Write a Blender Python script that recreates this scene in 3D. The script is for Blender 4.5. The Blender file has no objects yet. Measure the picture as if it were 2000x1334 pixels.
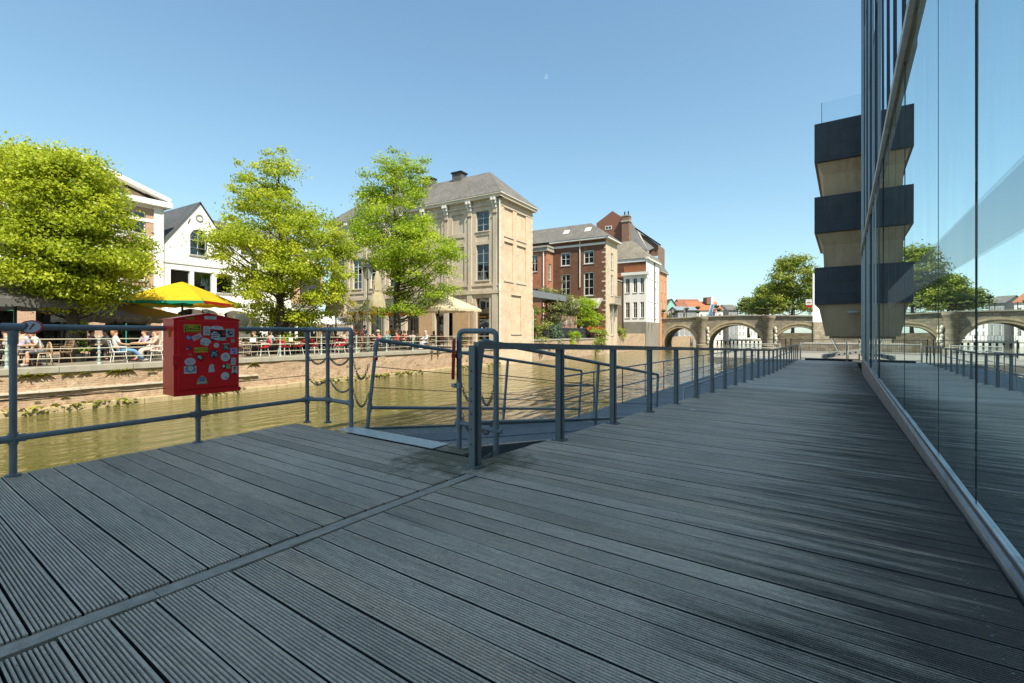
import bpy, math, random
import numpy as np
from mathutils import Vector, Matrix
random.seed(7); R=math.radians
sc=bpy.context.scene; COL=sc.collection
CAMZ=1.15; F=920.0; HV=652.0
def frame(ox,oy,oz,dx,dy):
    l=math.hypot(dx,dy); dx/=l; dy/=l
    return Matrix(((dx,-dy,0,ox),(dy,dx,0,oy),(0,0,1,oz),(0,0,0,1)))
WM=frame(0,0,0,.577,.8167)            # walkway frame: along the glass front / across to the canal
BM=frame(-16.7,15.3,0,.515,.857)      # far bank frame: along the quay / away from the water
GM=frame(28.5,92,0,.857,-.515)        # bridge frame
ID=Matrix.Identity(4)
def T(x,y,z=0,rz=0): return Matrix.Translation((x,y,z))@Matrix.Rotation(rz,4,'Z')
def bank_a(u,b):                      # place along the quay, at offset b, seen in the photo's column u
    r=(u-1000)/F; o=BM@Vector((0,b,0)); return (r*o.y-o.x)/(.515-.857*r)
# ------------------------------------------------------------------ mesh builder
class MB:
    def __init__(s,M=None): s.v=[];s.f=[];s.uv=[];s.mi=[];s.M=M;s.cur=0;s.tint=None;s.tv=[]
    def p(s,*pts):
        i=len(s.v)
        for q in pts:
            q=Vector(q); s.v.append(tuple(s.M@q if s.M else q))
        return i
    def face(s,idx,uv=None):
        s.f.append(tuple(idx)); s.uv.append(uv or [(0,0)]*len(idx)); s.mi.append(s.cur); s.tv.append(s.tint if s.tint is not None else .5)
    def quad(s,a,b,c,d,uv=None):
        i=s.p(a,b,c,d)
        if uv is None:
            A,B,D=Vector(a),Vector(b),Vector(d); w=(B-A).length; h=(D-A).length; uv=[(0,0),(w,0),(w,h),(0,h)]
        s.face((i,i+1,i+2,i+3),uv)
    def poly(s,pts,uv=None):
        i=s.p(*pts); s.face(range(i,i+len(pts)),uv)
    def box(s,x0,x1,y0,y1,z0,z1):
        P=[(x,y,z) for z in (z0,z1) for y in (y0,y1) for x in (x0,x1)]
        i=s.p(*P)
        for q,(a,b) in (((0,2,3,1),(0,1)),((4,5,7,6),(0,1)),((0,1,5,4),(0,2)),((3,2,6,7),(0,2)),((2,0,4,6),(1,2)),((1,3,7,5),(1,2))):
            s.face([i+k for k in q],[(P[k][a],P[k][b]) for k in q])
    def cbox(s,c,sx,sy,sz): s.box(c[0]-sx/2,c[0]+sx/2,c[1]-sy/2,c[1]+sy/2,c[2]-sz/2,c[2]+sz/2)
    def bar(s,a,b,w,h,up=(0,0,1)):     # rectangular bar from a to b
        a,b=Vector(a),Vector(b); d=(b-a).normalized(); u=Vector(up); x=d.cross(u)
        if x.length<1e-4: x=d.cross(Vector((1,0,0)))
        x.normalize(); y=x.cross(d); x*=w/2; y*=h/2
        A=[a-x-y,a+x-y,a+x+y,a-x+y]; B=[q+(b-a) for q in A]; L=(b-a).length
        i=s.p(*A,*B)
        for k in range(4):
            l=(k+1)%4; s.face((i+k,i+l,i+4+l,i+4+k),[(0,0),(w if k%2==0 else h,0),(w if k%2==0 else h,L),(0,L)])
        s.face((i+3,i+2,i+1,i)); s.face((i+4,i+5,i+6,i+7))
    def tube(s,pts,r,n=8,cap=True,rs=None):
        pts=[Vector(q) for q in pts]; N=len(pts); rings=[]
        t0=(pts[1]-pts[0]).normalized(); u=t0.orthogonal().normalized()
        for k in range(N):
            t=((pts[min(k+1,N-1)]-pts[k]).normalized()+(pts[k]-pts[max(k-1,0)]).normalized())
            if t.length<1e-6: t=t0.copy()
            t.normalize(); u=(u-t*u.dot(t)); u=u.normalized() if u.length>1e-6 else t.orthogonal().normalized(); w=t.cross(u)
            rr=rs[k] if rs else r
            # widen at a bend so that the tube keeps its thickness
            c=1.0
            if 0<k<N-1:
                c=1/max(.55,math.cos((pts[k+1]-pts[k]).angle(pts[k]-pts[k-1])/2))
            rings.append(s.p(*[pts[k]+(u*math.cos(2*math.pi*j/n)+w*math.sin(2*math.pi*j/n))*rr*(1+(c-1)*.5) for j in range(n)]))
        for k in range(N-1):
            for j in range(n):
                l=(j+1)%n; s.face((rings[k]+j,rings[k]+l,rings[k+1]+l,rings[k+1]+j),[(j/n,k),((j+1)/n,k),((j+1)/n,k+1),(j/n,k+1)])
        if cap:
            s.face([rings[0]+j for j in range(n)][::-1]); s.face([rings[-1]+j for j in range(n)])
    def lathe(s,prof,n=12,c=(0,0,0),sx=1,sy=1):   # prof: (r,z)
        rings=[s.p(*[(c[0]+r*sx*math.cos(2*math.pi*j/n),c[1]+r*sy*math.sin(2*math.pi*j/n),c[2]+z) for j in range(n)]) for r,z in prof]
        for k in range(len(rings)-1):
            for j in range(n):
                l=(j+1)%n; s.face((rings[k]+j,rings[k]+l,rings[k+1]+l,rings[k+1]+j),[(j/n*6,prof[k][1]),((j+1)/n*6,prof[k][1]),((j+1)/n*6,prof[k+1][1]),(j/n*6,prof[k+1][1])])
        if prof[0][0]>1e-4: s.face([rings[0]+j for j in range(n)][::-1])
        if prof[-1][0]>1e-4: s.face([rings[-1]+j for j in range(n)])
    def prism(s,poly,y0,y1):           # polygon in xz (counter-clockwise seen from -y), extruded along y
        n=len(poly); i=s.p(*[(x,y0,z) for x,z in poly],*[(x,y1,z) for x,z in poly])
        s.face(range(i,i+n),[(x,z) for x,z in poly]); s.face(list(range(i+n,i+2*n))[::-1],[(x,z) for x,z in poly][::-1])
        for k in range(n):
            l=(k+1)%n; L=math.dist(poly[k],poly[l])
            s.face((i+l,i+k,i+n+k,i+n+l),[(y0,0),(y0,L),(y1,L),(y1,0)])
    def sphere(s,c,rx,ry=None,rz=None,n=10,m=6):
        ry=ry or rx; rz=rz or rx
        s.lathe([(max(1e-5,math.sin(math.pi*k/m)),-math.cos(math.pi*k/m)*rz) for k in range(m+1)],n,c,rx,ry)
    def torus(s,c,M,R0,r,n=10,m=5,sx=1):
        rings=[]
        for k in range(n):
            a=2*math.pi*k/n; ring=[]
            for j in range(m):
                b=2*math.pi*j/m; q=Vector((math.cos(a)*(R0+r*math.cos(b))*sx,math.sin(a)*(R0+r*math.cos(b)),r*math.sin(b))); ring.append(Vector(c)+M@q)
            rings.append(s.p(*ring))
        for k in range(n):
            for j in range(m):
                l=(j+1)%m; o=(k+1)%n; s.face((rings[k]+j,rings[o]+j,rings[o]+l,rings[k]+l))
    def build(s,name,mats,parent=None,smooth=False,M=None,**tags):
        me=bpy.data.meshes.new(name); me.from_pydata(s.v,[],s.f)
        if not isinstance(mats,(list,tuple)): mats=[mats]
        for m in mats: me.materials.append(m)
        uvl=me.uv_layers.new(name='UVMap'); flat=np.array([c for f in s.uv for p in f for c in p],dtype=np.float32); uvl.data.foreach_set('uv',flat)
        if len(mats)>1: me.polygons.foreach_set('material_index',np.array(s.mi,dtype=np.int32))
        if any(t!=.5 for t in s.tv):
            at=me.attributes.new('tint','FLOAT','FACE'); at.data.foreach_set('value',np.array(s.tv,dtype=np.float32))
        if smooth: me.polygons.foreach_set('use_smooth',np.ones(len(s.f),dtype=bool))
        me.update()
        if smooth=='auto': me.set_sharp_from_angle(angle=R(40))
        o=bpy.data.objects.new(name,me); COL.objects.link(o)
        if parent: o.parent=parent
        if M is not None: o.matrix_local=M
        for k,v in tags.items():
            if v: o[k]=v
        return o
def thing(name,label,cat,M=ID,group=None):
    o=bpy.data.objects.new(name,None); COL.objects.link(o); o.matrix_local=M; o.empty_display_size=.2
    o['label']=label; o['category']=cat
    if group: o['group']=group
    return o
KIDS={}
def dup(root,M,label=None,group=None):
    r=root.copy(); COL.objects.link(r); r.matrix_local=M
    if label: r['label']=label
    if group: r['group']=group
    for ch in root.children:
        c=ch.copy(); COL.objects.link(c); c.parent=r; c.matrix_local=ch.matrix_local.copy()
        for g in ch.children:
            d=g.copy(); COL.objects.link(d); d.parent=c; d.matrix_local=g.matrix_local.copy()
    return r
def letters(cu,name,par,M):
    t=bpy.data.objects.new('tmp',cu); COL.objects.link(t); dg=bpy.context.evaluated_depsgraph_get(); me=bpy.data.meshes.new_from_object(t.evaluated_get(dg)); bpy.data.objects.remove(t)
    o=bpy.data.objects.new(name,me); COL.objects.link(o); o.parent=par; o.matrix_local=M; return o
# ------------------------------------------------------------------ materials
def NT(name):
    m=bpy.data.materials.new(name); m.use_nodes=True; nt=m.node_tree; nt.nodes.clear()
    out=nt.nodes.new('ShaderNodeOutputMaterial'); b=nt.nodes.new('ShaderNodeBsdfPrincipled'); nt.links.new(b.outputs[0],out.inputs[0])
    return m,nt,b,out
def nd(nt,typ,**kw):
    n=nt.nodes.new('ShaderNode'+typ)
    for k,v in kw.items():
        if isinstance(v,bpy.types.NodeSocket): nt.links.new(v,n.inputs[k])
        elif k in n.inputs: n.inputs[k].default_value=v
        else: setattr(n,k,v)
    return n
def c4(c): return (c[0],c[1],c[2],1)
def mixc(nt,fac,a,b,mode='MIX'):
    n=nt.nodes.new('ShaderNodeMix'); n.data_type='RGBA'; n.blend_type=mode
    for k,v in ((0,fac),(6,a),(7,b)):
        if isinstance(v,bpy.types.NodeSocket): nt.links.new(v,n.inputs[k])
        else: n.inputs[k].default_value=v if k==0 else c4(v)
    return n.outputs[2]
def ramp(nt,x,pts):
    n=nt.nodes.new('ShaderNodeValToRGB'); nt.links.new(x,n.inputs[0]); e=n.color_ramp.elements
    while len(e)<len(pts): e.new(.5)
    for k,(p,c) in enumerate(pts): e[k].position=p; e[k].color=c4(c) if not isinstance(c,(int,float)) else (c,c,c,1)
    return n.outputs[0]
def noise(nt,vec,scale,detail=4,rough=.6):
    n=nd(nt,'TexNoise',Scale=scale,Detail=detail,Roughness=rough); nt.links.new(vec,n.inputs['Vector']); return n.outputs[0]
def mapping(nt,vec,scale=(1,1,1)):
    n=nt.nodes.new('ShaderNodeMapping'); nt.links.new(vec,n.inputs[0]); n.inputs['Scale'].default_value=scale; return n.outputs[0]
def bump(nt,b,h,strength,dist=.02):
    n=nd(nt,'Bump',Strength=strength,Distance=dist); nt.links.new(h,n.inputs['Height']); nt.links.new(n.outputs[0],b.inputs['Normal'])
def obc(nt): return nt.nodes.new('ShaderNodeTexCoord').outputs['Object']
def uvc(nt): return nt.nodes.new('ShaderNodeTexCoord').outputs['UV']
def plain(name,col,rough=.6,metal=0,var=.18,scale=5,bmp=0,spec=.4,dirt=None,trans=0):
    m,nt,b,o=NT(name); v=obc(nt); n=noise(nt,v,scale,5,.65); n2=noise(nt,v,scale*9,3,.7)
    lo=[c*(1-var) for c in col]; hi=[min(1,c*(1+var)) for c in col]
    c=ramp(nt,n,[(.3,lo),(.7,hi)])
    c=mixc(nt,.35,c,ramp(nt,n2,[(.3,lo),(.7,hi)]))
    if dirt:
        d=noise(nt,mapping(nt,v,(1,1,.25)),scale*.6,6,.7); c=mixc(nt,ramp(nt,d,[(.5,0),(.75,.75)]),c,dirt)
    nt.links.new(c,b.inputs['Base Color']); b.inputs['Metallic'].default_value=metal; b.inputs['Specular IOR Level'].default_value=spec
    r=nd(nt,'MapRange'); nt.links.new(n2,r.inputs[0]); r.inputs[3].default_value=max(.02,rough-.1); r.inputs[4].default_value=min(1,rough+.1); nt.links.new(r.outputs[0],b.inputs['Roughness'])
    if bmp: bump(nt,b,n2,bmp,.01)
    if trans:
        tr=nd(nt,'BsdfTranslucent'); nt.links.new(c,tr.inputs[0]); mx=nd(nt,'MixShader',Fac=trans); nt.links.new(b.outputs[0],mx.inputs[1]); nt.links.new(tr.outputs[0],mx.inputs[2]); nt.links.new(mx.outputs[0],o.inputs[0])
    return m
def brick(name,c1,c2,mortar,bw=.22,bh=.07,ms=.012,stain=None,stain2=None,bmp=.35,big=.5,paint=None):
    m,nt,b,o=NT(name); uv=uvc(nt); v=obc(nt)
    t=nd(nt,'TexBrick',Scale=1.0,Color1=c4(c1),Color2=c4(c2),Mortar=c4(mortar)); t.inputs['Brick Width'].default_value=bw; t.inputs['Row Height'].default_value=bh; t.inputs['Mortar Size'].default_value=ms; t.inputs['Bias'].default_value=-.1; t.inputs['Mortar Smooth'].default_value=.25
    w=noise(nt,uv,9,3,.5); ad=nd(nt,'VectorMath',operation='SCALE'); nt.links.new(nd(nt,'TexNoise',Scale=4.0).outputs[1],ad.inputs[0]); 
    nt.links.new(uv,t.inputs['Vector'])
    c=t.outputs[0]; n=noise(nt,v,big,6,.68); n3=noise(nt,v,big*14,4,.7)
    c=mixc(nt,.5,c,mixc(nt,1,c,ramp(nt,n3,[(.25,(.55,.55,.55)),(.75,(1.25,1.2,1.15))]),'MULTIPLY'))
    if stain: c=mixc(nt,ramp(nt,n,[(.5,0),(.72,.55)]),c,stain)
    if stain2: c=mixc(nt,ramp(nt,noise(nt,v,big*2.3,6,.7),[(.55,0),(.7,.9)]),c,stain2)
    if paint: c=mixc(nt,ramp(nt,noise(nt,v,big*1.7,7,.75),[(.40,.8),(.62,.05)]),c,paint)
    nt.links.new(c,b.inputs['Base Color']); b.inputs['Roughness'].default_value=.88; b.inputs['Specular IOR Level'].default_value=.2
    h=mixc(nt,.4,t.outputs[1],n3); h2=nd(nt,'Invert',Fac=1.0); nt.links.new(h,h2.inputs[1]); bump(nt,b,h2.outputs[0],bmp,.015)
    return m
def slate(name,c1,c2,bw=.22,bh=.16):
    m,nt,b,o=NT(name); uv=uvc(nt); v=obc(nt)
    t=nd(nt,'TexBrick',Scale=1.0,Color1=c4(c1),Color2=c4(c2),Mortar=c4([q*.35 for q in c1])); t.inputs['Brick Width'].default_value=bw; t.inputs['Row Height'].default_value=bh; t.inputs['Mortar Size'].default_value=.012
    nt.links.new(uv,t.inputs['Vector']); n=noise(nt,v,.7,6,.7)
    c=mixc(nt,.7,t.outputs[0],mixc(nt,1,t.outputs[0],ramp(nt,n,[(.3,(.6,.6,.58)),(.7,(1.35,1.3,1.2))]),'MULTIPLY'))
    nt.links.new(c,b.inputs['Base Color']); b.inputs['Roughness'].default_value=.7; bump(nt,b,t.outputs[1],-.5,.02); return m
def leafm(name,lo,mid,hi,trans=.45):
    m,nt,b,o=NT(name); a=nd(nt,'Attribute',attribute_name='tint'); n=noise(nt,obc(nt),.55,3,.6)
    mx=nd(nt,'Math',operation='ADD'); nt.links.new(a.outputs[2],mx.inputs[0]); s=nd(nt,'Math',operation='MULTIPLY_ADD'); nt.links.new(n,s.inputs[0]); s.inputs[1].default_value=1.0; s.inputs[2].default_value=-.5; nt.links.new(s.outputs[0],mx.inputs[1])
    c=ramp(nt,mx.outputs[0],[(.12,lo),(.5,mid),(.9,hi)]); nt.links.new(c,b.inputs['Base Color']); b.inputs['Roughness'].default_value=.5; b.inputs['Specular IOR Level'].default_value=.35
    tr=nd(nt,'BsdfTranslucent'); nt.links.new(mixc(nt,.55,c,hi),tr.inputs[0]); x=nd(nt,'MixShader',Fac=trans); nt.links.new(b.outputs[0],x.inputs[1]); nt.links.new(tr.outputs[0],x.inputs[2]); nt.links.new(x.outputs[0],o.inputs[0]); return m
def glassm(name,tint,ior,refl=(.9,.95,.95),dirt=.0):
    m,nt,b,o=NT(name); nt.nodes.remove(b)
    g=nd(nt,'BsdfGlossy',Color=c4(refl),Roughness=0.0); t=nd(nt,'BsdfTransparent',Color=c4(tint)); f=nd(nt,'Fresnel',IOR=ior); x=nd(nt,'MixShader')
    nt.links.new(f.outputs[0],x.inputs[0]); nt.links.new(t.outputs[0],x.inputs[1]); nt.links.new(g.outputs[0],x.inputs[2]); nt.links.new(x.outputs[0],o.inputs[0])
    if dirt:
        d=nd(nt,'BsdfDiffuse',Color=(.5,.52,.5,1)); y=nd(nt,'MixShader'); fc=ramp(nt,noise(nt,mapping(nt,obc(nt),(1,1,.2)),1.6,7,.75),[(.35,0.0),(.8,dirt)]); nt.links.new(fc,y.inputs[0]); nt.links.new(x.outputs[0],y.inputs[1]); nt.links.new(d.outputs[0],y.inputs[2]); nt.links.new(y.outputs[0],o.inputs[0])
    return m
m_steel=plain('painted_steel',(.19,.225,.25),.42,0,.16,6,.12,.5,(.13,.10,.075))
m_flat=plain('flat_steel',(.165,.185,.195),.45,0,.2,5,.15,.5,(.12,.11,.09))
m_galv=plain('galvanised',(.36,.38,.40),.4,.7,.25,20,.1)
m_alu=plain('aluminium_tread',(.32,.33,.335),.45,.5,.2,12,.1)
m_chain=plain('chain_steel',(.22,.21,.20),.4,.8,.3,30)
m_red=plain('red_box_paint',(.82,.012,.016),.32,0,.14,6,.04,.5)
m_redplastic=plain('red_plastic',(.42,.02,.022),.4)
m_white=plain('white_paint',(.74,.72,.68),.6,0,.08,3,.05,.4,(.6,.57,.5))
m_offwhite=plain('off_white_render',(.66,.64,.60),.85,0,.06,2,.06,.2,(.52,.49,.43))
m_cream=plain('cream_render',(.52,.435,.335),.85,0,.07,1.5,.06,.2,(.30,.23,.16))
m_stone=plain('grey_stone',(.34,.31,.26),.85,0,.2,3,.25,.2,(.16,.15,.11))
m_coping=plain('coping_stone',(.33,.30,.24),.85,0,.18,2.5,.25,.2,(.22,.20,.13))
m_dark=plain('dark_interior',(.02,.02,.022),.6)
m_black=plain('black_metal',(.018,.019,.02),.4,.3)
m_wood=plain('varnished_wood',(.32,.17,.07),.5,0,.3,9)
m_oak=plain('pale_oak',(.42,.30,.17),.55,0,.2,8)
m_bark=plain('bark',(.075,.058,.042),.9,0,.35,9,.6)
m_concrete=plain('concrete',(.52,.375,.235),.85,0,.13,1.2,.15,.2,(.24,.18,.12))
m_pane=glassm('window_glass',(.30,.34,.36),1.9)
m_mint=plain('mint_cast_iron',(.30,.36,.32),.5,0,.15,9,.1)
m_railcream=plain('cream_rail',(.46,.41,.31),.5,0,.15,9)
def pm(n,c,r=.6): return plain(n,c,r,0,.1,6)
# ================================================================== SETTING: near side deck
def deck_z(s):
    if s<3.1: return 0.0
    if s<24: return -.030*(s-3.1)
    return -.627
def wood_deck():
    m,nt,b,o=NT('weathered_decking'); v=obc(nt); a=nd(nt,'Attribute',attribute_name='tint')
    g=noise(nt,mapping(nt,v,(26,1.6,26)),3,5,.7); big=noise(nt,v,.55,6,.65); fine=noise(nt,v,42,3,.7)
    c=ramp(nt,a.outputs[2],[(.0,(.47,.375,.295)),(.45,(.61,.49,.395)),(.8,(.69,.56,.46)),(1,(.66,.505,.385))])
    c=mixc(nt,.75,c,mixc(nt,1,c,ramp(nt,g,[(.25,(.55,.55,.56)),(.72,(1.35,1.33,1.3))]),'MULTIPLY'))
    c=mixc(nt,.6,c,mixc(nt,1,c,ramp(nt,big,[(.3,(.62,.64,.66)),(.7,(1.25,1.24,1.2))]),'MULTIPLY'))
    c=mixc(nt,.4,c,mixc(nt,1,c,ramp(nt,fine,[(.3,(.6,.6,.6)),(.7,(1.3,1.3,1.3))]),'MULTIPLY'))
    sx=nd(nt,'SeparateXYZ'); nt.links.new(v,sx.inputs[0])
    # black algae stain along the foot of the glass front
    st=nd(nt,'MapRange'); nt.links.new(sx.outputs[1],st.inputs[0]); st.inputs[1].default_value=1.5; st.inputs[2].default_value=-.55; st.inputs[3].default_value=-.20; st.inputs[4].default_value=.37
    ad=nd(nt,'Math',operation='ADD'); nt.links.new(st.outputs[0],ad.inputs[0]); nt.links.new(noise(nt,mapping(nt,v,(9,.8,1)),1.0,8,.72),ad.inputs[1])
    c=mixc(nt,ramp(nt,ad.outputs[0],[(.53,0),(.80,.85)]),c,(.022,.022,.022))
    al=noise(nt,mapping(nt,v,(7,.7,1)),.9,8,.72); c=mixc(nt,ramp(nt,al,[(.55,0),(.78,.55)]),c,(.075,.078,.066))
    # moss round the first post of the railing
    dx=nd(nt,'VectorMath',operation='DISTANCE'); nt.links.new(v,dx.inputs[0]); dx.inputs[1].default_value=(3.3,2.9,0)
    ms=nd(nt,'MapRange'); nt.links.new(dx.outputs['Value'],ms.inputs[0]); ms.inputs[1].default_value=1.2; ms.inputs[2].default_value=.1; ms.inputs[3].default_value=-.3; ms.inputs[4].default_value=.35
    ad2=nd(nt,'Math',operation='ADD'); nt.links.new(ms.outputs[0],ad2.inputs[0]); nt.links.new(noise(nt,v,5,6,.7),ad2.inputs[1])
    c=mixc(nt,ramp(nt,ad2.outputs[0],[(.48,0),(.72,.75)]),c,(.085,.082,.035))
    nt.links.new(c,b.inputs['Base Color']); b.inputs['Roughness'].default_value=.62; b.inputs['Specular IOR Level'].default_value=.35; bump(nt,b,g,.25,.004); return m
m_deck=wood_deck(); m_groove=plain('groove_dark',(.036,.032,.030),.9,0,.3,8); m_under=plain('deck_shade_black',(.02,.02,.02),.9)  # the under-deck colour is near black, standing in for shade below the boards
PITCH=.155
def board(mb,s,t0,t1,z0,z1,ridged,wob):
    w=PITCH-.0100; pr=[]
    if ridged:
        n=10; rw=w/n
        for k in range(n):
            x=k*rw; pr+=[(x+.0012,0),(x+rw-.0066,0),(x+rw-.0056,-.0085),(x+rw-.0002,-.0085)]
        pr=[(0,-.03),(0,-.002)]+pr[:-2]+[(w,-.002),(w,-.03)]
    else: pr=[(0,-.03),(0,-.002),(.004,0),(w-.004,0),(w,-.002),(w,-.03)]
    segs=4 if ridged else 1
    rings=[]
    for q in range(segs+1):
        t=t0+(t1-t0)*q/segs; ds=math.sin(q*1.3+wob*9)*.0022 if 0<q<segs else 0; dz=math.sin(q*2.1+wob*5)*.0012
        rings.append(mb.p(*[(s+x+ds,t,z+(z0+(z1-z0)*x/w)+dz) for x,z in pr]))
    for q in range(segs):
        for k in range(len(pr)-1):
            mb.cur=1 if (pr[k][1]<-.003 and pr[k+1][1]<-.003) or (k in(0,len(pr)-2)) else 0; mb.face((rings[q]+k,rings[q]+k+1,rings[q+1]+k+1,rings[q+1]+k))  # groove bottoms and board sides take the darker material
    mb.cur=0
    mb.face([rings[0]+k for k in range(len(pr))]); mb.face([rings[-1]+k for k in range(len(pr))][::-1])
rnd=random.Random(3)
def deck(name,s0,s1,tf0,tf1,mbs,zf,ridge_to):
    mb=MB(); s=s0
    while s<s1-.05:
        mb.tint=min(1,max(0,rnd.gauss(.5,.2))) if rnd.random()>.07 else .98
        if mb.tint==.5: mb.tint=.501
        j=rnd.uniform(-.0015,.0015)
        board(mb,s,tf0(s)+rnd.uniform(-.006,.006),tf1(s)+rnd.uniform(-.012,.012),zf(s)+j,zf(s+PITCH)+j+rnd.uniform(-.001,.001),s<ridge_to,rnd.random())
        s+=PITCH
    return mb.build(name,[m_deck,m_groove],None,False,WM,kind='structure')
right_t=lambda s: 2.432 if s<2.85 else 2.725
deck_r=deck('boardwalk',-4.03,37.5,lambda s:-.62,right_t,None,deck_z,14)
left_t=lambda s:5.43+.075*s+.08
deck_c=deck('landing_corner',3.40,3.72,lambda s:2.98,lambda s:3.34,None,lambda s:.0,99)
deck_l=deck('landing_deck',-4.08,3.4,lambda s:2.56,left_t,None,lambda s:.0,99)
mb=MB()                                        # the plank over the seam between the two decks
for k in range(4):
    a=-4+k*2.4; b2=a+2.396; z=.006
    if b2>2.95: b2=2.95
    mb.tint=.12; mb.box(a,b2,2.452,2.535,-.03,z-.007+rnd.uniform(-.0006,.0006))
    if b2>=2.95: break
mb.build('seam_plank',plain('dark_plank',(.40,.335,.275),.75,0,.35,14,.3),None,False,WM,kind='structure')
mb=MB()
mb.box(-4.1,3.42,2.5,5.5,-.25,-.045); mb.box(-4.1,2.95,-.62,2.5,-.25,-.045)
s=2.95
while s<37.4:
    z=deck_z(s+1.5); mb.box(s,min(s+1.5,37.4),-.62,2.7,z-.3,z-.05); s+=1.5
mb.box(3.8,10.2,2.80,3.0,-1.55,-.40); mb.box(3.42,3.8,2.8,4.95,-1.55,-.06); mb.build('underframe_gap_fill',m_under,None,False,WM,kind='structure')  # black plates added by the ramp, hiding the water as gap shade
mb=MB()                                        # steel edge beams under the deck rims
mb.bar((-4,5.17,-.16),(3.42,5.72,-.16),.05,.2); mb.bar((3.44,2.6,-.16),(3.44,5.72,-.16),.05,.2)
for k in range(12):
    a=3.0+k*3; mb.bar((a,2.76,deck_z(a)-.16),(a+3,2.76,deck_z(a+3)-.16),.05,.2)
for a in (-2,1.2): mb.tube([(a,5.0,-.2),(a,5.0,-3)],.11,10)
for a in range(5,38,4): mb.tube([(a,1.6,deck_z(a)-.35),(a,1.6,-3)],.12,10)
mb.build('deck_edge_beams',m_flat,None,False,WM,kind='structure')
# screws
mb=MB()
for row,(t,ss,se,zf) in enumerate([(2.34,-.6,2.9,0),(1.62,-.6,9,1),(.86,-.6,9,1),(.1,-.6,9,1),(-.46,-.6,9,1),(2.64,-.6,3.3,0),(3.9,-.6,3.3,0),(5.2,-.6,3.3,0)]):
    s=-4.03 if row<5 else -4.08
    while s<se:
        if s>ss:
            for q in (.036,.112):
                x=s+q+rnd.uniform(-.004,.004); y=t+rnd.uniform(-.006,.006); z=(deck_z(x) if zf else 0)+.0015
                i=mb.p(*[(x+0.0048*math.cos(a*math.pi/3),y+.0048*math.sin(a*math.pi/3),z) for a in range(6)]); mb.face(range(i,i+6))
        s+=PITCH
mb.build('deck_screws',plain('screw_head',(.20,.20,.20),.45,.5),None,False,WM,kind='structure')
# litter on the walk
def litter(u,v,lab,col,sz):
    s0=None
    for k in range(400):
        Y=2+k*.08; X=(u-1000)/F*Y; p=WM.inverted()@Vector((X,Y,0)); z=deck_z(p.x); vv=HV+(CAMZ-z)/Y*F
        if vv<=v: break
    mb=MB(); n=7
    i=mb.p(*[(sz*(1+.3*math.sin(j*2.3))*math.cos(j*6.283/n),sz*.7*math.sin(j*6.283/n),.006+.012*abs(math.sin(j*1.7))) for j in range(n)],(0,0,.03))
    for j in range(n): mb.face((i+j,i+(j+1)%n,i+n))
    mb.build('litter_scrap',col,None,True,Matrix.Translation((X,Y,z)),label=lab,category='litter')
litter(1354,803,'larger white paper scrap lying flat on the boardwalk near the fourth railing post',m_white,.055)
litter(1467,758,'small white scrap on the boardwalk, farther along beyond the larger one',m_white,.06)
litter(1672,722,'crumpled white paper with reddish wrapper at the foot of the glass wall',m_white,.1)
# ================================================================== glass-fronted building on the right
m_glass=glassm('facade_glass',(.50,.60,.59),2.1,(.82,.93,.93),.15)
m_fin=plain('mullion_aluminium',(.30,.32,.34),.35,.55,.12,4)
m_findark=plain('mullion_dark',(.03,.04,.07),.35,.3,.12,4)
m_curb=plain('curb_metal',(.64,.64,.63),.42,.3,.2,3,.08,.5,(.22,.21,.19))
m_curb2=plain('curb_brown',(.13,.115,.10),.6,.1,.2,4,.1)
m_curbc=plain('curb_concrete',(.30,.26,.23),.85,0,.2,3,.2,.2,(.18,.15,.12))
m_beam=plain('bronze_beam',(.58,.45,.31),.5,0,.25,4,.1)
m_int=plain('interior_plaster',(.34,.36,.36),.8); m_intf=plain('interior_floor',(.06,.065,.065),.35)
m_mezz=plain('mezzanine_panel',(.62,.66,.70),.6)
m_joint=plain('joint_seal',(.06,.075,.08),.6)
gb=thing('glass_building','tall building with a mirror-like glass wall along the right side of the boardwalk','building',WM)
SA,SB=-9.0,27.2
def ext(mb,prof,s0,s1):   # prof (t,z) swept along s
    n=len(prof); i=mb.p(*[(s0,t,z) for t,z in prof],*[(s1,t,z) for t,z in prof])
    for k in range(n-1): mb.face((i+k,i+k+1,i+n+k+1,i+n+k),[(0,0),(0,.1),(s1-s0,.1),(s1-s0,0)])
    mb.face([i+k for k in range(n)][::-1]); mb.face([i+n+k for k in range(n)])
mb=MB(); mb.box(SA,SB,-.72,-.640,-1.2,.012); mb.build('curb_base',m_curbc,gb)
mb=MB(); mb.box(SA,SB,-.665,-.634,.014,.052); mb.build('sill',m_curb,gb)
mb=MB(); mb.box(SA,SB,-.70,-.650,.054,.088); mb.build('sill_upstand',m_curb2,gb)
mb=MB(); mb.box(SA,SB,-.675,-.645,.090,.102); mb.build('glazing_bead',m_curb,gb)
J=[SA+k*1.45 for k in range(int((SB-SA)/1.45)+1)]
J=[4.02+1.43*k for k in range(-9,17)]+[SB]
J=[SA]+[q for q in J if SA+.5<q<SB-.6]+[SB]
LV=[(.104,4.84),(4.96,9.4),(9.4,13.4),(13.4,17.0)]
for li,(z0,z1) in enumerate(LV):
    for k in range(len(J)-1):
        mb=MB(); x0,x1=J[k]+.008,J[k+1]-.008; tl=-.66+random.uniform(-.003,.003); tr=-.66+random.uniform(-.003,.003); tw=random.uniform(-.012,.012)
        mb.quad((x0,tl,z0),(x1,tr,z0),(x1,tr+tw,z1-.004),(x0,tl+tw,z1-.004)); mb.build('glass_panel',m_glass,gb)
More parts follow.
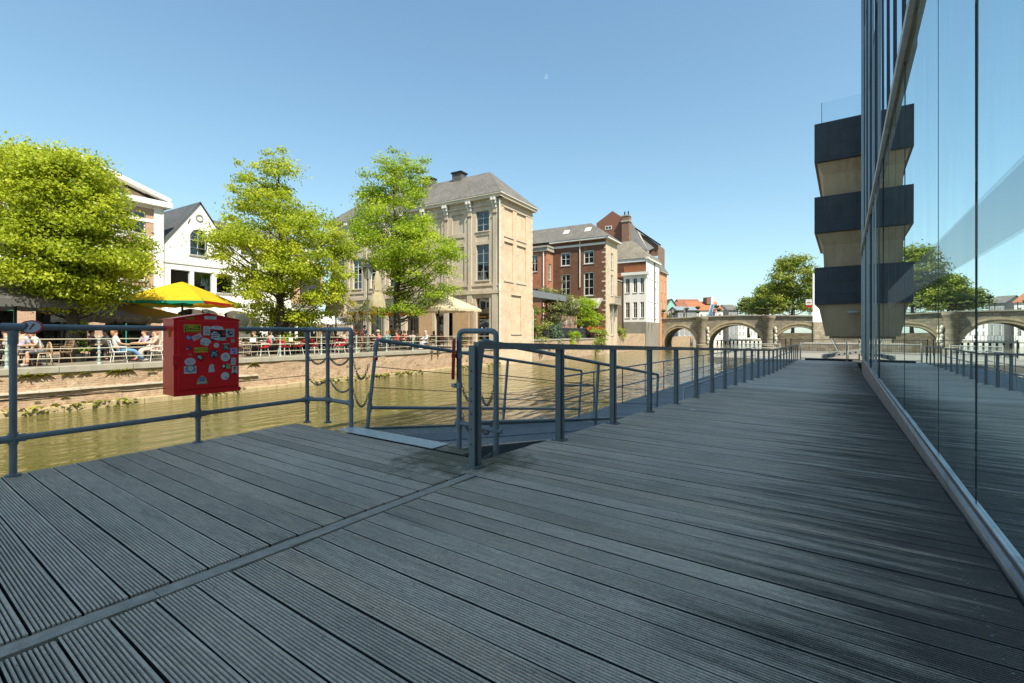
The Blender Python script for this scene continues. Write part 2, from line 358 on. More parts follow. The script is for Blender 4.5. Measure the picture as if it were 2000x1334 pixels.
for li,(z0,z1) in enumerate(LV):
    for k in range(1,len(J)-1):
        mb=MB(); near=(J[k]<13.2)
        if li==0 and near:
            mb.box(J[k]-.003,J[k]+.003,-.675,-.662,z0,z1); mb.build('glazing_joint',m_joint,gb)
        elif li==0:
            mb.box(J[k]-.03,J[k]+.03,-.78,-.636 if k%2 else -.642,z0,z1); mb.build('mullion',m_findark if k%3==1 else m_fin,gb)  # some far fins coloured dark, standing in for dark reflections between them
        else:
            mb.box(J[k]-.02,J[k]+.02,-.78,-.635,z0,z1); mb.build('mullion',m_findark if near or k%2 else m_fin,gb)  # alternate far fins dark for the same reflections; near ones dark themselves
mb=MB(); mb.box(SB-.04,SB+.06,-.80,-.62,.1,17.0); mb.build('corner_mullion',m_fin,gb)
mb=MB(); mb.box(SA,SB,-.80,-.585,4.845,4.955); mb.build('transom_beam',m_beam,gb)
mb=MB(); mb.box(SA,SB,-.600,-.583,4.825,4.842); mb.box(SA,SB,-.64,-.60,4.825,4.842); mb.build('transom_trim',m_curb,gb)
mb=MB(); mb.box(SA-.2,SB+.1,-11,-.60,17.02,17.5); mb.build('roof',m_fin,gb)
mb=MB(); mb.box(SA,SB,-10.9,-10.6,-.5,17); mb.box(SA,SA+.3,-10.6,-.9,-.5,17); mb.box(SB-.35,SB-.05,-10.6,-1.6,-.5,17); mb.build('interior_wall',m_int,gb)
mb=MB(); mb.box(SA,SB,-10.6,-.73,-.3,.03); mb.build('interior_floor',m_intf,gb)
mb=MB(); mb.box(SA,SB,-10.6,-2.6,4.84,5.15); mb.box(SA,SB,-10.6,-2.6,9.2,9.5); mb.box(SA,SB,-10.6,-2.6,13.2,13.5); mb.build('floor_slab',m_int,gb)
for q in J[2:-1]:
    if q<9: mb=MB(); mb.box(q+.5,q+.6,-2.6,-.75,.033,.055); mb.build('floor_strip',m_curb,gb)
fm_,nt,b,o=NT('frosted_film'); t=nd(nt,'BsdfTransparent'); x=nd(nt,'MixShader',Fac=.24); b.inputs['Base Color'].default_value=(.30,.335,.36,1); b.inputs['Roughness'].default_value=.5; nt.links.new(t.outputs[0],x.inputs[1]); nt.links.new(b.outputs[0],x.inputs[2]); nt.links.new(x.outputs[0],o.inputs[0])
mb=MB(); mb.quad((SA,-.652,1.62),(11.2,-.652,1.62),(11.2,-.652,1.95),(SA,-.652,1.95)); mb.build('frosted_band',fm_,gb)
# ------------------------------------------------------------------ tower beyond the glass front
def clad():
    m,nt,b,o=NT('dark_slate_cladding'); v=obc(nt); uv=uvc(nt)
    t=nd(nt,'TexBrick',Scale=1.0,Color1=(.030,.036,.050,1),Color2=(.042,.048,.062,1),Mortar=(.012,.012,.014,1)); t.inputs['Brick Width'].default_value=1.15; t.inputs['Row Height'].default_value=.63; t.inputs['Mortar Size'].default_value=.008; nt.links.new(uv,t.inputs['Vector'])
    c=mixc(nt,.7,t.outputs[0],mixc(nt,1,t.outputs[0],ramp(nt,noise(nt,mapping(nt,v,(1,1,.4)),1.4,6,.7),[(.3,(.6,.6,.6)),(.75,(1.6,1.6,1.55))]),'MULTIPLY'))
    nt.links.new(c,b.inputs['Base Color']); b.inputs['Roughness'].default_value=.55; bump(nt,b,t.outputs[1],-.6,.02); return m
m_clad=clad()
tw=thing('cladded_tower','concrete tower ringed by three dark clad balcony bands at the end of the glass wall','tower',WM)
S0,S1,TL,TR=28.6,36,1.27,-6.5
def ring_prof(mb,prof):   # prof: (inset,z) round the tower
    rs=[mb.p((S0+i,TL-i,z),(S0+i,TR+i,z),(S1-i,TR+i,z),(S1-i,TL-i,z)) for i,z in prof]
    dims=[0,TL-TR,TL-TR+S1-S0,2*(TL-TR)+S1-S0,2*(TL-TR+S1-S0)]
    for k in range(len(rs)-1):
        for j in range(4):
            l=(j+1)%4; mb.face((rs[k]+j,rs[k]+l,rs[k+1]+l,rs[k+1]+j),[(dims[j],prof[k][1]),(dims[j+1],prof[k][1]),(dims[j+1],prof[k+1][1]),(dims[j],prof[k+1][1])])
for z0,z1,zb in ((9.88,11.85,8.05),(6.28,8.12,4.45),(2.65,4.52,1.02)):
    mb=MB(); ring_prof(mb,[(.16,z0),(0,z0+.0),(0,z1),(.22,z1),(.22,z1-.9)]); mb.build('balcony_band',m_clad,tw)
    mb=MB(); ring_prof(mb,[(.40,zb),(.36,z0-.62),(.12,z0-.03),(.155,z0+.02)] if z0>3 else [(.46,zb),(.16,z0-.03),(.155,z0+.02)]); mb.build('concrete_wall',m_concrete,tw)
mb=MB(); mb.box(S0+.25,S1-.25,TR+.25,TL-.25,10.9,10.95); mb.build('roof_deck',m_stone,tw)
mb=MB(); mb.box(S0+.62,S1-.62,TR+.62,TL-.62,.9,1.02); mb.build('underside',m_concrete,tw)
mb=MB(); mb.box(S0+2.6,S1-1,TR+1,TL-3.0,-2.2,.9); mb.build('core',m_stone,tw)
m_clear=glassm('clear_balustrade',(.88,.93,.94),1.25)
mb=MB(); mb.quad((S0+.3,TL-.3,11.6),(S0+.3,TR+.3,11.6),(S0+.3,TR+.3,13.0),(S0+.3,TL-.3,13.0)); mb.quad((S0+.3,TL-.3,11.6),(S1-.3,TL-.3,11.6),(S1-.3,TL-.3,13.0),(S0+.3,TL-.3,13.0)); mb.build('glass_balustrade',m_clear,tw)
for q in (TL-.3,-1.0,-2.8): mb=MB(); mb.bar((S0+.32,q,11.5),(S0+.32,q,13.0),.03,.03); mb.build('balustrade_post',m_fin,tw)
lf=MB(); lf.bar((S0+.05,-.35,2.25),(S0+.35,-.35,2.28),.04,.04); lf.box(S0-.22,S0+.08,-.55,-.1,2.19,2.25); lf.build('wall_lamp',m_galv,tw,label='small floodlight under the lowest band')
# ================================================================== tubular railing of the landing
def tubepart(pts,r,name,mat,par,n=10,smooth='auto',rs=None):
    mb=MB(); mb.tube(pts,r,n,True,rs); return mb.build(name,mat,par,smooth)
def elbow(pts,rad,n=5):   # round the corners of a polyline
    pts=[Vector(p) for p in pts]; out=[pts[0]]
    for k in range(1,len(pts)-1):
        a,b,c=pts[k-1],pts[k],pts[k+1]; d1=(a-b).normalized(); d2=(c-b).normalized(); r=min(rad,(a-b).length*.45,(c-b).length*.45)
        p,q=b+d1*r,b+d2*r
        for j in range(n+1):
            t=j/n; out.append(p*(1-t)**2+b*2*t*(1-t)+q*t*t)
    return out+[pts[-1]]
TR_=.0245; ZT=1.205; ZM=.30
tl=lambda s:5.45+.072*s
lr=thing('tube_railing','blue-grey tubular railing along the landing edge, carrying the red box','railing',WM)
posts=[(-1.35,tl(-1.35)),(.785,tl(.785)),(2.16,tl(2.16)),(3.46,tl(3.46)),(3.60,5.46),(3.57,4.93)]
for k,(s,t) in enumerate(posts):
    mb=MB(); top=ZT if k!=5 else ZT-.05
    mb.tube([(s,t,0.0),(s,t,top)],TR_,12); mb.lathe([(.031,ZM-.05),(.032,ZM-.045),(.032,ZM+.045),(.031,ZM+.05)],12,(s,t,0))
    if k!=5: mb.lathe([(.030,ZT-.14),(.032,ZT-.135),(.033,ZT-.03)],12,(s,t,0))
    else: mb.lathe([(.030,ZT-.19),(.032,ZT-.185),(.032,ZT-.10)],12,(s,t,0))
    mb.lathe([(.05,0),(.05,.012),(.03,.014)],10,(s,t,0))
    mb.build('post',m_steel,lr,'auto')
S=[Vector((s,t,ZT)) for s,t in posts]
tubepart(elbow([(-4,tl(-4),ZT),S[3],S[4],S[5],(posts[5][0],posts[5][1],ZT-.1)],.07),TR_+.002,'top_rail',m_steel,lr,12)
for k in range(6):
    s,t,_=S[k]; mb=MB(); d=Vector((1,.072,0)).normalized() if k<4 else Vector((-.05,-1,0)).normalized()
    if k<5: mb.tube([Vector((s,t,ZT))-d*.065,Vector((s,t,ZT))+d*.065],.0335,12); mb.build('pipe_fitting',m_steel,lr,'auto'); mb=MB()
    mb.tube([Vector((s,t,ZM))-d*(.075 if k else .07),Vector((s,t,ZM))+d*(.075 if k<5 else 0)],.0315,12); mb.build('pipe_fitting',m_steel,lr,'auto')
tubepart(elbow([(-4,tl(-4),ZM),(3.46,tl(3.46),ZM),(3.60,5.46,ZM),(3.57,4.93,ZM)],.05),TR_,'lower_rail',m_steel,lr,12)
for s in (-.35,.55): tubepart([(s,tl(s),.62),(s+.001,tl(s),.621)],.004,'cable_eye',m_galv,lr,5)
tubepart([(-4,tl(-4),.62),(.785,tl(.785),.615),(2.16,tl(2.16),.60),(3.46,tl(3.46),.61)],.004,'steel_cable',m_black,lr,5)
mb=MB(); mb.tube([(3.57,4.93,.985),(3.57,4.93,1.075)],.0262,12); mb.build('white_tape',m_galv,lr)
# gate frame beside the first flat post
gf=thing('gate_frame','upside-down U of blue-grey tube at the right of the gangway opening','railing',WM)
g0,g1=(3.565,3.17),(3.62,2.745)
tubepart(elbow([(g0[0],g0[1],.0),(g0[0],g0[1],1.178),(g1[0],g1[1],1.178),(g1[0],g1[1],-.06)],.06),TR_+.002,'frame_tube',m_steel,gf,12)
mb=MB(); d=Vector((g1[0]-g0[0],g1[1]-g0[1],0)).normalized()
mb.tube([Vector((*g0,.255))-d*.04,Vector((*g0,.255)),Vector((*g1,.215)),Vector((*g1,.215))+d*.06],TR_,12)
for p,z in ((g0,.255),(g1,.215)): mb.lathe([(.032,z-.05),(.033,z-.04),(.033,z+.04),(.032,z+.05)],12,(p[0],p[1],0))
mb.build('lower_bar',m_steel,gf,'auto')
for z in (.93,.63):
    mb=MB(); mb.tube([(g0[0],g0[1],z-.025),(g0[0],g0[1],z+.025)],.034,12); mb.box(g0[0]-.05,g0[0]+.03,g0[1]+.02,g0[1]+.06,z-.02,z+.02)
    mb.tube([(g0[0]-.05,g0[1]+.05,z),(g0[0]-.05,g0[1]-.03,z)],.007,6); mb.build('clamp',m_galv,gf,'auto')
# red board seen edge-on, clamped to the gate frame
mb=MB(); c=Vector((3.555,3.235,.90)); n=22; hw,hh,rr=.15,.205,.07
pts=[]
for cx,cy,a0 in ((hw-rr,hh-rr,0),(-hw+rr,hh-rr,90),(-hw+rr,-hh+rr,180),(hw-rr,-hh+rr,270)):
    for j in range(6): a=R(a0+j*18); pts.append((cx+rr*math.cos(a),cy+rr*math.sin(a)))
mb.prism(pts,-.015,.015)
vd=(WM.inverted()@Vector((0,0,CAMZ))-c); ang=math.atan2(vd.y,vd.x)
mb.build('red_sign_board',m_redplastic,None,'auto',WM@Matrix.Translation(c)@Matrix.Rotation(ang-R(1),4,'Z')@Matrix.Rotation(R(-1.5),4,'X')@Matrix.Rotation(R(0),4,'Y'),label='red rounded board seen edge-on, clamped to the gate frame',category='sign')
# round tag on the top rail
tg=thing('round_sign','small oval-looking white disc with red rim on the rail top at far left','sign',WM@Matrix.Translation((.885,tl(.885)-.035,1.205))@Matrix.Rotation(R(-35),4,'Z')@Matrix.Rotation(R(-12),4,'X')@Matrix.Rotation(R(90),4,'X'))
mb=MB(); mb.lathe([(.078,-.008),(.08,0),(.078,.006)],28,(0,0,0),1,.74); mb.build('rim',m_redplastic,tg,'auto')
mb=MB(); mb.lathe([(.066,.0065),(.066,.0085)],28,(0,0,0),1,.72); mb.build('disc',pm('tag_grey',(.42,.44,.47)),tg)
mb=MB(); mb.torus((-.036,.012,.0095),ID.to_3x3(),.017,.0032,16,4); mb.torus((-.036,.012,.0095),ID.to_3x3(),.007,.003,10,4); mb.bar((-.005,-.022,.0095),(.018,.02,.0095),.009,.002); mb.bar((.010,.008,.0098),(.022,.026,.0098),.015,.002); mb.build('symbol',pm('tag_mark',(.22,.02,.03)),tg)
# ------------------------------------------------------------------ chains
def chain(a,b,sag,lab,grp='safety chains between the posts'):
    a,b=Vector(a),Vector(b); N=max(6,int(((b-a).length+sag*1.6)/.030)); mb=MB(); P=[a.lerp(b,k/N)+Vector((0,0,-sag*4*(k/N)*(1-k/N))) for k in range(N+1)]
    for k in range(N):
        d=(P[k+1]-P[k]).normalized(); u=d.orthogonal().normalized()
        q=Matrix.Rotation(math.pi/2*(k%2)+.4,3,d); u=q@u; w=d.cross(u); M=Matrix((d,u,w)).transposed()
        mb.torus(tuple((P[k]+P[k+1])/2),M,.0125,.0036,9,5,1.65)
    return mb.build('chain',m_chain,None,True,WM,label=lab,category='chain',group=grp)
pa,pb,pc=posts[3],posts[4],posts[5]; pr=(3.70,4.80)
chain((pa[0],pa[1]-.03,.865),(pb[0],pb[1]+.02,.855),.10,'upper slack chain between the last two long-side posts of the tube railing')
chain((pa[0],pa[1]-.03,.585),(pb[0],pb[1]+.02,.575),.09,'lower slack chain between the last two long-side posts of the tube railing')
chain((pb[0],pb[1]-.03,.855),(pc[0],pc[1]+.03,.86),.10,'upper chain on the short side of the tube railing before the opening')
chain((pb[0],pb[1]-.03,.575),(pc[0],pc[1]+.03,.48),.10,'lower chain on the short side of the tube railing before the opening')
chain((pc[0],pc[1]-.03,.86),(pr[0]+.03,pr[1],.78),.22,'upper chain hanging in a deep loop at the left gangway post')
chain((pc[0],pc[1]-.03,.50),(pr[0]+.03,pr[1],.42),.20,'lower chain hanging in a deep loop at the left gangway post')
chain((g0[0],g0[1]-.02,.66),(3.68,2.98,.70),.20,'upper chain looped behind the left leg of the gate frame')
chain((g0[0],g0[1]-.02,.40),(3.68,2.98,.36),.22,'lower chain looped behind the left leg of the gate frame')
chain((g1[0],g1[1]+.01,.70),(3.75,3.03,.52),.16,'upper chain looped at the right leg of the gate frame')
chain((g1[0],g1[1]+.01,.40),(3.75,3.03,.18),.12,'lower chain looped at the right leg of the gate frame')
chain((g1[0],g1[1],.03),(3.15,2.80,-.06),.02,'short chain lying low at the foot of the gate frame')
# ------------------------------------------------------------------ flat steel railing of the boardwalk
fr=thing('flat_railing','long blue-grey flat steel railing beside the boardwalk, dipping with the slope','railing',WM)
PS=[3.135+1.49*k for k in range(24)]; TT=2.62
for k,s in enumerate(PS):
    z=deck_z(s); mb=MB(); w=.05 if k else .055
    H=1.05
    mb.box(s-.022,s+.022,TT-.006,TT+.006,z+.012,z+H-.006); mb.box(s-.030,s-.022,TT-.032,TT+.032,z+.012,z+H); mb.box(s+.022,s+.066,TT-.032,TT+.032,z+.012,z+H)
    mb.build('post',m_flat,fr)
    mb=MB(); mb.box(s-.07,s+.07,TT-.075,TT+.075,z+.001,z+.012)
    for x in (-.05,.05):
        for y in (-.055,.055): mb.tube([(s+x,y+TT,z+.012),(s+x,y+TT,z+.022)],.009,6)
    mb.build('base_plate',m_flat,fr)
mb=MB()
for k in range(len(PS)-1):
    a,b=PS[k],PS[k+1]; x0=a+.031 if k else a-.02
    mb.bar((a+.0 if k else a+.031,TT,deck_z(a)+1.05),(b,TT,deck_z(b)+1.05),.058,.062)
mb.build('top_rail',m_flat,fr)
mb=MB()
for z in (.2,.33,.46,.57,.68,.83): mb.tube([(PS[0]-.0312,TT-.0,z),(PS[0]-.0335,TT,z)],.008,8)
mb.build('bolt_holes',m_black,fr)
# ------------------------------------------------------------------ gangway ramp
gw=thing('gangway','ribbed metal gangway sloping from the landing down to the floating jetty','gangway',WM)
RS0,RS1=3.50,9.5; rz=lambda s:-.005-.80*max(0,(s-RS0))/(RS1-RS0)
nx=Vector((.80,0,RS1-RS0)).normalized()     # the gangway posts stand square to its slope
mb=MB(); s=RS0+.22
while s<RS1:
    mb.box(0,0,0,0,0,0) if False else None
    z=rz(s)
    mb.quad((s,3.16,z),(s+.066,3.16,rz(s+.066)),(s+.066,4.78,rz(s+.066)),(s,4.78,z))
    mb.quad((s+.066,3.16,z-.035),(s+.10,3.16,z-.035),(s+.10,4.78,z-.035),(s+.066,4.78,z-.035))
    mb.quad((s,3.16,z),(s,4.78,z),(s,4.78,z-.035),(s,3.16,z-.035)); mb.quad((s+.066,3.16,z),(s+.066,3.16,z-.035),(s+.066,4.78,z-.035),(s+.066,4.78,z))
    s+=.10
mb.build('ribbed_deck',m_alu,gw)
mb=MB(); mb.bar((RS0+.3,3.95,rz(RS0+.3)+.006),(RS1-.1,3.95,rz(RS1-.1)+.006),.55,.008); mb.build('mat_strip',plain('ramp_mat',(.13,.15,.17),.8,0,.2,8,.2),gw)
for t in (3.12,4.83):
    mb=MB(); mb.bar((RS0+.05,t,rz(RS0)-.06),(RS1,t,rz(RS1)-.06),.07,.16); mb.build('side_beam',m_flat,gw)
mb=MB(); mb.bar((3.49,3.35,.010),(3.49,4.92,.010),.24,.006)
for k in range(26):
    for j in range(4): mb.cbox((3.40+j*.055+(.02 if k%2 else 0),3.39+k*.06,.0145),.03,.010,.004)
mb.build('threshold_plate',plain('bright_tread',(.66,.68,.70),.38,.35,.12,14),gw)
def rp(s,t,h): return Vector((s,t,rz(s)))+nx*h
for t,sgn in ((4.82,1),(3.10,-1)):
    s0=3.72 if sgn>0 else 3.70
    sts=[s0,6.55,9.38]
    for k,s in enumerate(sts):
        mb=MB(); mb.tube([rp(s,t,-.05),rp(s,t,1.08 if k in(0,2) else 1.12)],TR_-.001,10)
        mb.tube([rp(s,t,.22),rp(s,t,.32)],.031,10)
        if k==0: mb.tube([rp(s,t,.98),rp(s,t,1.06)],.030,10)
        mb.build('post',m_steel,gw,'auto')
    tubepart(elbow([rp(s0,t,1.02),rp(s0,t,1.12),rp(9.38,t,1.12),rp(9.38,t,1.0)],.07),TR_+.001,'handrail',m_steel,gw,10)
    tubepart([rp(s0,t,.27),rp(9.42,t,.27)],TR_-.002,'lower_rail',m_steel,gw,10)
    for h in (.52,.78): tubepart([rp(s0,t,h),rp(9.38,t,h)],.005,'steel_cable',m_black,gw,5)
mb=MB(); a=rp(3.72,4.80,.80); mb.tube([rp(3.72,4.80,.86),rp(3.72,4.80,.895)],.0258,10); mb.build('red_tape',m_redplastic,gw)
mb=MB(); mb.tube([rp(3.72,4.80,.896),rp(3.72,4.80,.915)],.0258,10); mb.build('grey_tape',m_galv,gw)
# ------------------------------------------------------------------ floating jetty
fj=thing('floating_jetty','low floating jetty with thin railings lying along the boardwalk','jetty',WM)
JZ=-.81
mb=MB(); mb.box(8.6,40,2.95,5.22,JZ-.12,JZ); mb.build('deck',plain('jetty_deck',(.20,.21,.215),.75,0,.22,2,.15),fj)
mb=MB()
for k in range(8): mb.box(8.8+k*3.95,12.2+k*3.95,3.05,5.1,-1.85,JZ-.13)
mb.build('floats',plain('float_concrete',(.14,.14,.13),.9),fj)
mb=MB(); s=8.6
while s<40: mb.box(s,s+.012,2.96,5.2,JZ+.0005,JZ+.003); s+=1.2
mb.build('deck_joints',m_black,fj)
def jrail(t,s0,s1,h,step):
    s=s0
    while s<=s1+.01:
        tubepart([(s,t,JZ),(s,t,JZ+h)],.017,'post',m_steel,fj,7); s+=step
    s-=step
    tubepart(elbow([(s0,t,JZ+h-.1),(s0,t,JZ+h),(s,t,JZ+h),(s,t,JZ+h-.1)],.05),.021,'top_rail',m_steel,fj,8)
    tubepart([(s0,t,JZ+.48*h),(s,t,JZ+.48*h)],.018,'middle_rail',m_steel,fj,7)
    for q in (.25,.74): tubepart([(s0,t,JZ+q*h),(s,t,JZ+q*h)],.005,'steel_cable',m_black,fj,4)
jrail(5.16,9.0,38.9,1.0,1.87)
tubepart(elbow([(9.6,4.55,JZ),(9.6,4.55,JZ+.82),(9.0,5.16,JZ+.82)],.06),.021,'end_rail',m_steel,fj,8)
for s in (12.6,14.3,16,17.7,19.4,21,23,25,27,29,31,33): tubepart([(s,3.05,JZ),(s,3.05,JZ+.70)],.017,'inner_post',m_galv,fj,7)
tubepart(elbow([(9.9,3.0,JZ+.42),(10.9,3.0,JZ+.42),(11.2,3.05,JZ+.40),(11.25,3.05,JZ+.70),(13.4,3.05,JZ+.70),(36,3.05,JZ+.72)],.05),.024,'inner_handrail',m_galv,fj,8)
# ================================================================== red box with stickers
rb=thing('red_locker','red metal box covered in stickers, fixed to the landing railing','locker',WM)
TF,TB=5.35,5.62; SL,SR=1.85,2.455; ZB,ZC,ZP=.54,1.295,1.355; SMID=(SL+SR)/2
mb=MB(); i=len(mb.v)
def gable(mb,t0,t1,a,b,zb,zc,zp):   # five-sided box face swept in t
    pr=[(a,zb),(b,zb),(b,zc),((a+b)/2,zp),(a,zc)]; mb.prism(pr,t0,t1)
gable(mb,TF,TB,SL,SR,ZB,ZC,ZP); mb.build('cabinet',m_red,rb)
mb=MB(); mb.box(SL+.03,SR-.012,TF-.014,TF-.001,ZB+.055,ZC-.012); d=mb.build('door',m_red,rb)
b=d.modifiers.new('bevel','BEVEL'); b.width=.006; b.segments=2
mb=MB(); mb.box(SL-.012,SL+.045,TF-.020,TF+.02,ZB+.30,ZB+.40); o=mb.build('latch',m_red,rb); b=o.modifiers.new('bevel','BEVEL'); b.width=.004; b.segments=2
mb=MB(); mb.prism([(SL-.006,ZB-.004),(SR+.006,ZB-.004),(SR+.006,ZB+.042),(SL-.006,ZB+.042)],TF-.020,TF-.002); mb.build('bottom_lip',m_red,rb)
mb=MB(); mb.prism([(SL-.008,ZC+.002),(SR+.008,ZC+.002),(SMID,ZP+.006),(SMID,ZP+.012),(SR+.012,ZC+.010),(SL-.012,ZC+.010)][:3]+[(SMID,ZP+.012)] if False else [(SL-.012,ZC-.004),(SMID,ZP-.002),(SR+.012,ZC-.004),(SR+.012,ZC+.006),(SMID,ZP+.010),(SL-.012,ZC+.006)],TF-.012,TB+.008); mb.build('lid_rim',m_red,rb)
mb=MB(); mb.box(SMID-.06,SMID+.06,TB,TB+.025,.7,.74); mb.box(SMID-.06,SMID+.06,TB,TB+.025,1.05,1.09); mb.build('bracket',m_galv,rb)
mb=MB(); mb.bar((SL-.002,TF+.13,1.20),(SL-.002,TF+.10,1.12),.016,.003); mb.bar((SL-.002,TF+.10,1.12),(SL-.002,TF+.07,1.20),.016,.003); mb.build('yellow_mark',pm('mark_yellow',(.62,.36,.02)),rb)
sc_={}
def cm(c):
    k=tuple(c)
    if k not in sc_: sc_[k]=plain('sticker_ink',c,.45,0,.06,20)
    return sc_[k]
WH=(.62,.63,.64); BK=(.02,.02,.025); YE=(.62,.50,.03); BL=(.08,.16,.42); PK=(.60,.42,.46); GY=(.30,.33,.34); GR=(.07,.17,.13); TE=(.25,.42,.46); PU=(.42,.40,.60); RE=(.45,.03,.03)
def spos(px,py):   # zoom pixel -> (s, z) on the door
    fs=(px-150)/930.; s=SL+(SR-SL)*fs; top=200-10*fs; bot=1280-85*fs; return s,ZC-(ZC-ZB)*(py-top)/(bot-top)
PXS=(SR-SL)/930.
def outline(kind,w,h):
    if kind=='r': return [(-w,-h),(w,-h),(w,h),(-w,h)]
    if kind=='o': return [(w*math.cos(k*.2618),h*math.sin(k*.2618)) for k in range(24)]
    if kind=='b': return [(w*(1+.12*math.cos(5*k*.2618))*math.cos(k*.2618),h*(1+.12*math.sin(4*k*.2618))*math.sin(k*.2618)) for k in range(24)]
    if kind=='t': return [(-w,-h),(w,-h),(.75*w,.2*h),(0,h),(-.75*w,.2*h)]
    return [(-w,-h),(.2*w,-h),(w,-h*.85),(.6*w,.2*h),(.7*w,.7*h),(0,h),(-.7*w,.7*h),(-w,0)]
def sticker(lab,px,py,w,h,kind,col,marks=(),rot=0,tf=None):
    s,z=spos(px,py); mb=MB(); cols=[col]; t=(TF-.0155) if tf is None else tf
    c,sn=math.cos(R(rot)),math.sin(R(rot))
    def put(poly,dt,mi):
        mb.cur=mi; mb.poly([(s+(x*c-y*sn)*PXS,t-dt,z+(x*sn+y*c)*PXS) for x,y in poly])
    put(outline(kind,w/2,h/2),0,0)
    for k,(mk,mx,my,mw,mh,mcol) in enumerate(marks):
        if mcol not in cols: cols.append(mcol)
        put([(x+mx,y+my) for x,y in outline(mk,mw/2,mh/2)],.0006+.0002*k,cols.index(mcol))
    mb.build('sticker',[cm(q) for q in cols],rb,False,None,label=lab)
def lines(n,w,h,col,off=0): return [('r',(k%3-1)*w*.04,h*(.5-(k+.5)/n)*.75+off,w*(.55+.2*((k*7)%3)/2),h/n*.35,col) for k in range(n)]
def text(body,px,py,hpx,col,tf=None,squeeze=1,name='lettering',par=None):
    s,z=spos(px,py); cu=bpy.data.curves.new(name,'FONT'); cu.body=body; cu.size=hpx*PXS*1.35; cu.align_x='CENTER'; cu.align_y='CENTER'; cu.extrude=.0003; cu.offset=hpx*PXS*.022; cu.materials.append(cm(col))
    t=(TF-.0185) if tf is None else tf; return letters(cu,name,rb,Matrix.Translation((s,t,z))@Matrix.Rotation(R(90),4,'X')@Matrix.Scale(squeeze,4,(1,0,0)))
sticker('yellow sticker with bold green-black lettering at the top left',390,325,230,115,'r',YE,[('r',0,-5,214,100,(.10,.12,.04)),('r',8,-34,180,8,YE)]); text('SMEL',388,306,60,YE); text('MMM&HM',395,358,30,YE)
sticker('small white strip of print on the gable',650,165,175,52,'r',WH,lines(2,150,40,GY),0,TF-.0022)
sticker('small yellow lettered strip on the gable',360,182,140,34,'r',(.30,.20,.03),[],2,TF-.0022); text('GOZERS',360,182,26,YE,TF-.004,.9)
sticker('white printed form sticker',588,352,95,142,'r',WH,lines(6,95,142,GY))
sticker('torn white paper over a black and white striped drawing',757,415,215,165,'r',BK,[('b',-45,-5,130,130,WH),('r',-40,28,90,14,BK),('r',-46,-2,112,12,BK),('r',-42,-32,92,13,BK),('r',48,-56,120,48,WH),('r',20,-58,12,36,BK),('r',52,-54,10,30,BK),('r',84,-58,12,30,BK),('o',78,28,52,70,RE)])
sticker('torn white paper strip above the striped drawing',750,305,220,58,'x',WH,[('r',-18,8,60,8,GY)],-5)
sticker('grey square sticker with a black globe',932,375,130,135,'r',(.38,.42,.45),[('o',3,0,80,86,BK),('b',14,8,40,42,(.38,.42,.45)),('o',-14,-16,18,14,(.38,.42,.45))])
sticker('tilted pale pink label',452,443,140,78,'r',PK,lines(3,110,60,(.4,.25,.35)),28)
sticker('small blue star sticker',340,456,80,64,'b',BL,[('b',0,0,38,30,(.30,.55,.65)),('o',-20,18,16,14,WH)],-10)
sticker('white cloud shaped sticker',570,510,150,125,'b',WH,[('b',-30,-20,60,50,(.35,.45,.52)),('r',10,22,60,9,GY),('o',34,-22,26,22,GY)])
sticker('tiny grey square sticker',975,485,56,56,'r',(.42,.44,.45),[('r',0,0,38,38,(.2,.22,.2)),('o',0,0,18,18,WH)])
sticker('small round white sticker',728,555,80,76,'o',WH,lines(2,70,40,GY))
sticker('dark green picture sticker with torn top edge',874,575,100,100,'r',(.03,.07,.06),[('b',-10,5,60,46,(.22,.32,.28)),('r',0,48,104,10,WH),('b',18,-22,34,34,(.3,.36,.3)),('o',-26,-26,20,26,(.2,.28,.26))])
sticker('small dark dome shaped sticker',345,597,82,50,'t',(.03,.03,.06),[('r',-26,-17,24,14,WH),('o',6,-4,34,16,BL)])
sticker('yellow strip sticker with dark lettering',508,625,190,76,'r',(.60,.44,.03),[('r',0,0,172,58,(.66,.50,.04))]); text('asNOISE',508,624,46,(.25,.17,.03),None,.82)
sticker('lilac square sticker with dark blots',990,632,108,100,'r',PU,[('b',-10,16,50,30,(.12,.1,.3)),('o',8,-26,26,18,BK),('r',22,14,26,30,(.2,.18,.42))],3)
sticker('tiny pale scratch sticker',360,692,46,16,'r',(.55,.25,.25),[],10)
sticker('round dark photo sticker',698,680,138,138,'o',(.02,.04,.05),[('b',-12,18,56,44,(.30,.36,.36)),('b',22,-14,48,56,(.20,.27,.28)),('b',-34,-22,36,40,(.26,.32,.34)),('o',30,36,22,18,(.34,.4,.42))])
sticker('black diamond sticker with white letters',492,730,106,74,'r',BK,[('r',-26,-2,16,42,WH),('r',-4,4,16,42,WH),('r',22,0,16,40,WH),('r',10,-14,30,8,WH)],-38)
sticker('round white sticker with grey emblem',862,718,140,140,'o',WH,[('o',0,0,76,86,(.34,.37,.40)),('o',0,0,62,72,WH),('b',2,4,34,50,(.30,.33,.36)),('r',0,-22,30,8,WH)])
sticker('pale blue narrow ticket sticker',985,778,72,116,'r',(.50,.58,.62),[('r',0,26,48,12,TE),('r',0,-16,44,34,TE)],-3)
sticker('round pink and white sticker',358,793,148,116,'o',(.62,.58,.60),[('o',0,4,100,60,(.60,.34,.44)),('o',4,8,62,26,(.64,.56,.60))])
sticker('white card with a round blue and yellow rosette',360,908,168,110,'r',WH,[('r',0,18,160,14,BL),('r',0,-16,160,14,BL),('o',4,20,120,120,(.10,.17,.40)),('b',4,20,84,84,(.58,.60,.30)),('o',4,14,44,36,WH),('o',-8,26,12,14,BL),('o',18,26,12,14,BL)])
sticker('white torn sticker of a head outline',662,880,92,130,'x',(.52,.54,.55),[('b',2,16,46,52,(.46,.48,.5))])
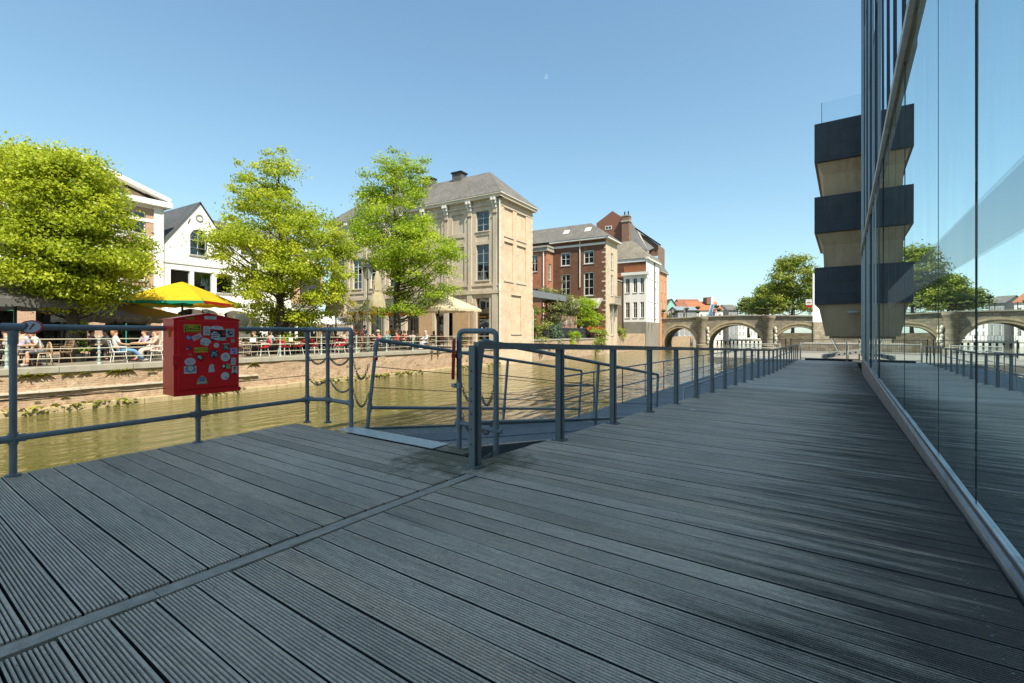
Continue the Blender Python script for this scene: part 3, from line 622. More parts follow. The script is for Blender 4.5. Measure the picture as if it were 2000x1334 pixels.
sticker('half black half green sticker',868,852,134,76,'r',BK,[('b',-32,4,40,48,WH),('r',36,0,62,74,(.45,.45,.22)),('b',20,14,24,24,(.10,.22,.06)),('b',48,-8,26,34,(.12,.26,.07)),('o',46,24,18,14,RE)])
sticker('small portrait photo sticker',1002,903,86,126,'r',(.55,.57,.58),[('o',0,10,48,68,(.42,.34,.30)),('o',0,38,50,26,(.05,.05,.06)),('r',0,16,44,9,(.08,.09,.12)),('t',0,-50,74,28,BK)],-3)
sticker('round white sticker with a small green corner mark',856,990,122,124,'o',WH,[('b',12,-26,26,26,GR)])
sticker('arched yellow and blue badge sticker',523,1045,158,132,'t',(.42,.40,.16),[('b',0,4,112,84,(.30,.34,.16)),('o',-2,8,76,70,BL),('b',-2,8,36,30,(.10,.34,.55)),('r',-4,-46,104,20,(.40,.50,.62))])
# ================================================================== water, ground, quay
def water():
    m,nt,b,o=NT('canal_water'); v=obc(nt)
    n1=noise(nt,mapping(nt,v,(.45,1.25,1)),1.9,1.6,.45); n2=noise(nt,mapping(nt,v,(.9,2.1,1)),5.5,3,.55); n3=noise(nt,v,.12,3,.5)
    c=ramp(nt,n3,[(.3,(.080,.074,.016)),(.7,(.125,.108,.030))]); nt.links.new(c,b.inputs['Base Color'])
    b.inputs['Roughness'].default_value=.04; b.inputs['IOR'].default_value=1.33; b.inputs['Specular IOR Level'].default_value=.7
    h=nd(nt,'Math',operation='MULTIPLY_ADD'); nt.links.new(n2,h.inputs[0]); h.inputs[1].default_value=.14; nt.links.new(n1,h.inputs[2])
    bump(nt,b,h.outputs[0],.9,.16); return m
mb=MB(); 
mb.quad((-120,-40,-1.58),(320,-40,-1.58),(320,0.3,-1.58),(-120,0.3,-1.58)); mb.build('water',water(),None,False,BM,kind='structure')
mb=MB(); mb.quad((-3000,-3000,-3.2),(3000,-3000,-3.2),(3000,3000,-3.2),(-3000,3000,-3.2)); mb.build('ground',plain('far_ground',(.12,.12,.08),.95),None,False,None,kind='structure')
def paving():
    m,nt,b,o=NT('quay_paving'); v=obc(nt); t=nd(nt,'TexBrick',Scale=1.0,Color1=(.20,.175,.135,1),Color2=(.25,.22,.17,1),Mortar=(.16,.14,.11,1)); t.inputs['Brick Width'].default_value=.25; t.inputs['Row Height'].default_value=.15; t.inputs['Mortar Size'].default_value=.01
    nt.links.new(v,t.inputs['Vector']); c=mixc(nt,.6,t.outputs[0],mixc(nt,1,t.outputs[0],ramp(nt,noise(nt,v,.5,6,.7),[(.3,(.65,.62,.58)),(.7,(1.25,1.22,1.15))]),'MULTIPLY')); nt.links.new(c,b.inputs['Base Color']); b.inputs['Roughness'].default_value=.85; return m
m_pave=paving()
mb=MB(); mb.quad((-80,.42,0),(30.3,.42,0),(30.3,70,0),(-80,70,0)); mb.build('quay_pavement',m_pave,None,False,BM,kind='structure')
mb=MB(); mb.quad((36.3,.5,.25),(300,.5,.25),(300,120,.25),(36.3,120,.25)); mb.build('town_ground',m_pave,None,False,BM,kind='structure')
m_quay=brick('quay_brick',(.38,.21,.12),(.50,.33,.20),(.40,.34,.24),.23,.075,.016,(.52,.43,.31),(.15,.125,.055),.8,.9)
nt=m_quay.node_tree; b_=nt.nodes['Principled BSDF']; src=b_.inputs['Base Color'].links[0].from_socket; mo=noise(nt,obc(nt),5.5,5,.75)
c_=mixc(nt,ramp(nt,mo,[(.50,0),(.62,.75)]),src,(.56,.39,.28)); c_=mixc(nt,ramp(nt,noise(nt,mapping(nt,obc(nt),(1.3,1.3,3)),4.0,5,.75),[(.56,0),(.66,.85)]),c_,(.24,.11,.07)); nt.links.new(c_,b_.inputs['Base Color'])
qw=thing('quay_wall','old brick quay wall with a pale coping across the canal','wall',BM)
mb=MB()
def rough_wall(mb,a0,a1,z0,z1,step=.5,b=0,amp=.03):
    na=int((a1-a0)/step); nz=6; pr=random.Random(5)
    g=[[mb.p((a0+(a1-a0)*i/na,b+pr.uniform(-amp,amp),z0+(z1-z0)*j/nz)) for i in range(na+1)] for j in range(nz+1)]
    for j in range(nz):
        for i in range(na):
            u0,u1=a0+(a1-a0)*i/na,a0+(a1-a0)*(i+1)/na; w0,w1=z0+(z1-z0)*j/nz,z0+(z1-z0)*(j+1)/nz
            mb.face((g[j][i],g[j][i+1],g[j+1][i+1],g[j+1][i]),[(u0,w0),(u1,w0),(u1,w1),(u0,w1)])
rough_wall(mb,-60,30.2,-2.4,-.20); mb.build('brickwork',m_quay,qw)
mb=MB(); pr=random.Random(2); a=-60
while a<30.1:
    l=min(pr.uniform(1.3,2.2),30.2-a); mb.box(a+.004,a+l-.004,-.07+pr.uniform(-.012,.012),.42,-.22,-.006+pr.uniform(-.006,.006)+.012); a+=l
o=mb.build('coping',m_coping,qw); bv=o.modifiers.new('bevel','BEVEL'); bv.width=.02; bv.segments=2
mb=MB(); a=-8
while a<8.2:
    l=pr.uniform(.7,1.3); mb.box(a,a+l-.01,-.10,.02,-.86+pr.uniform(-.01,.01),-.79+pr.uniform(-.01,.01)); a+=l
mb.build('white_ledge',plain('limewashed_stone',(.55,.49,.40),.85,0,.15,4,.2,.2,(.3,.26,.17)),qw)
mb=MB(); a=-60
while a<30:
    l=pr.uniform(.5,1.1); l=min(l,30.2-a); h=pr.uniform(-.03,.02); mb.box(a,a+l-.012,-.30+pr.uniform(-.03,.03),.03,-2.2,-1.36+h); a+=l
o=mb.build('footing',plain('sandy_footing',(.40,.31,.18),.9,0,.25,3,.4,.2,(.14,.14,.05)),qw); bv=o.modifiers.new('bevel','BEVEL'); bv.width=.03; bv.segments=2
mb=MB()
for k in range(3200):     # moss and weed cushions along the waterline
    a=pr.uniform(-14,30) if k%3 else pr.uniform(5,30); 
    if math.sin(a*1.1)+math.sin(a*.43+1)<-.2: continue
    mb.tint=pr.uniform(.1,.9); s=pr.uniform(.04,.13); c=Vector((a,-.31+pr.uniform(-.05,.25),-1.36+pr.uniform(-.16,.05))); th=pr.uniform(0,6.28)
    mb.poly([c+Vector((s*math.cos(th+q),s*math.sin(th+q)*.7,s*.6*math.sin(q*1.7+k))) for q in (0,2.1,4.2)])
m_moss=leafm('moss',(.08,.10,.015),(.20,.22,.03),(.36,.33,.05),.3)
mb.build('waterline_moss',m_moss,qw,kind='stuff')
m_iron=plain('rust_iron',(.16,.10,.07),.6,.3)
mb=MB(); mb.tube([(-12,-.06,-1.02),(8,-.06,-1.0)],.012,5); mb.build('wall_cable',m_black,qw)
# ferns growing from the wall
m_fern=leafm('fern',(.10,.14,.015),(.28,.32,.03),(.48,.46,.06),.5)
def fern_mesh(seed,sc_=1):
    q=random.Random(seed); mb=MB()
    for k in range(30):
        a=q.uniform(-1.6,1.6); L=q.uniform(.08,.22)*sc_; up=q.uniform(.2,1.0); mb.tint=q.uniform(.2,.95); d=Vector((math.sin(a),-abs(math.cos(a))*.25,up*.7)).normalized(); side=d.cross(Vector((0,0,1))).normalized()
        prev=None
        for j in range(5):
            t=j/4; p=d*L*t+Vector((0,0,-.55*L*t*t)); w=.028*sc_*(1-t*.9)*(.6+t) ; cur=(p-side*w,p+side*w)
            if prev: mb.quad(prev[0],prev[1],cur[1],cur[0])
            prev=cur
    return mb
FM=[fern_mesh(k,1+.25*k) for k in range(4)]
fproto=[]
pos=[]
for k in range(16): pos.append((pr.uniform(-4.5,9.5),-.28-abs(pr.gauss(0,.06)),pr.uniform(.7,1.6)))
for k in range(10): pos.append((pr.uniform(-3.5,9),-1.0+pr.uniform(-.25,.1),pr.uniform(.5,1.0)))
for k in range(8): pos.append((pr.uniform(10,29),pr.uniform(-1.1,-.3),pr.uniform(.4,.9)))
for u,v_,s in ((52,745,1.8),(80,742,1.4),(130,738,1.5),(220,734,1.5),(245,732,1.7)): pos.append((bank_a(u,0),-.30,s))
for k,(a,z,s) in enumerate(pos):
    if k<4: o=FM[k].build('wall_fern',m_fern,None,False); fproto.append(o)
    else: o=fproto[k%4].copy(); COL.objects.link(o)
    o.matrix_local=BM@T(a,-.03,z)@Matrix.Scale(s*.72,4); o['group']='ferns in the quay wall'; o['category']='fern'
    o['label']='green fern tuft rooted in the brick quay wall below the coping' if z>-.6 else 'small green fern tuft low on the brick quay wall near the water'
# ------------------------------------------------------------------ quay railing: mint cast posts and cream rails
def baluster():
    mb=MB(); pf=[(.07,0),(.07,.06),(.045,.09)]
    for z in (.26,.60,.94): pf+=[(.035,z-.16),(.05,z-.09),(.035,z-.06),(.058,z-.03),(.062,z),(.058,z+.03),(.035,z+.06)]
    pf+=[(.05,1.03),(.03,1.07),(.001,1.09)]; mb.lathe(pf,10); return mb
qr0=None; QS=2.42; a0=.24-QS*4
for k in range(17):
    a=a0+k*QS
    if a>29.5: break
    if qr0 is None:
        qr0=thing('quay_railing','','railing'); 
        baluster().build('post',m_mint,qr0,'auto')
        for z in (.28,.62,.96): tubepart([(0,0,z),(QS,0,z)],.019,'rail',m_railcream,qr0,6)
        r=qr0; r.matrix_local=BM@T(a,.2,0)
    else: r=dup(qr0,BM@T(a,.2,0))
    r['group']='quay railing bays'; u=1000+F*(BM@Vector((a+1.2,.2,0))).x/(BM@Vector((a+1.2,.2,0))).y
    r['label']='quay railing bay with one mint cast-iron post and three cream rails on the coping'
# small iron ladder brackets on the wall and planks below the tan house
mb=MB(); 
for a in (21.2,21.9):
    mb.tube([(a,-.12,.1),(a,-.12,-.5)],.05,6); mb.tube([(a-.15,-.12,-.1),(a+.15,-.12,-.1)],.03,6)
mb.build('mooring_rings',m_iron,qw)
# ================================================================== trees
def leaf_cloud(name,mat,par,clumps,per,size,seed,flat=.92,M=None,droop=.35):
    """clumps: (x,y,z,r). Each clump is a ragged cushion of leaf-sized faces, denser to the outside and top."""
    g=np.random.default_rng(seed); C=np.array(clumps,dtype=np.float64); n=np.maximum(6,(per*(C[:,3]/C[:,3].mean())**2)).astype(int); idx=np.repeat(np.arange(len(C)),n); N=len(idx)
    d=g.normal(size=(N,3)); d/=np.linalg.norm(d,axis=1)[:,None]; d[:,2]=np.where(d[:,2]<-.25,-d[:,2]*.6,d[:,2])
    rr=g.random(N)**.45*(1+.18*g.normal(size=N)); P=C[idx,:3]+d*(rr*C[idx,3])[:,None]*np.array([1,1,flat])
    nrm=d*.7+g.normal(size=(N,3))*.55+np.array([0,0,.35]); nrm/=np.linalg.norm(nrm,axis=1)[:,None]
    a=np.cross(nrm,g.normal(size=(N,3))); a/=np.linalg.norm(a,axis=1)[:,None]; a[:,2]-=droop; a/=np.linalg.norm(a,axis=1)[:,None]; b=np.cross(nrm,a); b/=np.linalg.norm(b,axis=1)[:,None]
    s=size*(.6+.8*g.random(N))[:,None]; w=s*.62
    V=np.stack([P-a*s*.5,P+b*w*.5+a*s*.05,P+a*s*.6,P-b*w*.5+a*s*.05],axis=1).reshape(-1,3)
    me=bpy.data.meshes.new(name); me.vertices.add(4*N); me.vertices.foreach_set('co',V.astype(np.float32).ravel()); me.loops.add(4*N); me.loops.foreach_set('vertex_index',np.arange(4*N,dtype=np.int32)); me.polygons.add(N); me.polygons.foreach_set('loop_start',np.arange(0,4*N,4,dtype=np.int32))
    me.materials.append(mat); me.update(calc_edges=True)
    ct=g.normal(.5,.16,size=len(C)); t=np.clip(ct[idx]+g.normal(0,.16,size=N),0,1)
    at=me.attributes.new('tint','FLOAT','FACE'); at.data.foreach_set('value',t.astype(np.float32))
    o=bpy.data.objects.new(name,me); COL.objects.link(o)
    if par: o.parent=par
    if M is not None: o.matrix_local=M
    return o
def tree(name,label,M,prof,depth,nclump,per,lsize,cr,mat,seed,trunk_r,lean=0,hollow=.35,extra=(),barkm=None,ivy=0):
    """prof: (z, left, right) silhouette half-widths in the tree frame (x across the picture, y in depth)."""
    q=random.Random(seed); r=thing(name,label,'tree',M); zs=[p[0] for p in prof]
    def at(z): 
        for k in range(len(prof)-1):
            if prof[k][0]<=z<=prof[k+1][0]:
                f=(z-prof[k][0])/(prof[k+1][0]-prof[k][0]); return [prof[k][j]+(prof[k+1][j]-prof[k][j])*f for j in (1,2)]
        return [.2,.2]
    cl=[]; z0,z1=zs[0],zs[-1]; w=[sum(at(z0+(z1-z0)*(k+.5)/40)) **1.5+.3 for k in range(40)]
    tries=0
    while len(cl)<nclump and tries<nclump*30:
        tries+=1; k=q.choices(range(40),w)[0]; z=z0+(z1-z0)*(k+q.random())/40; rad=cr*q.choice((.5,.7,.85,1.0,1.2,1.45)); z=max(z0,min(z,z1-rad*.7)); L,Rr=at(z); c=(Rr-L)/2; h=(L+Rr)/2; h2=max(.05,h-rad*.5)
        th=q.uniform(0,6.283); rho=q.random()**.5
        if rho<hollow: continue
        x=c+h2*rho*math.cos(th); y=max(.05,h*depth-rad*.6)*rho*math.sin(th)
        if min(((x-e[0])**2+(y-e[1])**2+(z-e[2])**2 for e in cl),default=9)<(cr*.45)**2: continue
        cl.append((x,y,z,rad))
    cl+=list(extra)
    leaf_cloud('crown',mat,r,cl,per,lsize,seed)
    mb=MB(); top=z0+(z1-z0)*.93; P=[]; 
    for k in range(11):
        f=k/10; z=-.05+top*f; c=sum(((at(max(z,z0))[1]-at(max(z,z0))[0])/2,)) if z>z0 else 0
        P.append(Vector((lean*f+.25*c*f+.07*math.sin(k*1.9+seed),.06*math.sin(k*1.4+seed*2),z)))
    mb.tube(P,trunk_r,10,True,[trunk_r*(1.35 if k==0 else 1.05-.92*k/10) for k in range(11)])
    def on(z):
        for k in range(10):
            if P[k].z<=z<=P[k+1].z: return P[k].lerp(P[k+1],(z-P[k].z)/(P[k+1].z-P[k].z)),trunk_r*(1.05-.092*k)
        return P[-1],trunk_r*.15
    mb.build('trunk',barkm or m_bark,r,True); lb=MB()
    for e in cl:
        if q.random()<.55 or e in extra:
            c=Vector(e[:3]); d=math.hypot(c.x,c.y); zb=max(z0-.5,min(top,c.z-.55*d-.2)); s,tr=on(zb); mid=s.lerp(c,.5)+Vector((q.uniform(-.2,.2),q.uniform(-.2,.2),-.08*d+q.uniform(0,.25)))
            rb_=max(.018,min(tr*.5,.012+.014*d)); lb.tube([s,s.lerp(mid,.5)+Vector((0,0,-.05*d)),mid,mid.lerp(c,.6)+Vector((q.uniform(-.1,.1),q.uniform(-.1,.1),.05)),c],rb_,5,False,[rb_,rb_*.8,rb_*.6,rb_*.4,rb_*.2])
    lb.build('limbs',barkm or m_bark,r,True)
    return r
m_leaf1=leafm('lime_leaf',(.13,.20,.012),(.39,.48,.025),(.64,.65,.06),.56)
m_leaf2=leafm('lime_leaf_yellow',(.12,.20,.012),(.37,.46,.025),(.63,.65,.06),.56)
m_leaf3=leafm('maple_leaf',(.10,.19,.012),(.30,.45,.025),(.56,.62,.05),.56)
m_leafd=leafm('chestnut_leaf',(.08,.13,.018),(.22,.28,.035),(.44,.46,.07),.45)
m_leafg=leafm('garden_leaf',(.07,.11,.02),(.18,.23,.04),(.38,.39,.08),.42)
def facing(a,b): # tree frame on the far bank whose x runs across the picture
    p=BM@Vector((a,b,0)); return Matrix.Translation(p)@Matrix.Rotation(math.atan2(p.y,p.x)-math.pi/2,4,'Z')
def px_profile(M,rows,tu,wide=1.08):   # rows: (v, uL, uR) photo pixels -> silhouette at the tree's distance
    p=M.translation; Y=p.y; k=math.hypot(p.x,p.y)/p.y; sc1=Y/F
    return sorted([(CAMZ+(HV-v)*sc1,(tu-l)*sc1/k*wide,(r-tu)*sc1/k*wide) for v,l,r in rows])
M1=facing(bank_a(140,3.0),3.0)
tree('broad_tree','broad yellow-green tree at the far left of the quay terrace',M1,px_profile(M1,[(606,95,190),(585,40,265),(560,-25,300),(520,-40,318),(470,-45,310),(430,-40,295),(400,-30,270),(362,-25,245),(333,-5,222),(308,30,200),(294,65,165)],140,1.05),.85,225,330,.118,.74,m_leaf1,11,.24)
M2=facing(bank_a(545,3.0),3.0)
tree('ragged_tree','yellow-green tree with a ragged pointed top in the middle of the quay',M2,px_profile(M2,[(648,505,600),(632,475,645),(600,455,665),(555,435,690),(520,415,705),(490,408,700),(450,418,690),(420,425,650),(380,432,600),(350,455,585),(330,500,570),(305,520,560),(293,533,555)],545),.8,175,250,.135,.8,m_leaf2,23,.25,.1,.3,[(-2.0,.2,10.55,.35),(-.6,-.2,11.2,.42),(.15,.1,11.6,.4)])
M3=facing(bank_a(775,3.0),3.0)
tree('tall_tree','tall mid-green tree with a forked top in front of the tan house',M3,px_profile(M3,[(625,735,830),(605,725,850),(580,735,865),(560,760,890),(530,720,870),(500,690,895),(470,690,880),(440,680,868),(410,690,850),(380,700,840),(355,720,835),(330,745,820),(310,755,800)],775,1.17),.8,150,240,.15,.95,m_leaf3,37,.27,-.2,.3,[(-1.1,0,13.7,.8),(.55,.2,14.1,.75),(2.0,.1,14.0,.7),(1.7,.2,13.2,.7),(-2.3,.1,12.6,.7),(-.3,.2,14.6,.5)])
# trees beyond the bridge (right bank)
def chest(u,Y,rows,lab,seed,mat=m_leafd,n=70,per=120,ls=.3,cr=1.5,tr=.35,name='leafy_tree',grp='trees beyond the bridge'):
    M=Matrix.Translation(((u-1000)/F*Y,Y,.2))@Matrix.Rotation(math.atan2(Y,(u-1000)/F*Y)-math.pi/2,4,'Z'); t=tree(name,lab,M,px_profile(M,rows,u),.8,n,per,ls,cr,mat,seed,tr,0,.3); t['group']=grp; return t
chest(1548,104,[(612,1495,1605),(580,1490,1612),(545,1496,1608),(520,1510,1595),(508,1530,1575),(500,1545,1562)],'largest green broad-leaved tree behind the bridge, next to the tower',5,n=90,per=170,ls=.42,cr=1.9)
chest(1500,118,[(614,1462,1535),(590,1465,1535),(565,1478,1530),(553,1490,1515)],'mid-sized green tree left of the largest tree behind the bridge',6,ls=.4,cr=1.6)
chest(1462,126,[(616,1440,1490),(600,1438,1495),(588,1448,1485),(582,1458,1476)],'low rounded pale green tree at the left end of the row behind the bridge',8,m_leafg,45,90,.4,1.4)
chest(1483,110,[(616,1455,1510),(604,1455,1512),(595,1465,1500),(590,1475,1490)],'low bushy tree just behind the bridge railing, between its taller neighbours',9,m_leafg,40,90,.36,1.2)
chest(1600,112,[(612,1580,1640),(580,1575,1645),(550,1585,1640),(535,1600,1625)],'green tree mostly hidden behind the dark clad tower',10,ls=.4,cr=1.6)
# ================================================================== buildings
class Wall:
    """a wall from A to B (seen from outside, left to right); openings are cut out with real reveals"""
    def __init__(s,A,B): s.A=Vector((A[0],A[1],0)); s.B=Vector((B[0],B[1],0)); s.d=(s.B-s.A).normalized(); s.n=Vector((s.d.y,-s.d.x,0)); s.L=(s.B-s.A).length
    def at(s,u,z,o=0): return s.A+s.d*u+s.n*o+Vector((0,0,z))
    def make(s,mb,z0,z1,holes=()):
        us=sorted({0,s.L,*[h[0] for h in holes],*[h[1] for h in holes]}); zs=sorted({z0,z1,*[h[2] for h in holes],*[h[3] for h in holes]})
        for i in range(len(us)-1):
            for j in range(len(zs)-1):
                uc,zc=(us[i]+us[i+1])/2,(zs[j]+zs[j+1])/2
                if any(h[0]<uc<h[1] and h[2]<zc<h[3] for h in holes): continue
                a,b,c,d=us[i],us[i+1],zs[j],zs[j+1]
                mb.quad(s.at(a,c),s.at(b,c),s.at(b,d),s.at(a,d),[(a,c),(b,c),(b,d),(a,d)])
        for h in holes:
            a,b,c,d,D=h[:5]; q=lambda u,z,o: s.at(u,z,-o)
            mb.quad(q(a,c,0),q(b,c,0),q(b,c,D),q(a,c,D)); mb.quad(q(a,d,D),q(b,d,D),q(b,d,0),q(a,d,0)); mb.quad(q(a,c,0),q(a,c,D),q(a,d,D),q(a,d,0)); mb.quad(q(b,c,D),q(b,c,0),q(b,d,0),q(b,d,D))
            if len(h)>5 and h[5]=='blind': mb.quad(q(a,c,D),q(b,c,D),q(b,d,D),q(a,d,D),[(a,c),(b,c),(b,d),(a,d)])
    def gable(s,mb,z0,u0,u1,up,zp): mb.poly([s.at(u0,z0),s.at(u1,z0),s.at(up,zp)],[(u0,z0),(u1,z0),(up,zp)])
    def bar(s,mb,u0,u1,z0,z1,o0,o1):
        P=[s.at(u,z,o) for z in (z0,z1) for o in (o0,o1) for u in (u0,u1)]; i=mb.p(*P); w=u1-u0; h=z1-z0
        for f,uv in (((0,2,3,1),(w,.1)),((4,5,7,6),(w,.1)),((0,1,5,4),(w,h)),((3,2,6,7),(w,h)),((2,0,4,6),(.1,h)),((1,3,7,5),(.1,h))):
            mb.face([i+k for k in f],[(0,0),(uv[0],0),(uv[0],uv[1]),(0,uv[1])])
m_room=plain('dark_room',(.035,.035,.038),.8); m_curt=plain('pale_curtain',(.42,.40,.36),.9)
RW=random.Random(21)
def window(par,W,u0,u1,z0,z1,D=.14,cols=2,rows=(.5,),fm=None,sill=True,curtain=0,fw=.055,sm=None):
    if not curtain and RW.random()<.45: curtain=RW.choice((.35,.6,1.0))
    fm=fm or m_white; mb=MB(); o0,o1=-D-.005,-D+.045
    W.bar(mb,u0,u0+fw,z0,z1,o0,o1); W.bar(mb,u1-fw,u1,z0,z1,o0,o1); W.bar(mb,u0+fw,u1-fw,z0,z0+fw,o0,o1); W.bar(mb,u0+fw,u1-fw,z1-fw,z1,o0,o1)
    for k in range(1,cols): x=u0+(u1-u0)*k/cols; W.bar(mb,x-.028,x+.028,z0+fw,z1-fw,o0,o1+.004)
    for r in rows: z=z0+(z1-z0)*r; W.bar(mb,u0+fw,u1-fw,z-.022,z+.022,o0,o1-.004)
    w=mb.build('window',fm,par)
    mb=MB(); mb.quad(W.at(u0+.01,z0+.01,-D+.012),W.at(u1-.01,z0+.01,-D+.012),W.at(u1-.01,z1-.01,-D+.012),W.at(u0+.01,z1-.01,-D+.012)); mb.build('pane',m_pane,w)
    mb=MB(); b=.55; q=lambda u,z,o:W.at(u,z,-D-o)
    mb.quad(q(u0,z0,b),q(u1,z0,b),q(u1,z1,b),q(u0,z1,b)); mb.quad(q(u0,z0,.02),q(u1,z0,.02),q(u1,z0,b),q(u0,z0,b)); mb.quad(q(u0,z1,b),q(u1,z1,b),q(u1,z1,.02),q(u0,z1,.02)); mb.quad(q(u0,z0,.02),q(u0,z0,b),q(u0,z1,b),q(u0,z1,.02)); mb.quad(q(u1,z0,b),q(u1,z0,.02),q(u1,z1,.02),q(u1,z1,b))
    mb.build('room_behind',m_room,w)
    if curtain:
        mb=MB(); n=10; zt=z1-.06; zb=z0+(z1-z0)*(1-curtain)
        for k in range(n):
            x0,x1=u0+.06+(u1-u0-.12)*k/n,u0+.06+(u1-u0-.12)*(k+1)/n; e=.02 if k%2 else 0; f=.02-e; mb.quad(W.at(x0,zb,-D-.06-e),W.at(x1,zb,-D-.06-f),W.at(x1,zt,-D-.06-f),W.at(x0,zt,-D-.06-e))
        mb.build('curtain',m_curt,w)
    if sill: mb=MB(); W.bar(mb,u0-.08,u1+.08,z0-.10,z0-.002,-.02,.07); mb.build('sill',sm or m_stone,w)
    return w
def hip(mb,a0,a1,b0,b1,z,rb0,rb1,zr,ov=.35,am=None):
    """hipped roof over a rectangle, ridge along b"""
    am=am if am is not None else (a0+a1)/2; A0,A1,B0,B1=a0-ov,a1+ov,b0-ov,b1+ov
    def sl(pts):
        P=[Vector(p) for p in pts]; e=(P[1]-P[0]).normalized(); n=(P[1]-P[0]).cross(P[-1]-P[0]).normalized(); f=n.cross(e); mb.poly(pts,[((p-P[0]).dot(e),(p-P[0]).dot(f)) for p in P])
    r0,r1=(am,rb0,zr),(am,rb1,zr)
    sl([(A0,B1,z),(A0,B0,z),r0,r1]); sl([(A1,B0,z),(A1,B1,z),r1,r0]); sl([(A0,B0,z),(A1,B0,z),r0]); sl([(A1,B1,z),(A0,B1,z),r1])
def slope(mb,pts):
    P=[Vector(p) for p in pts]; e=(P[1]-P[0]).normalized(); n=(P[1]-P[0]).cross(P[-1]-P[0]).normalized(); f=n.cross(e); mb.poly(pts,[((p-P[0]).dot(e),(p-P[0]).dot(f)) for p in P])
m_slate=slate('slate_roof',(.135,.125,.115),(.185,.17,.15)); m_slate2=slate('dark_slate_roof',(.085,.088,.095),(.12,.12,.125)); m_tile=slate('grey_tile_roof',(.17,.15,.12),(.26,.22,.17),.2,.18); m_redtile=slate('red_tile_roof',(.36,.12,.05),(.46,.17,.08),.24,.2); m_redtile2=slate('brown_red_tile_roof',(.24,.09,.05),(.32,.13,.07),.24,.2)
m_sidebrick=brick('painted_side_brick',(.50,.33,.20),(.62,.44,.29),(.56,.46,.34),.30,.10,.016,(.60,.49,.36),(.40,.27,.17),.9,.5,(.68,.54,.385))
m_redbrick=brick('red_brick',(.36,.12,.06),(.46,.17,.085),(.34,.26,.20),.22,.07,.010,None,(.16,.07,.045),.5)
m_brownbrick=brick('brown_brick',(.13,.058,.034),(.19,.085,.048),(.17,.12,.085),.22,.07,.012,(.10,.05,.035),(.24,.12,.07),.7)
m_chimbrick=brick('chimney_brick',(.20,.10,.07),(.28,.15,.10),(.2,.17,.14),.22,.07,.012,None,(.22,.2,.12),.7)
m_palecan=plain('weathered_pale_render',(.50,.41,.29),.9,0,.2,1.6,.25,.2,(.28,.15,.09))
m_greybase=plain('grey_cement_base',(.25,.225,.19),.9,0,.15,.8,.3,.2,(.13,.12,.07))
m_whitew=plain('white_render',(.78,.75,.70),.85,0,.05,1.5,.05,.2,(.60,.56,.50))
m_frameg=plain('grey_green_frame',(.30,.34,.36),.5)
m_plank=plain('warm_wood_panel',(.46,.30,.17),.6,0,.2,3)
# ---- tan corner house
th=thing('tan_house','tall tan corner house with slate hip roof and blind windows on its brick canal side','building',BM)
A0,A1,BL_=30.25,36.35,22.0
front=Wall((A0,BL_),(A0,0)); side=Wall((A0,0),(A1,0))
holes=[]; wins=[]; bays=[(BL_-3.32-2.72*k,BL_-.62-2.72*k) for k in range(8)]   # u runs from far left to the corner
fu=lambda b:BL_-b
BAY=[]
for k in range(8):
    bc=1.78+2.72*k; u=fu(bc); BAY.append(u); real=k in(0,4,5,6,7)
    for z0,z1 in ((10.35,12.15),(5.95,9.15)):
        holes.append((u-.70,u+.70,z0,z1,.20 if real else .12,'' if real else 'blind'))
        if real: wins.append((u-.70,u+.70,z0,z1))
    holes.append((u-.72,u+.72,9.45,10.0,.07,'blind'))
    if k in (0,): holes.append((u-.72,u+.72,.15,4.35,.3,'')); 
shop=[(fu(7.3),fu(5.2),.4,3.2),(fu(11.0),fu(9.3),.3,3.4),(fu(13.6),fu(11.8),.3,3.4),(fu(16.2),fu(14.4),.3,3.4),(fu(19,),fu(17.2),.3,3.4)]
for s in shop: holes.append((*s,.3,''))
mb=MB(); front.make(mb,-.2,13.15,holes); mb.build('front_wall',m_cream,th)
mb=MB()
for k in range(9):
    b=.42+2.72*k; u=fu(b); front.bar(mb,u-.19,u+.19,5.0,12.55,0.0,.10)
front.bar(mb,0,BL_,4.72,5.05,.0,.14); front.bar(mb,0,BL_,5.42,5.58,.0,.08); front.bar(mb,0,BL_,12.55,12.7,0,.1)
for k in range(9):
    b=.42+2.72*k; u=fu(b); front.bar(mb,u-.28,u+.28,0,4.7,.003,.10)
mb.build('pilasters',m_cream,th)
mb=MB()
for k in range(9):
    b=.42+2.72*k; u=fu(b)
    for du in (-.15,.15):
        for (z0,z1,o) in ((12.25,12.6,.16),(12.6,12.85,.30),(12.85,13.1,.46)): front.bar(mb,u+du-.09,u+du+.09,z0,z1,.1,o)
mb.build('cornice_brackets',m_offwhite,th)
mb=MB()
for k in range(9):
    u=fu(.42+2.72*k)
    for j in range(5): mb.sphere(front.at(u-.2+.1*j,11.75+.05*(j%2),.13),.05,.05,.07,6,4)
mb.build('iron_ornaments',m_iron,th)
mb=MB(); front.bar(mb,-.3,BL_+.38,13.12,13.36,-.2,.36); side.bar(mb,-.195,A1-A0+.3,13.12,13.36,-.2,.36); front.bar(mb,-.3,BL_+.50,13.36,13.46,-.2,.48); side.bar(mb,-.19,A1-A0+.4,13.362,13.462,-.2,.485); mb.build('cornice',plain('cornice_paint',(.60,.53,.43),.8,0,.06,2),th)
for k,w in enumerate(wins): window(th,front,*w,D=.2,cols=2,rows=(.25,.5,.75) if w[3]<9.5 else (.33,.66),fm=m_frameg if k<2 else m_white,curtain=.9 if k<2 else 0,sm=m_cream)
window(th,front,BAY[0]-.72,BAY[0]+.72,.15,4.35,D=.3,cols=1,rows=(.6,),fm=m_wood,sill=False)
for s in shop: window(th,front,*s,D=.3,cols=2,rows=(.7,),fm=m_black,sill=False)
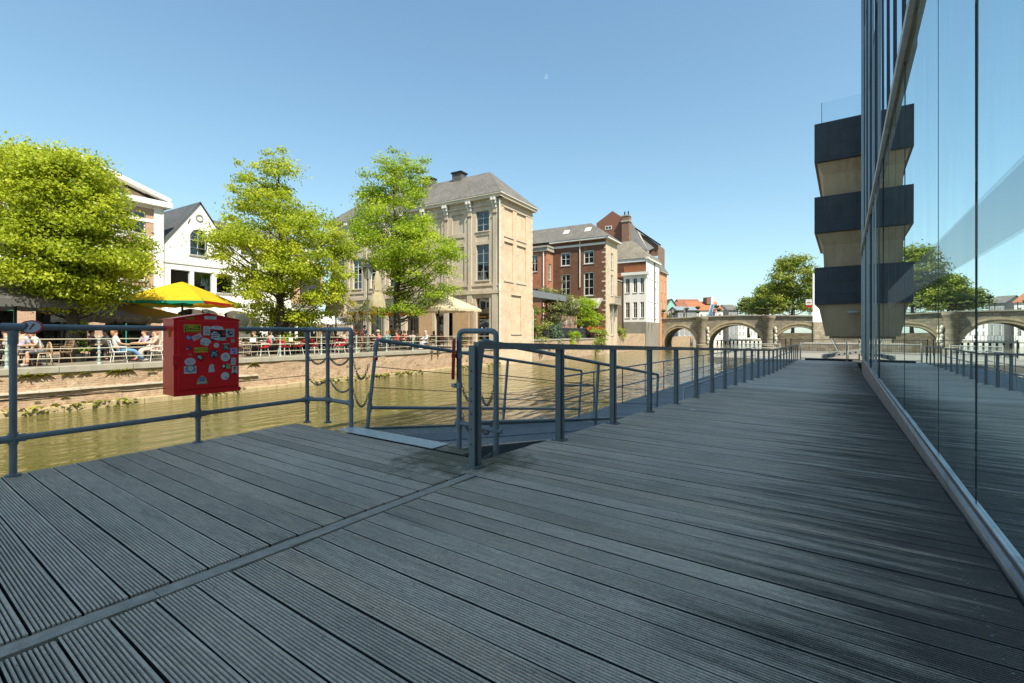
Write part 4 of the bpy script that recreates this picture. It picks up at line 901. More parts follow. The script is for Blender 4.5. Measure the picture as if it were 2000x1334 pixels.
for q0,q1 in ((5.0,3.2),(3.0,2.7),(9.2,7.5)): mb=MB(); front.bar(mb,fu(q0),fu(q1),.05,3.9,.104,.14); mb.build('wood_panel',m_plank,th)
W1=BAY[0]
cu=bpy.data.curves.new('shop_script','FONT'); cu.body='N°'; cu.size=.9; cu.extrude=.004; cu.align_x='CENTER'; cu.shear=.3; cu.materials.append(m_offwhite); letters(cu,'shop_script',th,Matrix(((0,0,-1,A0+.27),(-1,0,0,BL_-W1),(0,1,0,1.15),(0,0,0,1))))
mb=MB(); SW=A1-A0; sh=[(.85,2.35,9.95,12.45,.10,'blind'),(3.05,4.75,9.95,12.45,.10,'blind'),(.85,2.35,5.95,9.4,.10,'blind'),(3.05,4.75,5.95,9.4,.10,'blind'),(2.05,3.85,1.2,4.7,.10,'blind')]
side.make(mb,-2.2,13.15,sh); Wall((A1,0),(A1,BL_)).make(mb,-2.2,13.15); Wall((A1,BL_),(A0,BL_)).make(mb,-.2,13.15); mb.build('canal_wall',m_sidebrick,th)
mb=MB()
for h in sh: side.bar(mb,h[0]-.08,h[1]+.08,h[2]-.14,h[2]-.005,-.05,.07); mb.build('blind_sill',m_cream,th); mb=MB()
for h in sh: side.bar(mb,h[0]-.03,h[1]+.03,h[3]+.0,h[3]+.06,.002,.035)
side.bar(mb,0,SW,12.75,12.85,0,.06); side.bar(mb,0,SW,12.5,12.58,0,.04)
mb.build('blind_sills',m_cream,th)
mb=MB(); 
for k in range(22):
    side.bar(mb,0,.32 if k%2 else .2,-.2+k*.6,.2+k*.6,.002,.02); side.bar(mb,SW-(.32 if k%2 else .2),SW,-.2+k*.6,.2+k*.6,.002,.02)
mb.build('quoins',plain('pale_quoin',(.60,.49,.35),.85,0,.1,3),th)
mb=MB(); mb.tube([(A0-.12,-.12,.4),(A0-.12,-.12,5.1),(A0-.12,-.12,12.9)],.055,8); mb.lathe([(.09,0),(.09,.5),(.06,.6)],8,(A0-.12,-.12,4.9)); mb.tube([(A1-.1,-.1,.2),(A1-.1,-.1,3.6)],.06,8); mb.build('downspout',m_offwhite,th)
mb=MB(); hip(mb,A0,A1,0,BL_,13.47,3.0,BL_-3,16.75,.5); mb.build('roof',m_slate,th)
for u,zt in ((897,17.55),(838,17.0),(777,19.0)):
    r=(u-1000)/F; b=(BM@Vector((33.3,0,0))); b=(b.x-r*b.y)/(.857+.515*r); mb=MB(); zt=CAMZ+(HV-{897:338,838:349,777:330}[u])/F*(BM@Vector((33.3,b,0))).y
    mb.box(32.85,33.75,b-.55,b+.55,15.2,zt-.15); mb.build('chimney',plain('sooty_chimney',(.10,.09,.085),.85,0,.3,2),th); mb=MB(); mb.box(32.75,33.85,b-.65,b+.65,zt-.149,zt); mb.build('chimney_cap',m_black,th)
# ---- white gabled house
wg=thing('white_gabled_house','white house with a pointed gable, arched attic window and dark slate roof','building',BM)
b0=14.0; gw0=Wall((10.35,b0),(16.4,b0)); L=gw0.L; mid=2.35
wh=[(.55,1.75,4.15,5.55),(2.0,3.2,4.15,5.55),(3.5,4.7,4.15,5.55),(1.75,2.85,6.7,8.15)]
mb=MB(); gw0.make(mb,-.1,7.2,[(*h,.2,'') for h in wh[:3]]+[(1.75,2.85,6.7,7.2,.2,''),(.4,2.0,.1,2.9,.4,''),(2.5,4.4,.1,2.9,.4,'')])
GA=[(0,7.2),(1.75,7.2),(1.75,8.1),(1.95,8.42),(2.3,8.55),(2.65,8.42),(2.85,8.1),(2.85,7.2),(4.7,7.2),(mid,10.45)]
from mathutils.geometry import tessellate_polygon
tri=tessellate_polygon([[Vector((x,z,0)) for x,z in GA]]); i0=mb.p(*[gw0.at(x,z) for x,z in GA])
for t in tri:
    P=[Vector((*GA[k],0)) for k in t]; n=(P[1]-P[0]).cross(P[2]-P[0]).z; t=t if n>0 else t[::-1]; mb.face([i0+k for k in t],[GA[k] for k in t])
Wall((16.4,b0),(16.4,26)).make(mb,-.1,7.2); Wall((10.35,26),(10.35,b0)).make(mb,-.1,7.2); mb.build('wall',m_whitew,wg)
mb=MB(); 
for x in (0,):
    slope(mb,[(10.35+0,26,7.2),(10.35,b0-.15,7.2),(10.35+mid,b0-.15,10.5),(10.35+mid,26,10.5)]); slope(mb,[(10.35+4.75,b0-.15,7.15),(10.35+4.75,26,7.15),(10.35+mid,26,10.5),(10.35+mid,b0-.15,10.5)])
mb.quad((14.9,b0+.0,7.21),(16.5,b0,7.21),(16.5,26,7.21),(14.9,26,7.21))
o=mb.build('roof',m_slate2,wg)
for h in wh[:3]: window(wg,gw0,*h,D=.18,cols=1,rows=(),fm=m_frameg,curtain=.7)
window(wg,gw0,1.75,2.85,6.7,8.5,D=.2,cols=2,rows=(.6,),fm=m_frameg)
window(wg,gw0,.4,2.0,.1,2.9,D=.35,cols=2,rows=(.7,),fm=m_black,sill=False); window(wg,gw0,2.5,4.4,.1,2.9,D=.35,cols=2,rows=(.7,),fm=m_black,sill=False)
mb=MB(); mb.torus(gw0.at(mid,9.35,.02),Matrix.Rotation(R(90),3,'X'),.22,.05,16,5); mb.build('round_vent',m_stone,wg)
mb=MB(); gw0.bar(mb,-.02,L,5.95,6.08,0,.06); gw0.bar(mb,-.02,L,3.3,3.5,0,.12); mb.build('string_course',m_offwhite,wg)
for du in (-.75,.75): mb=MB(); mb.bar(gw0.at(mid+du,8.85,.03),gw0.at(mid+du*.8,9.2,.03),.06,.04); mb.build('wall_anchor',m_iron,wg)
# ---- brick house with white pediment
bh=thing('banded_brick_house','brick house with white bands and a white raking cornice behind the far left tree','building',BM)
b1=13.8; bw=Wall((.7,b1),(10.3,b1)); hs=[]
for k in range(4): hs+= [(.5+2.3*k,1.8+2.3*k,4.6,7.0),(.5+2.3*k,1.8+2.3*k,7.6,9.0)]
gs=[(.5+3.05*k,2.8+3.05*k,.1,3.2) for k in range(3)]
m_bandbrick=brick('banded_brick',(.40,.20,.12),(.48,.26,.16),(.5,.44,.36),.22,.07,.012)
mb=MB(); bw.make(mb,-.1,9.7,[(*h,.18,'') for h in hs]+[(*h,.35,'') for h in gs]); Wall((10.3,b1),(10.3,26)).make(mb,-.1,9.9); mb.poly([bw.at(0,9.7),bw.at(9.6,9.7),bw.at(4.8,11.35)],[(0,9.7),(9.6,9.7),(4.8,11.35)]); mb.build('wall',m_bandbrick,bh)
mb=MB()
for z in (3.9,5.2,6.4,7.3,8.4,9.3): bw.bar(mb,0,9.6,z,z+.22,0.002,.03)
for k in range(5): u=.22+2.3*k-.02*k; bw.bar(mb,u-.22,u+.22,3.6,9.7,.031,.12)
mb.build('white_bands',m_whitew,bh)
mb=MB(); bw.bar(mb,-.2,10.05,9.5,9.85,-.1,.45); mb.bar(bw.at(9.95,9.98,.15),bw.at(4.8,11.6,.15),.6,.26); mb.bar(bw.at(-.35,9.98,.15),bw.at(4.8,11.6,.15),.6,.26); bw.bar(mb,9.61,10.05,9.52,9.83,-3,-.1); mb.build('white_cornice',m_whitew,bh)
mb=MB(); slope(mb,[(10.4,b1,9.9),(10.4,26,9.9),(5.5,26,11.55),(5.5,b1,11.55)]); slope(mb,[(.5,26,9.9),(.5,b1,9.9),(5.5,b1,11.55),(5.5,26,11.55)]); mb.build('roof',m_slate2,bh)
for h in hs: window(bh,bw,*h,D=.16,cols=2,rows=(.6,),fm=m_white)
for h in gs: window(bh,bw,*h,D=.3,cols=2,rows=(.75,),fm=m_black if gs.index(h)%2 else plain('green_shopfront',(.03,.22,.17),.5),sill=False)
mb=MB(); mb.tube([(10.32,b1-.1,.2),(10.32,b1-.1,9.7)],.06,8); mb.build('downspout',m_offwhite,bh)
# ---- cream cafe row between the white gable and the tan house
cr_=thing('cream_cafe_row','cream building with wood panel bay and dark windows, mostly hidden by the ragged tree','building',BM)
cw=Wall((16.5,16.5),(24.2,16.5)); hs=[(.5+2.4*k,1.8+2.4*k,5.2,7.0) for k in range(3)]+[(.5+2.4*k,1.8+2.4*k,7.3,8.3) for k in range(3)]; gs=[(.4+2.5*k,2.4+2.5*k,.1,2.9) for k in range(3)]
mb=MB(); cw.make(mb,-.1,8.6,[(*h,.16,'') for h in hs]+[(*h,.3,'') for h in gs]); Wall((16.5,26),(16.5,16.5)).make(mb,-.1,8.6); mb.build('wall',m_offwhite,cr_)
for h in hs: window(cr_,cw,*h,D=.15,cols=2,rows=(.6,),fm=m_frameg)
for h in gs: window(cr_,cw,*h,D=.28,cols=2,rows=(.7,),fm=m_black,sill=False)
mb=MB(); cw.bar(mb,-.1,7.8,8.6,8.9,-.2,.3); cw.bar(mb,0,7.7,3.3,3.55,0,.25); mb.build('cornice',m_offwhite,cr_)
mb=MB(); slope(mb,[(16.3,16.2,8.92),(24.2,16.2,8.92),(24.2,21,11),(16.3,21,11)]); mb.quad((16.3,21,11),(24.2,21,11),(24.2,26,8.9),(16.3,26,8.9)); mb.build('roof',m_slate2,cr_)
mb=MB(); cw.bar(mb,4.9,7.6,3.9,7.6,.02,.9); mb.build('wood_bay',m_plank,cr_)
mb=MB(); cw.bar(mb,5.2,7.3,4.6,6.9,.905,.93); mb.build('bay_window',m_room,cr_)
mb=MB(); cw.bar(mb,4.9,7.6,.2,3.0,.1,2.8); mb.build('glass_porch',m_pane,cr_)
# white arched pavilion front at the foot of the white house
wp=thing('white_arched_awning','row of white arched shopfront canopies behind the terrace','awning',BM@T(10.6,12.6,0))
mb=MB()
for k in range(3):
    x0=k*2.9
    for j in range(8):
        a0,a1=math.pi*j/8,math.pi*(j+1)/8; f=lambda a,r:(x0+1.4-r*math.cos(a)*1.35,0,2.35+.55*r*math.sin(a))
        mb.quad(f(a0,1.0),f(a1,1.0),f(a1,1.28),f(a0,1.28)); p,q=f(a0,1.28),f(a1,1.28); mb.quad(p,q,(q[0],1.3,q[2]),(p[0],1.3,p[2]))
    mb.box(x0-.12,x0+.08,-.05,.05,0,2.4)
mb.box(8.6,8.8,-.05,.05,0,2.4); mb.build('arches',m_whitew,wp)
o=MB(); o.lathe([(.48,-.03),(.5,0),(.48,.03)],24); o.build('round_wall_disc',m_railcream,None,True,BM@T(bank_a(470,9),9,0)@Matrix.Translation((0,0,1.98))@Matrix.Rotation(R(55),4,'Z')@Matrix.Rotation(R(90),4,'Y'),label='round beige disc hanging under the white canopy right of the yellow parasol',category='sign')

lh=thing('plain_cream_house','plain cream house at the far left edge behind the grey parasol','building',BM)
lw_=Wall((-16,14.2),(.5,14.2)); hs=[(1+2.6*k,2.4+2.6*k,z,z+1.7) for k in range(6) for z in (4.4,)]; gs=[(.6+2.7*k,2.8+2.7*k,.1,3.0) for k in range(6)]
mb=MB(); lw_.make(mb,-.1,7.4,[(*h,.16,'') for h in hs]+[(*h,.3,'') for h in gs]); Wall((.5,14.2),(.5,26)).make(mb,-.1,7.4); mb.build('wall',m_offwhite,lh)
for h in hs: window(lh,lw_,*h,D=.15,cols=2,rows=(.6,),fm=m_frameg)
for h in gs: window(lh,lw_,*h,D=.28,cols=2,rows=(.7,),fm=m_black,sill=False)
mb=MB(); slope(mb,[(-16,13.8,7.42),(.5,13.8,7.42),(.5,20,10.5),(-16,20,10.5)]); mb.quad((-16,20,10.5),(.5,20,10.5),(.5,26,7.4),(-16,26,7.4)); mb.build('roof',m_slate2,lh)
# ================================================================== houses farther along the far bank
br=thing('brown_brick_house','dark brown brick house with slate hip roof, two skylights and a pale canal side','building',BM)
a0,a1=57.3,62.2; fw_=Wall((a0,8.05),(a0,0)); sw=Wall((a0,0),(a1,0)); H=14.2
def fb(u,a=57.3):
    r=(u-1000)/F; p=BM@Vector((a,0,0)); return (p.x-r*p.y)/(.857+.515*r)
def zz(v,a,b): return CAMZ+(HV-v)/F*(BM@Vector((a,b,0))).y
hs=[]
for ul,ur,vt,vb in ((1095,1114,494,520),(1140,1160,490,516),(1096,1114,536,580),(1140,1160,532,578)):
    bl,b2=fb(ul),fb(ur); hs.append((8.05-bl,8.05-b2,zz(vb,a0,bl),zz(vt,a0,bl)))
mb=MB(); fw_.make(mb,-2.2,H,[(*h,.2,'') for h in hs]); mb.build('front_wall',m_brownbrick,br)
for k,h in enumerate(hs): window(br,fw_,*h,D=.16,cols=2,rows=(.5,) if k<2 else (.35,.7),fm=m_white,fw=.13,curtain=.5 if k<2 else 0)
ss=[(2.1,3.1,zz(525,59,0),zz(493,59,0)),(2.1,3.1,zz(577,59,0),zz(536,59,0)),(2.1,3.1,zz(655,59,0),zz(607,59,0))]
mb=MB(); sw.make(mb,-2.2,H,[(*h,.2,'') for h in ss]); mb.build('canal_wall',m_palecan,br)
for h in ss: window(br,sw,*h,D=.16,cols=2,rows=(.6,),fm=m_white,fw=.09)
mb=MB()
for k in range(20): fw_.bar(mb,8.05-(.55 if k%2 else .2),8.05,1.0+k*.66,1.22+k*.66,.002,.02)
mb.build('quoins',m_palecan,br)
mb=MB(); zb=zz(582,59,0); sw.bar(mb,1.4,4.0,zb-.9,zb-.75,0,.9); sw.bar(mb,1.8,2.0,zb-2.6,zb-.9,0,.5); sw.bar(mb,3.3,3.5,zb-2.6,zb-.9,0,.5)
for k in range(14): sw.bar(mb,1.42+k*.19,1.5+k*.19,zb-.75,zb+.15,.8,.86)
sw.bar(mb,1.4,4.0,zb+.15,zb+.25,.76,.9); mb.build('balcony',m_stone,br)
mb=MB(); fw_.bar(mb,-.4,7.95,H-.75,H-.45,0,.08); fw_.bar(mb,-.3,8.2,H,H+.22,-.1,.55); sw.bar(mb,-.5,5.3,H+.0,H+.222,-.1,.55); mb.build('cornice',m_offwhite,br)
mb=MB(); hip(mb,a0,a1,0,17,H+.23,3.1,16,17.15,.6); mb.build('roof',m_slate,br)
for u,v in ((1108,463),(1150,458)):
    b=fb(u,58.6); f=.5; z=H+.23+(17.15-H-.23)*((58.55-a0+.6)/(59.75-a0+.6)); mb=MB(); dz=(17.15-H-.23)/(59.75-a0+.6)
    x0,x1=58.0,58.75; P=lambda x,y,o:(x-o*.75,y,H+.23+(x-a0+.6)*dz+o); mb.quad(P(x0,b+.45,.06),P(x0,b-.45,.06),P(x1,b-.45,.06),P(x1,b+.45,.06)); mb.quad(P(x0,b+.45,.0),P(x0,b-.45,.0),P(x0,b-.45,.06),P(x0,b+.45,.06)); mb.build('skylight',plain('skylight_pane',(.62,.60,.55),.25),br)
mb=MB(); mb.tube([(a0-.1,fb(1133),7.7),(a0-.1,fb(1133),14.1)],.07,6); mb.build('downspout',m_offwhite,br)
# orange-red wing projecting left of it
zw=13.4; wf=Wall((55.2,17),(55.2,8.0)); wsd=Wall((55.2,8.0),(57.3,8.0))
def fb2(u): return fb(u,55.2)
h1=[(17-fb2(1038),17-fb2(1050),zz(531,55.2,10),zz(498,55.2,10)),(17-fb2(1038),17-fb2(1051),zz(579,55.2,10),zz(563,55.2,10))]; h2=[(.7,1.6,zz(547,56,8),zz(515,56,8))]
mb=MB(); wf.make(mb,-2,zw,[(*h,.18,'') for h in h1]); wsd.make(mb,-2,zw,[(*h,.18,'') for h in h2]); mb.build('red_wing',m_redbrick,br)
for h in h1: window(br,wf,*h,D=.15,cols=2,rows=(.5,),fm=m_white,fw=.09)
for h in h2: window(br,wsd,*h,D=.15,cols=2,rows=(.5,),fm=m_white,fw=.09)
mb=MB(); wf.bar(mb,-.2,9.3,zw-.5,zw,0,.25); wsd.bar(mb,-.24,2.1,zw-.5,zw+.002,0,.25); wf.bar(mb,-.2,9.35,zw+.003,zw+.25,-2,.4); mb.build('wing_cornice',m_stone,br)
mb=MB(); mb.tube([(55.1,fb2(1062),.5),(55.1,fb2(1062),12.9)],.08,6); mb.build('wing_downspout',m_offwhite,br)
mb=MB(); mb.lathe([(.35,0),(.35,.5),(.2,.9)],8,(59.6,13.5,17)); mb.build('clay_pot',m_redtile,br)
# narrow dark brown house between brown and white
nh=thing('narrow_dark_house','narrow brown rendered strip of house squeezed between the brown brick and white houses','building',BM)
mb=MB(); Wall((70,9),(70,4.3)).make(mb,-2.2,10.4); Wall((70,4.3),(78,4.3)).make(mb,-2.2,10.4); mb.build('wall',plain('dark_brown_render',(.13,.09,.06),.9,0,.25,1,.2),nh)
mb=MB(); Wall((70,9),(70,4.3)).bar(mb,2.2,3.4,4.2,5.2,.01,.06); mb.build('grey_vent_box',m_stone,nh)
mb=MB(); mb.box(69.9,78,4.2,9,10.4,10.6); mb.build('flat_roof',m_stone,nh)
# white canal house
wh_=thing('white_canal_house','white canal house with a lower block, roof terrace with rusty railing and grey cement base','building',BM)
aF,aE=77.7,86.9; b4=4.0; lf=Wall((aF,b4),(aF,0)); ls=Wall((aF,0),(aE,0)); ZB_=3.25
def fz(v,a=77.7,b=2): return zz(v,a,b)
lw=[]
for ul,ur in ((1221.5,1230),(1236.5,1244.5),(1250.5,1258)):
    bl,b2=fb(ul,aF),fb(ur,aF)
    for vt,vb in ((543,572),(590,621)): lw.append((b4-bl,b4-b2,fz(vb),fz(vt)))
zt=fz(537.5); ze=14.2
mb=MB(); lf.make(mb,ZB_,zt,[(*h,.2,'') for h in lw])
sw_=[]
for k in range(3):
    u0=.9+1.45*k
    for v0,v1 in ((10.9,12.6),(6.9,9.6),(3.9,6.1)): sw_.append((u0,u0+.62,v0,v1))
for k in range(2):
    u0=6.0+1.5*k
    for v0,v1 in ((10.9,12.6),(6.9,9.6),(3.9,6.1)): sw_.append((u0,u0+.62,v0,v1))
ls.make(mb,ZB_,ze,[(*h,.2,'') for h in sw_]); mb.build('white_wall',m_whitew,wh_)
for h in lw: window(wh_,lf,*h,D=.15,cols=2,rows=(.62,),fm=m_white,fw=.10)
for h in sw_: window(wh_,ls,*h,D=.16,cols=1,rows=(.6,),fm=m_white,fw=.09)
mb=MB(); lf.make(mb,-2.2,ZB_); ls.make(mb,-2.2,ZB_,[(1.4,1.9,1.5,3.0,.2,'blind'),(3.6,4.1,1.5,2.9,.2,'blind')]); Wall((aF,9.5),(aF,b4)).make(mb,-2.2,ZB_) if False else None; mb.build('cement_base',m_greybase,wh_)
mb=MB(); lf.bar(mb,-.3,b4+.45,zt,zt+.5,-.2,.45); ls.bar(mb,-.44,.6,zt+.002,zt+.502,-.2,.45); mb.build('terrace_cornice',m_offwhite,wh_)
mb=MB()
for k in range(11): lf.bar(mb,.1+k*.38,.15+k*.38,zt+.5,zt+1.75,-.02,.03)
lf.bar(mb,.1,b4-.1,zt+1.70,zt+1.76,-.02,.03); lf.bar(mb,.1,b4-.1,zt+.62,zt+1.66,-.016,-.01); mb.build('terrace_railing',plain('rusty_panel',(.30,.11,.045),.7,.1,.3,3),wh_)
for b,c in ((1.3,m_leafg),(1.9,m_leafg)): leaf_cloud('terrace_plant',c,wh_,[(aF+.5,b,zt+1.5,.45)],60,.25,int(b*10))
mb=MB(); lb_=Wall((aF+1.6,8),(aF+1.6,-.02)); lb_.make(mb,zt,ze); mb.build('brick_upper_wall',m_redbrick,wh_)
mb=MB(); ls.bar(mb,-.05,9.3,ze,ze+.35,-.1,.4); lb_.bar(mb,-.2,8.05,ze-.25,ze+.352,-.1,.6); mb.build('gutter',m_offwhite,wh_)
mb=MB(); hip(mb,aF+1.2,aE,-.1,10.5,ze+.353,3.9,6,18.6,.35); mb.build('roof',m_tile,wh_)
mb=MB(); mb.tube([(aF+6.0-.5,-.1,3.3),(aF+5.5,-.1,ze)],.08,6); mb.build('downspout',m_black,wh_)
# tall brick gable behind
tg_=thing('tall_brick_gable_house','tall brick gable with small white window and big chimney, behind the white canal house','building',BM)
ag=90; def_b=lambda u:fb(u,ag)
bl,bm_,b2=def_b(1165),def_b(1196),def_b(1229); zc=zz(436,ag,bl); zp=zz(412,ag,bm_)
gl=Wall((ag,bl),(ag,b2)); wv=(bl-def_b(1182),bl-def_b(1195),zz(446,ag,9),zz(439,ag,9))
mb=MB(); gl.make(mb,-2,zc,[(*wv,.2,'')]) if False else gl.make(mb,8,zz(462,ag,8)); Wp=[(0,zz(462,ag,8)),(bl-b2,zz(462,ag,8)),(bl-b2,zc-.5),(bl-bm_,zp),(0,zc)]
mb.poly([gl.at(x,z) for x,z in Wp],Wp); mb.build('gable_wall',brick('gable_brick',(.20,.085,.058),(.26,.115,.08),(.22,.15,.12),.25,.08,.008),tg_)
w=MB(); gl.bar(w,wv[0],wv[1],wv[2],wv[3],.01,.06); wo=w.build('window',m_white,tg_); w=MB(); x=(wv[0]+wv[1])/2
gl.bar(w,wv[0]+.12,x-.05,wv[2]+.12,wv[3]-.12,.065,.07); gl.bar(w,x+.05,wv[1]-.12,wv[2]+.12,wv[3]-.12,.065,.07); w.build('pane',m_room,wo)
cb=def_b(1224); mb=MB(); mb.box(ag-.9,ag+.6,cb-.75,cb+.75,12,zz(424,ag,cb)); mb.build('chimney',m_chimbrick,tg_); 
mb=MB(); z=zz(432,ag,cb); mb.box(ag-1.05,ag+.75,cb-.9,cb+.9,z-.3,z); mb.box(ag-1.0,ag+.7,cb-.85,cb+.85,zz(424,ag,cb),zz(422,ag,cb)); mb.build('chimney_band',m_stone,tg_)
for d in (-.4,.35): mb=MB(); z=zz(422,ag,cb); mb.tube([(ag-.2,cb+d,z),(ag-.2,cb+d,z+.9)],.13,7); mb.build('chimney_pot',m_black,tg_)
def edge(u,v,a): b=fb(u,a); return (a,b,zz(v,a,b))
mb=MB(); slope(mb,[edge(1229,470,90.5),edge(1268,492,90.5),edge(1231,430,93)]); slope(mb,[edge(1232,436,94),edge(1262,492,91.2),edge(1286,480,94),edge(1244,448,97)]); mb.build('roof',m_slate2,tg_)
mb=MB(); wr=[edge(1241,452,93.2),edge(1240,500,93.2),edge(1285,500,93.2),edge(1285,478,93.2),edge(1262,462,93.2)]; mb.poly(wr,[(p[1],p[2]) for p in wr]); p=edge(1285,500,93.2); q=edge(1285,478,93.2); mb.quad((93.2,p[1],p[2]-6),(99,p[1],p[2]-6),(99,q[1],q[2]),(93.2,q[1],q[2])); mb.build('side_gable',m_chimbrick,tg_)
mb=MB(); mb.bar(edge(1243,447,93.1),edge(1266,494,91.0),.35,.3); mb.build('gable_coping',m_stone,tg_)
mb=MB(); mb.bar(edge(1241,446,93.0),edge(1290,479,93.0),.5,.3); mb.build('dark_verge',m_black,tg_)
# orange brick house by the bridge
oh=thing('orange_brick_house','orange brick house with a grey mansard roof at the near end of the bridge','building',BM)
ow=Wall((87.4,0),(93.2,0)); zo=zz(536,92,0); hs=[(1.2,2.0,9.2,11.6),(3.8,4.6,9.2,11.6),(1.2,2.0,5.2,7.6),(3.8,4.6,5.2,7.6)]
mb=MB(); ow.make(mb,-2,zo,[(*h,.2,'') for h in hs]); Wall((87.4,9),(87.4,0)).make(mb,-2,zo); Wall((93.2,0),(93.2,9)).make(mb,-2,zo); mb.build('wall',brick('orange_brick',(.52,.22,.10),(.60,.28,.14),(.5,.36,.25),.25,.08,.008),oh)
for h in hs: window(oh,ow,*h,D=.16,cols=1,rows=(.5,),fm=m_white,fw=.1)
mb=MB(); slope(mb,[(87.2,-.3,zo+.2),(93.5,-.3,zo+.2),(93,1.6,zo+3.4),(88,1.6,zo+3.4)]); slope(mb,[(93.5,-.3,zo+.2),(93.5,9,zo+.2),(93,9,zo+3.4),(93,1.6,zo+3.4)]); slope(mb,[(87.2,9,zo+.2),(87.2,-.3,zo+.2),(88,1.6,zo+3.4),(88,9,zo+3.4)]); mb.build('roof',m_slate,oh)
mb=MB(); ow.bar(mb,-.2,6.2,zo,zo+.2,-.1,.35); mb.build('cornice',m_stone,oh)
# low quay beyond the tan house, terrace base and bank to the bridge
lq=thing('garden_quay_wall','low ivy-grown quay wall under the garden terrace beyond the tan house','wall',BM)
mb=MB(); rough_wall(mb,36.4,57.3,-2.4,.45,.6); mb.build('brickwork',m_quay,lq); mb=MB(); mb.box(36.4,57.3,-.08,.5,.455,.60); mb.build('coping',m_coping,lq)
mb=MB(); rough_wall(mb,62.2,77.6,-2.4,1.2,.6,.15); mb.build('yard_wall',m_quay,lq); mb=MB(); rough_wall(mb,93.2,170,-2.4,.6,1.2); mb.build('far_quay',m_quay,lq)
# ================================================================== bridge
bg=thing('stone_bridge','old grey stone bridge with three round arches across the canal','bridge',GM)
AR=[(1.07,7.09,2.27),(9.15,18.1,2.75),(19.9,27.2,2.35)]; CZ=-1.1; X0,X1=-4,33.5; NS=18
def topz(x): return 3.95+.42*math.exp(-((x-14)/11)**2)
def bz(x):
    for a,b,c in AR:
        if a<x<b: q=(x-(a+b)/2)/((b-a)/2); return CZ+(c-CZ)*math.sqrt(max(0,1-q*q))
    return -2.6
xs=[X0]
for a,b,c in AR: xs+=[a]+[(a+b)/2-(b-a)/2*math.cos(math.pi*k/NS) for k in range(1,NS)]+[b]
xs+=[X1]; full=[]
for k in range(len(xs)-1):
    n=1 if xs[k+1]-xs[k]<1 else 4
    for j in range(n): full.append(xs[k]+(xs[k+1]-xs[k])*j/n)
full.append(X1)
m_bstone=brick('bridge_stone',(.24,.205,.15),(.38,.325,.24),(.16,.135,.10),.7,.38,.02,(.17,.145,.09),(.07,.066,.05),.75,.9)
mb=MB(); BW=6.5
for k in range(len(full)-1):
    x0,x1=full[k],full[k+1]; xm=(x0+x1)/2; ins=any(a<xm<b for a,b,c in AR)
    z0=(bz(x0) if ins else -2.6); z1=(bz(x1) if ins else -2.6)
    if ins:
        if any(abs(x0-a)<1e-6 for a,b,c in AR): z0=CZ
        if any(abs(x1-b)<1e-6 for a,b,c in AR): z1=CZ
    t0,t1=topz(x0),topz(x1)
    mb.quad((x0,0,z0),(x1,0,z1),(x1,0,t1),(x0,0,t0),[(x0,z0),(x1,z1),(x1,t1),(x0,t0)]); mb.quad((x1,BW,z1),(x0,BW,z0),(x0,BW,t0),(x1,BW,t1),[(x1,z1),(x0,z0),(x0,t0),(x1,t1)])
    mb.quad((x0,0,t0),(x1,0,t1),(x1,BW,t1),(x0,BW,t0))
    if ins: mb.quad((x0,BW,z0),(x1,BW,z1),(x1,0,z1),(x0,0,z0),[(0,k*.4),(0,k*.4+.4),(BW,k*.4+.4),(BW,k*.4)][::-1])
for a,b,c in AR:
    for x in (a,b):
        P=[(x,0,-2.6),(x,BW,-2.6),(x,BW,CZ),(x,0,CZ)]; P=P if x==b else P[::-1]; mb.quad(*P[::-1])
mb.build('body',m_bstone,bg)
m_ring=plain('arch_stone',(.40,.32,.21),.85,0,.3,1.5,.35,.2,(.16,.135,.09))
mb=MB()
for a,b,c in AR:                              # moulded arch rings
    cx,rx=(a+b)/2,(b-a)/2
    for k in range(28):
        t0,t1=math.pi*k/28,math.pi*(k+1)/28; f=lambda t,e,y:(cx-(rx+e)*math.cos(t),y,CZ+(c-CZ+e)*math.sin(t))
        for e0,e1,y in ((.0,.42,-.06),(.42,.62,-.16),(.62,.72,-.08)):
            mb.quad(f(t0,e0,y),f(t1,e0,y),f(t1,e1,y),f(t0,e1,y)); mb.quad(f(t0,e1,y),f(t1,e1,y),f(t1,e1,0),f(t0,e1,0)); mb.quad(f(t1,e0,y),f(t0,e0,y),f(t0,e0,.0),f(t1,e0,0))
    mb.build('arch_ring',m_ring,bg); mb=MB()
if 0: mb.build('arch_rings',plain('arch_stone',(.42,.34,.23),.85,0,.2,2,.25,.2,(.2,.17,.11)),bg)
for x,r_ in ((8.12,.85),(19.0,.85)):
    mb=MB(); mb.lathe([(r_+.25,-2.6),(r_+.25,-.9),(r_,-.75),(r_,topz(x)-.9),(r_+.2,topz(x)-.55),(r_+.3,topz(x)-.2),(r_+.3,topz(x)+.05)],14,(x,.05,0),1,1.1); mb.build('pier_turret',m_bstone,bg,'auto')
    mb=MB(); 
    for k,(dz,s) in enumerate(((0,.45),(.55,.5),(1.2,.42),(1.9,.38),(2.4,.45))): mb.sphere((x+r_+.15+.1*(k%2),-.35,-.4+dz),s*.6,s*.7,s,8,5)
    mb.build('carved_figure',plain('pale_carving',(.50,.46,.38),.85,0,.25,3,.4),bg,True)
mb=MB()
for k in range(38): x0=X0+k; 
for k in range(int(X1-X0)):
    x0=X0+k; mb.bar((x0,-.08,topz(x0)+.05),(x0+1,-.08,topz(x0+1)+.05),.35,.2)
mb.build('coping',m_coping,bg)
mb=MB()
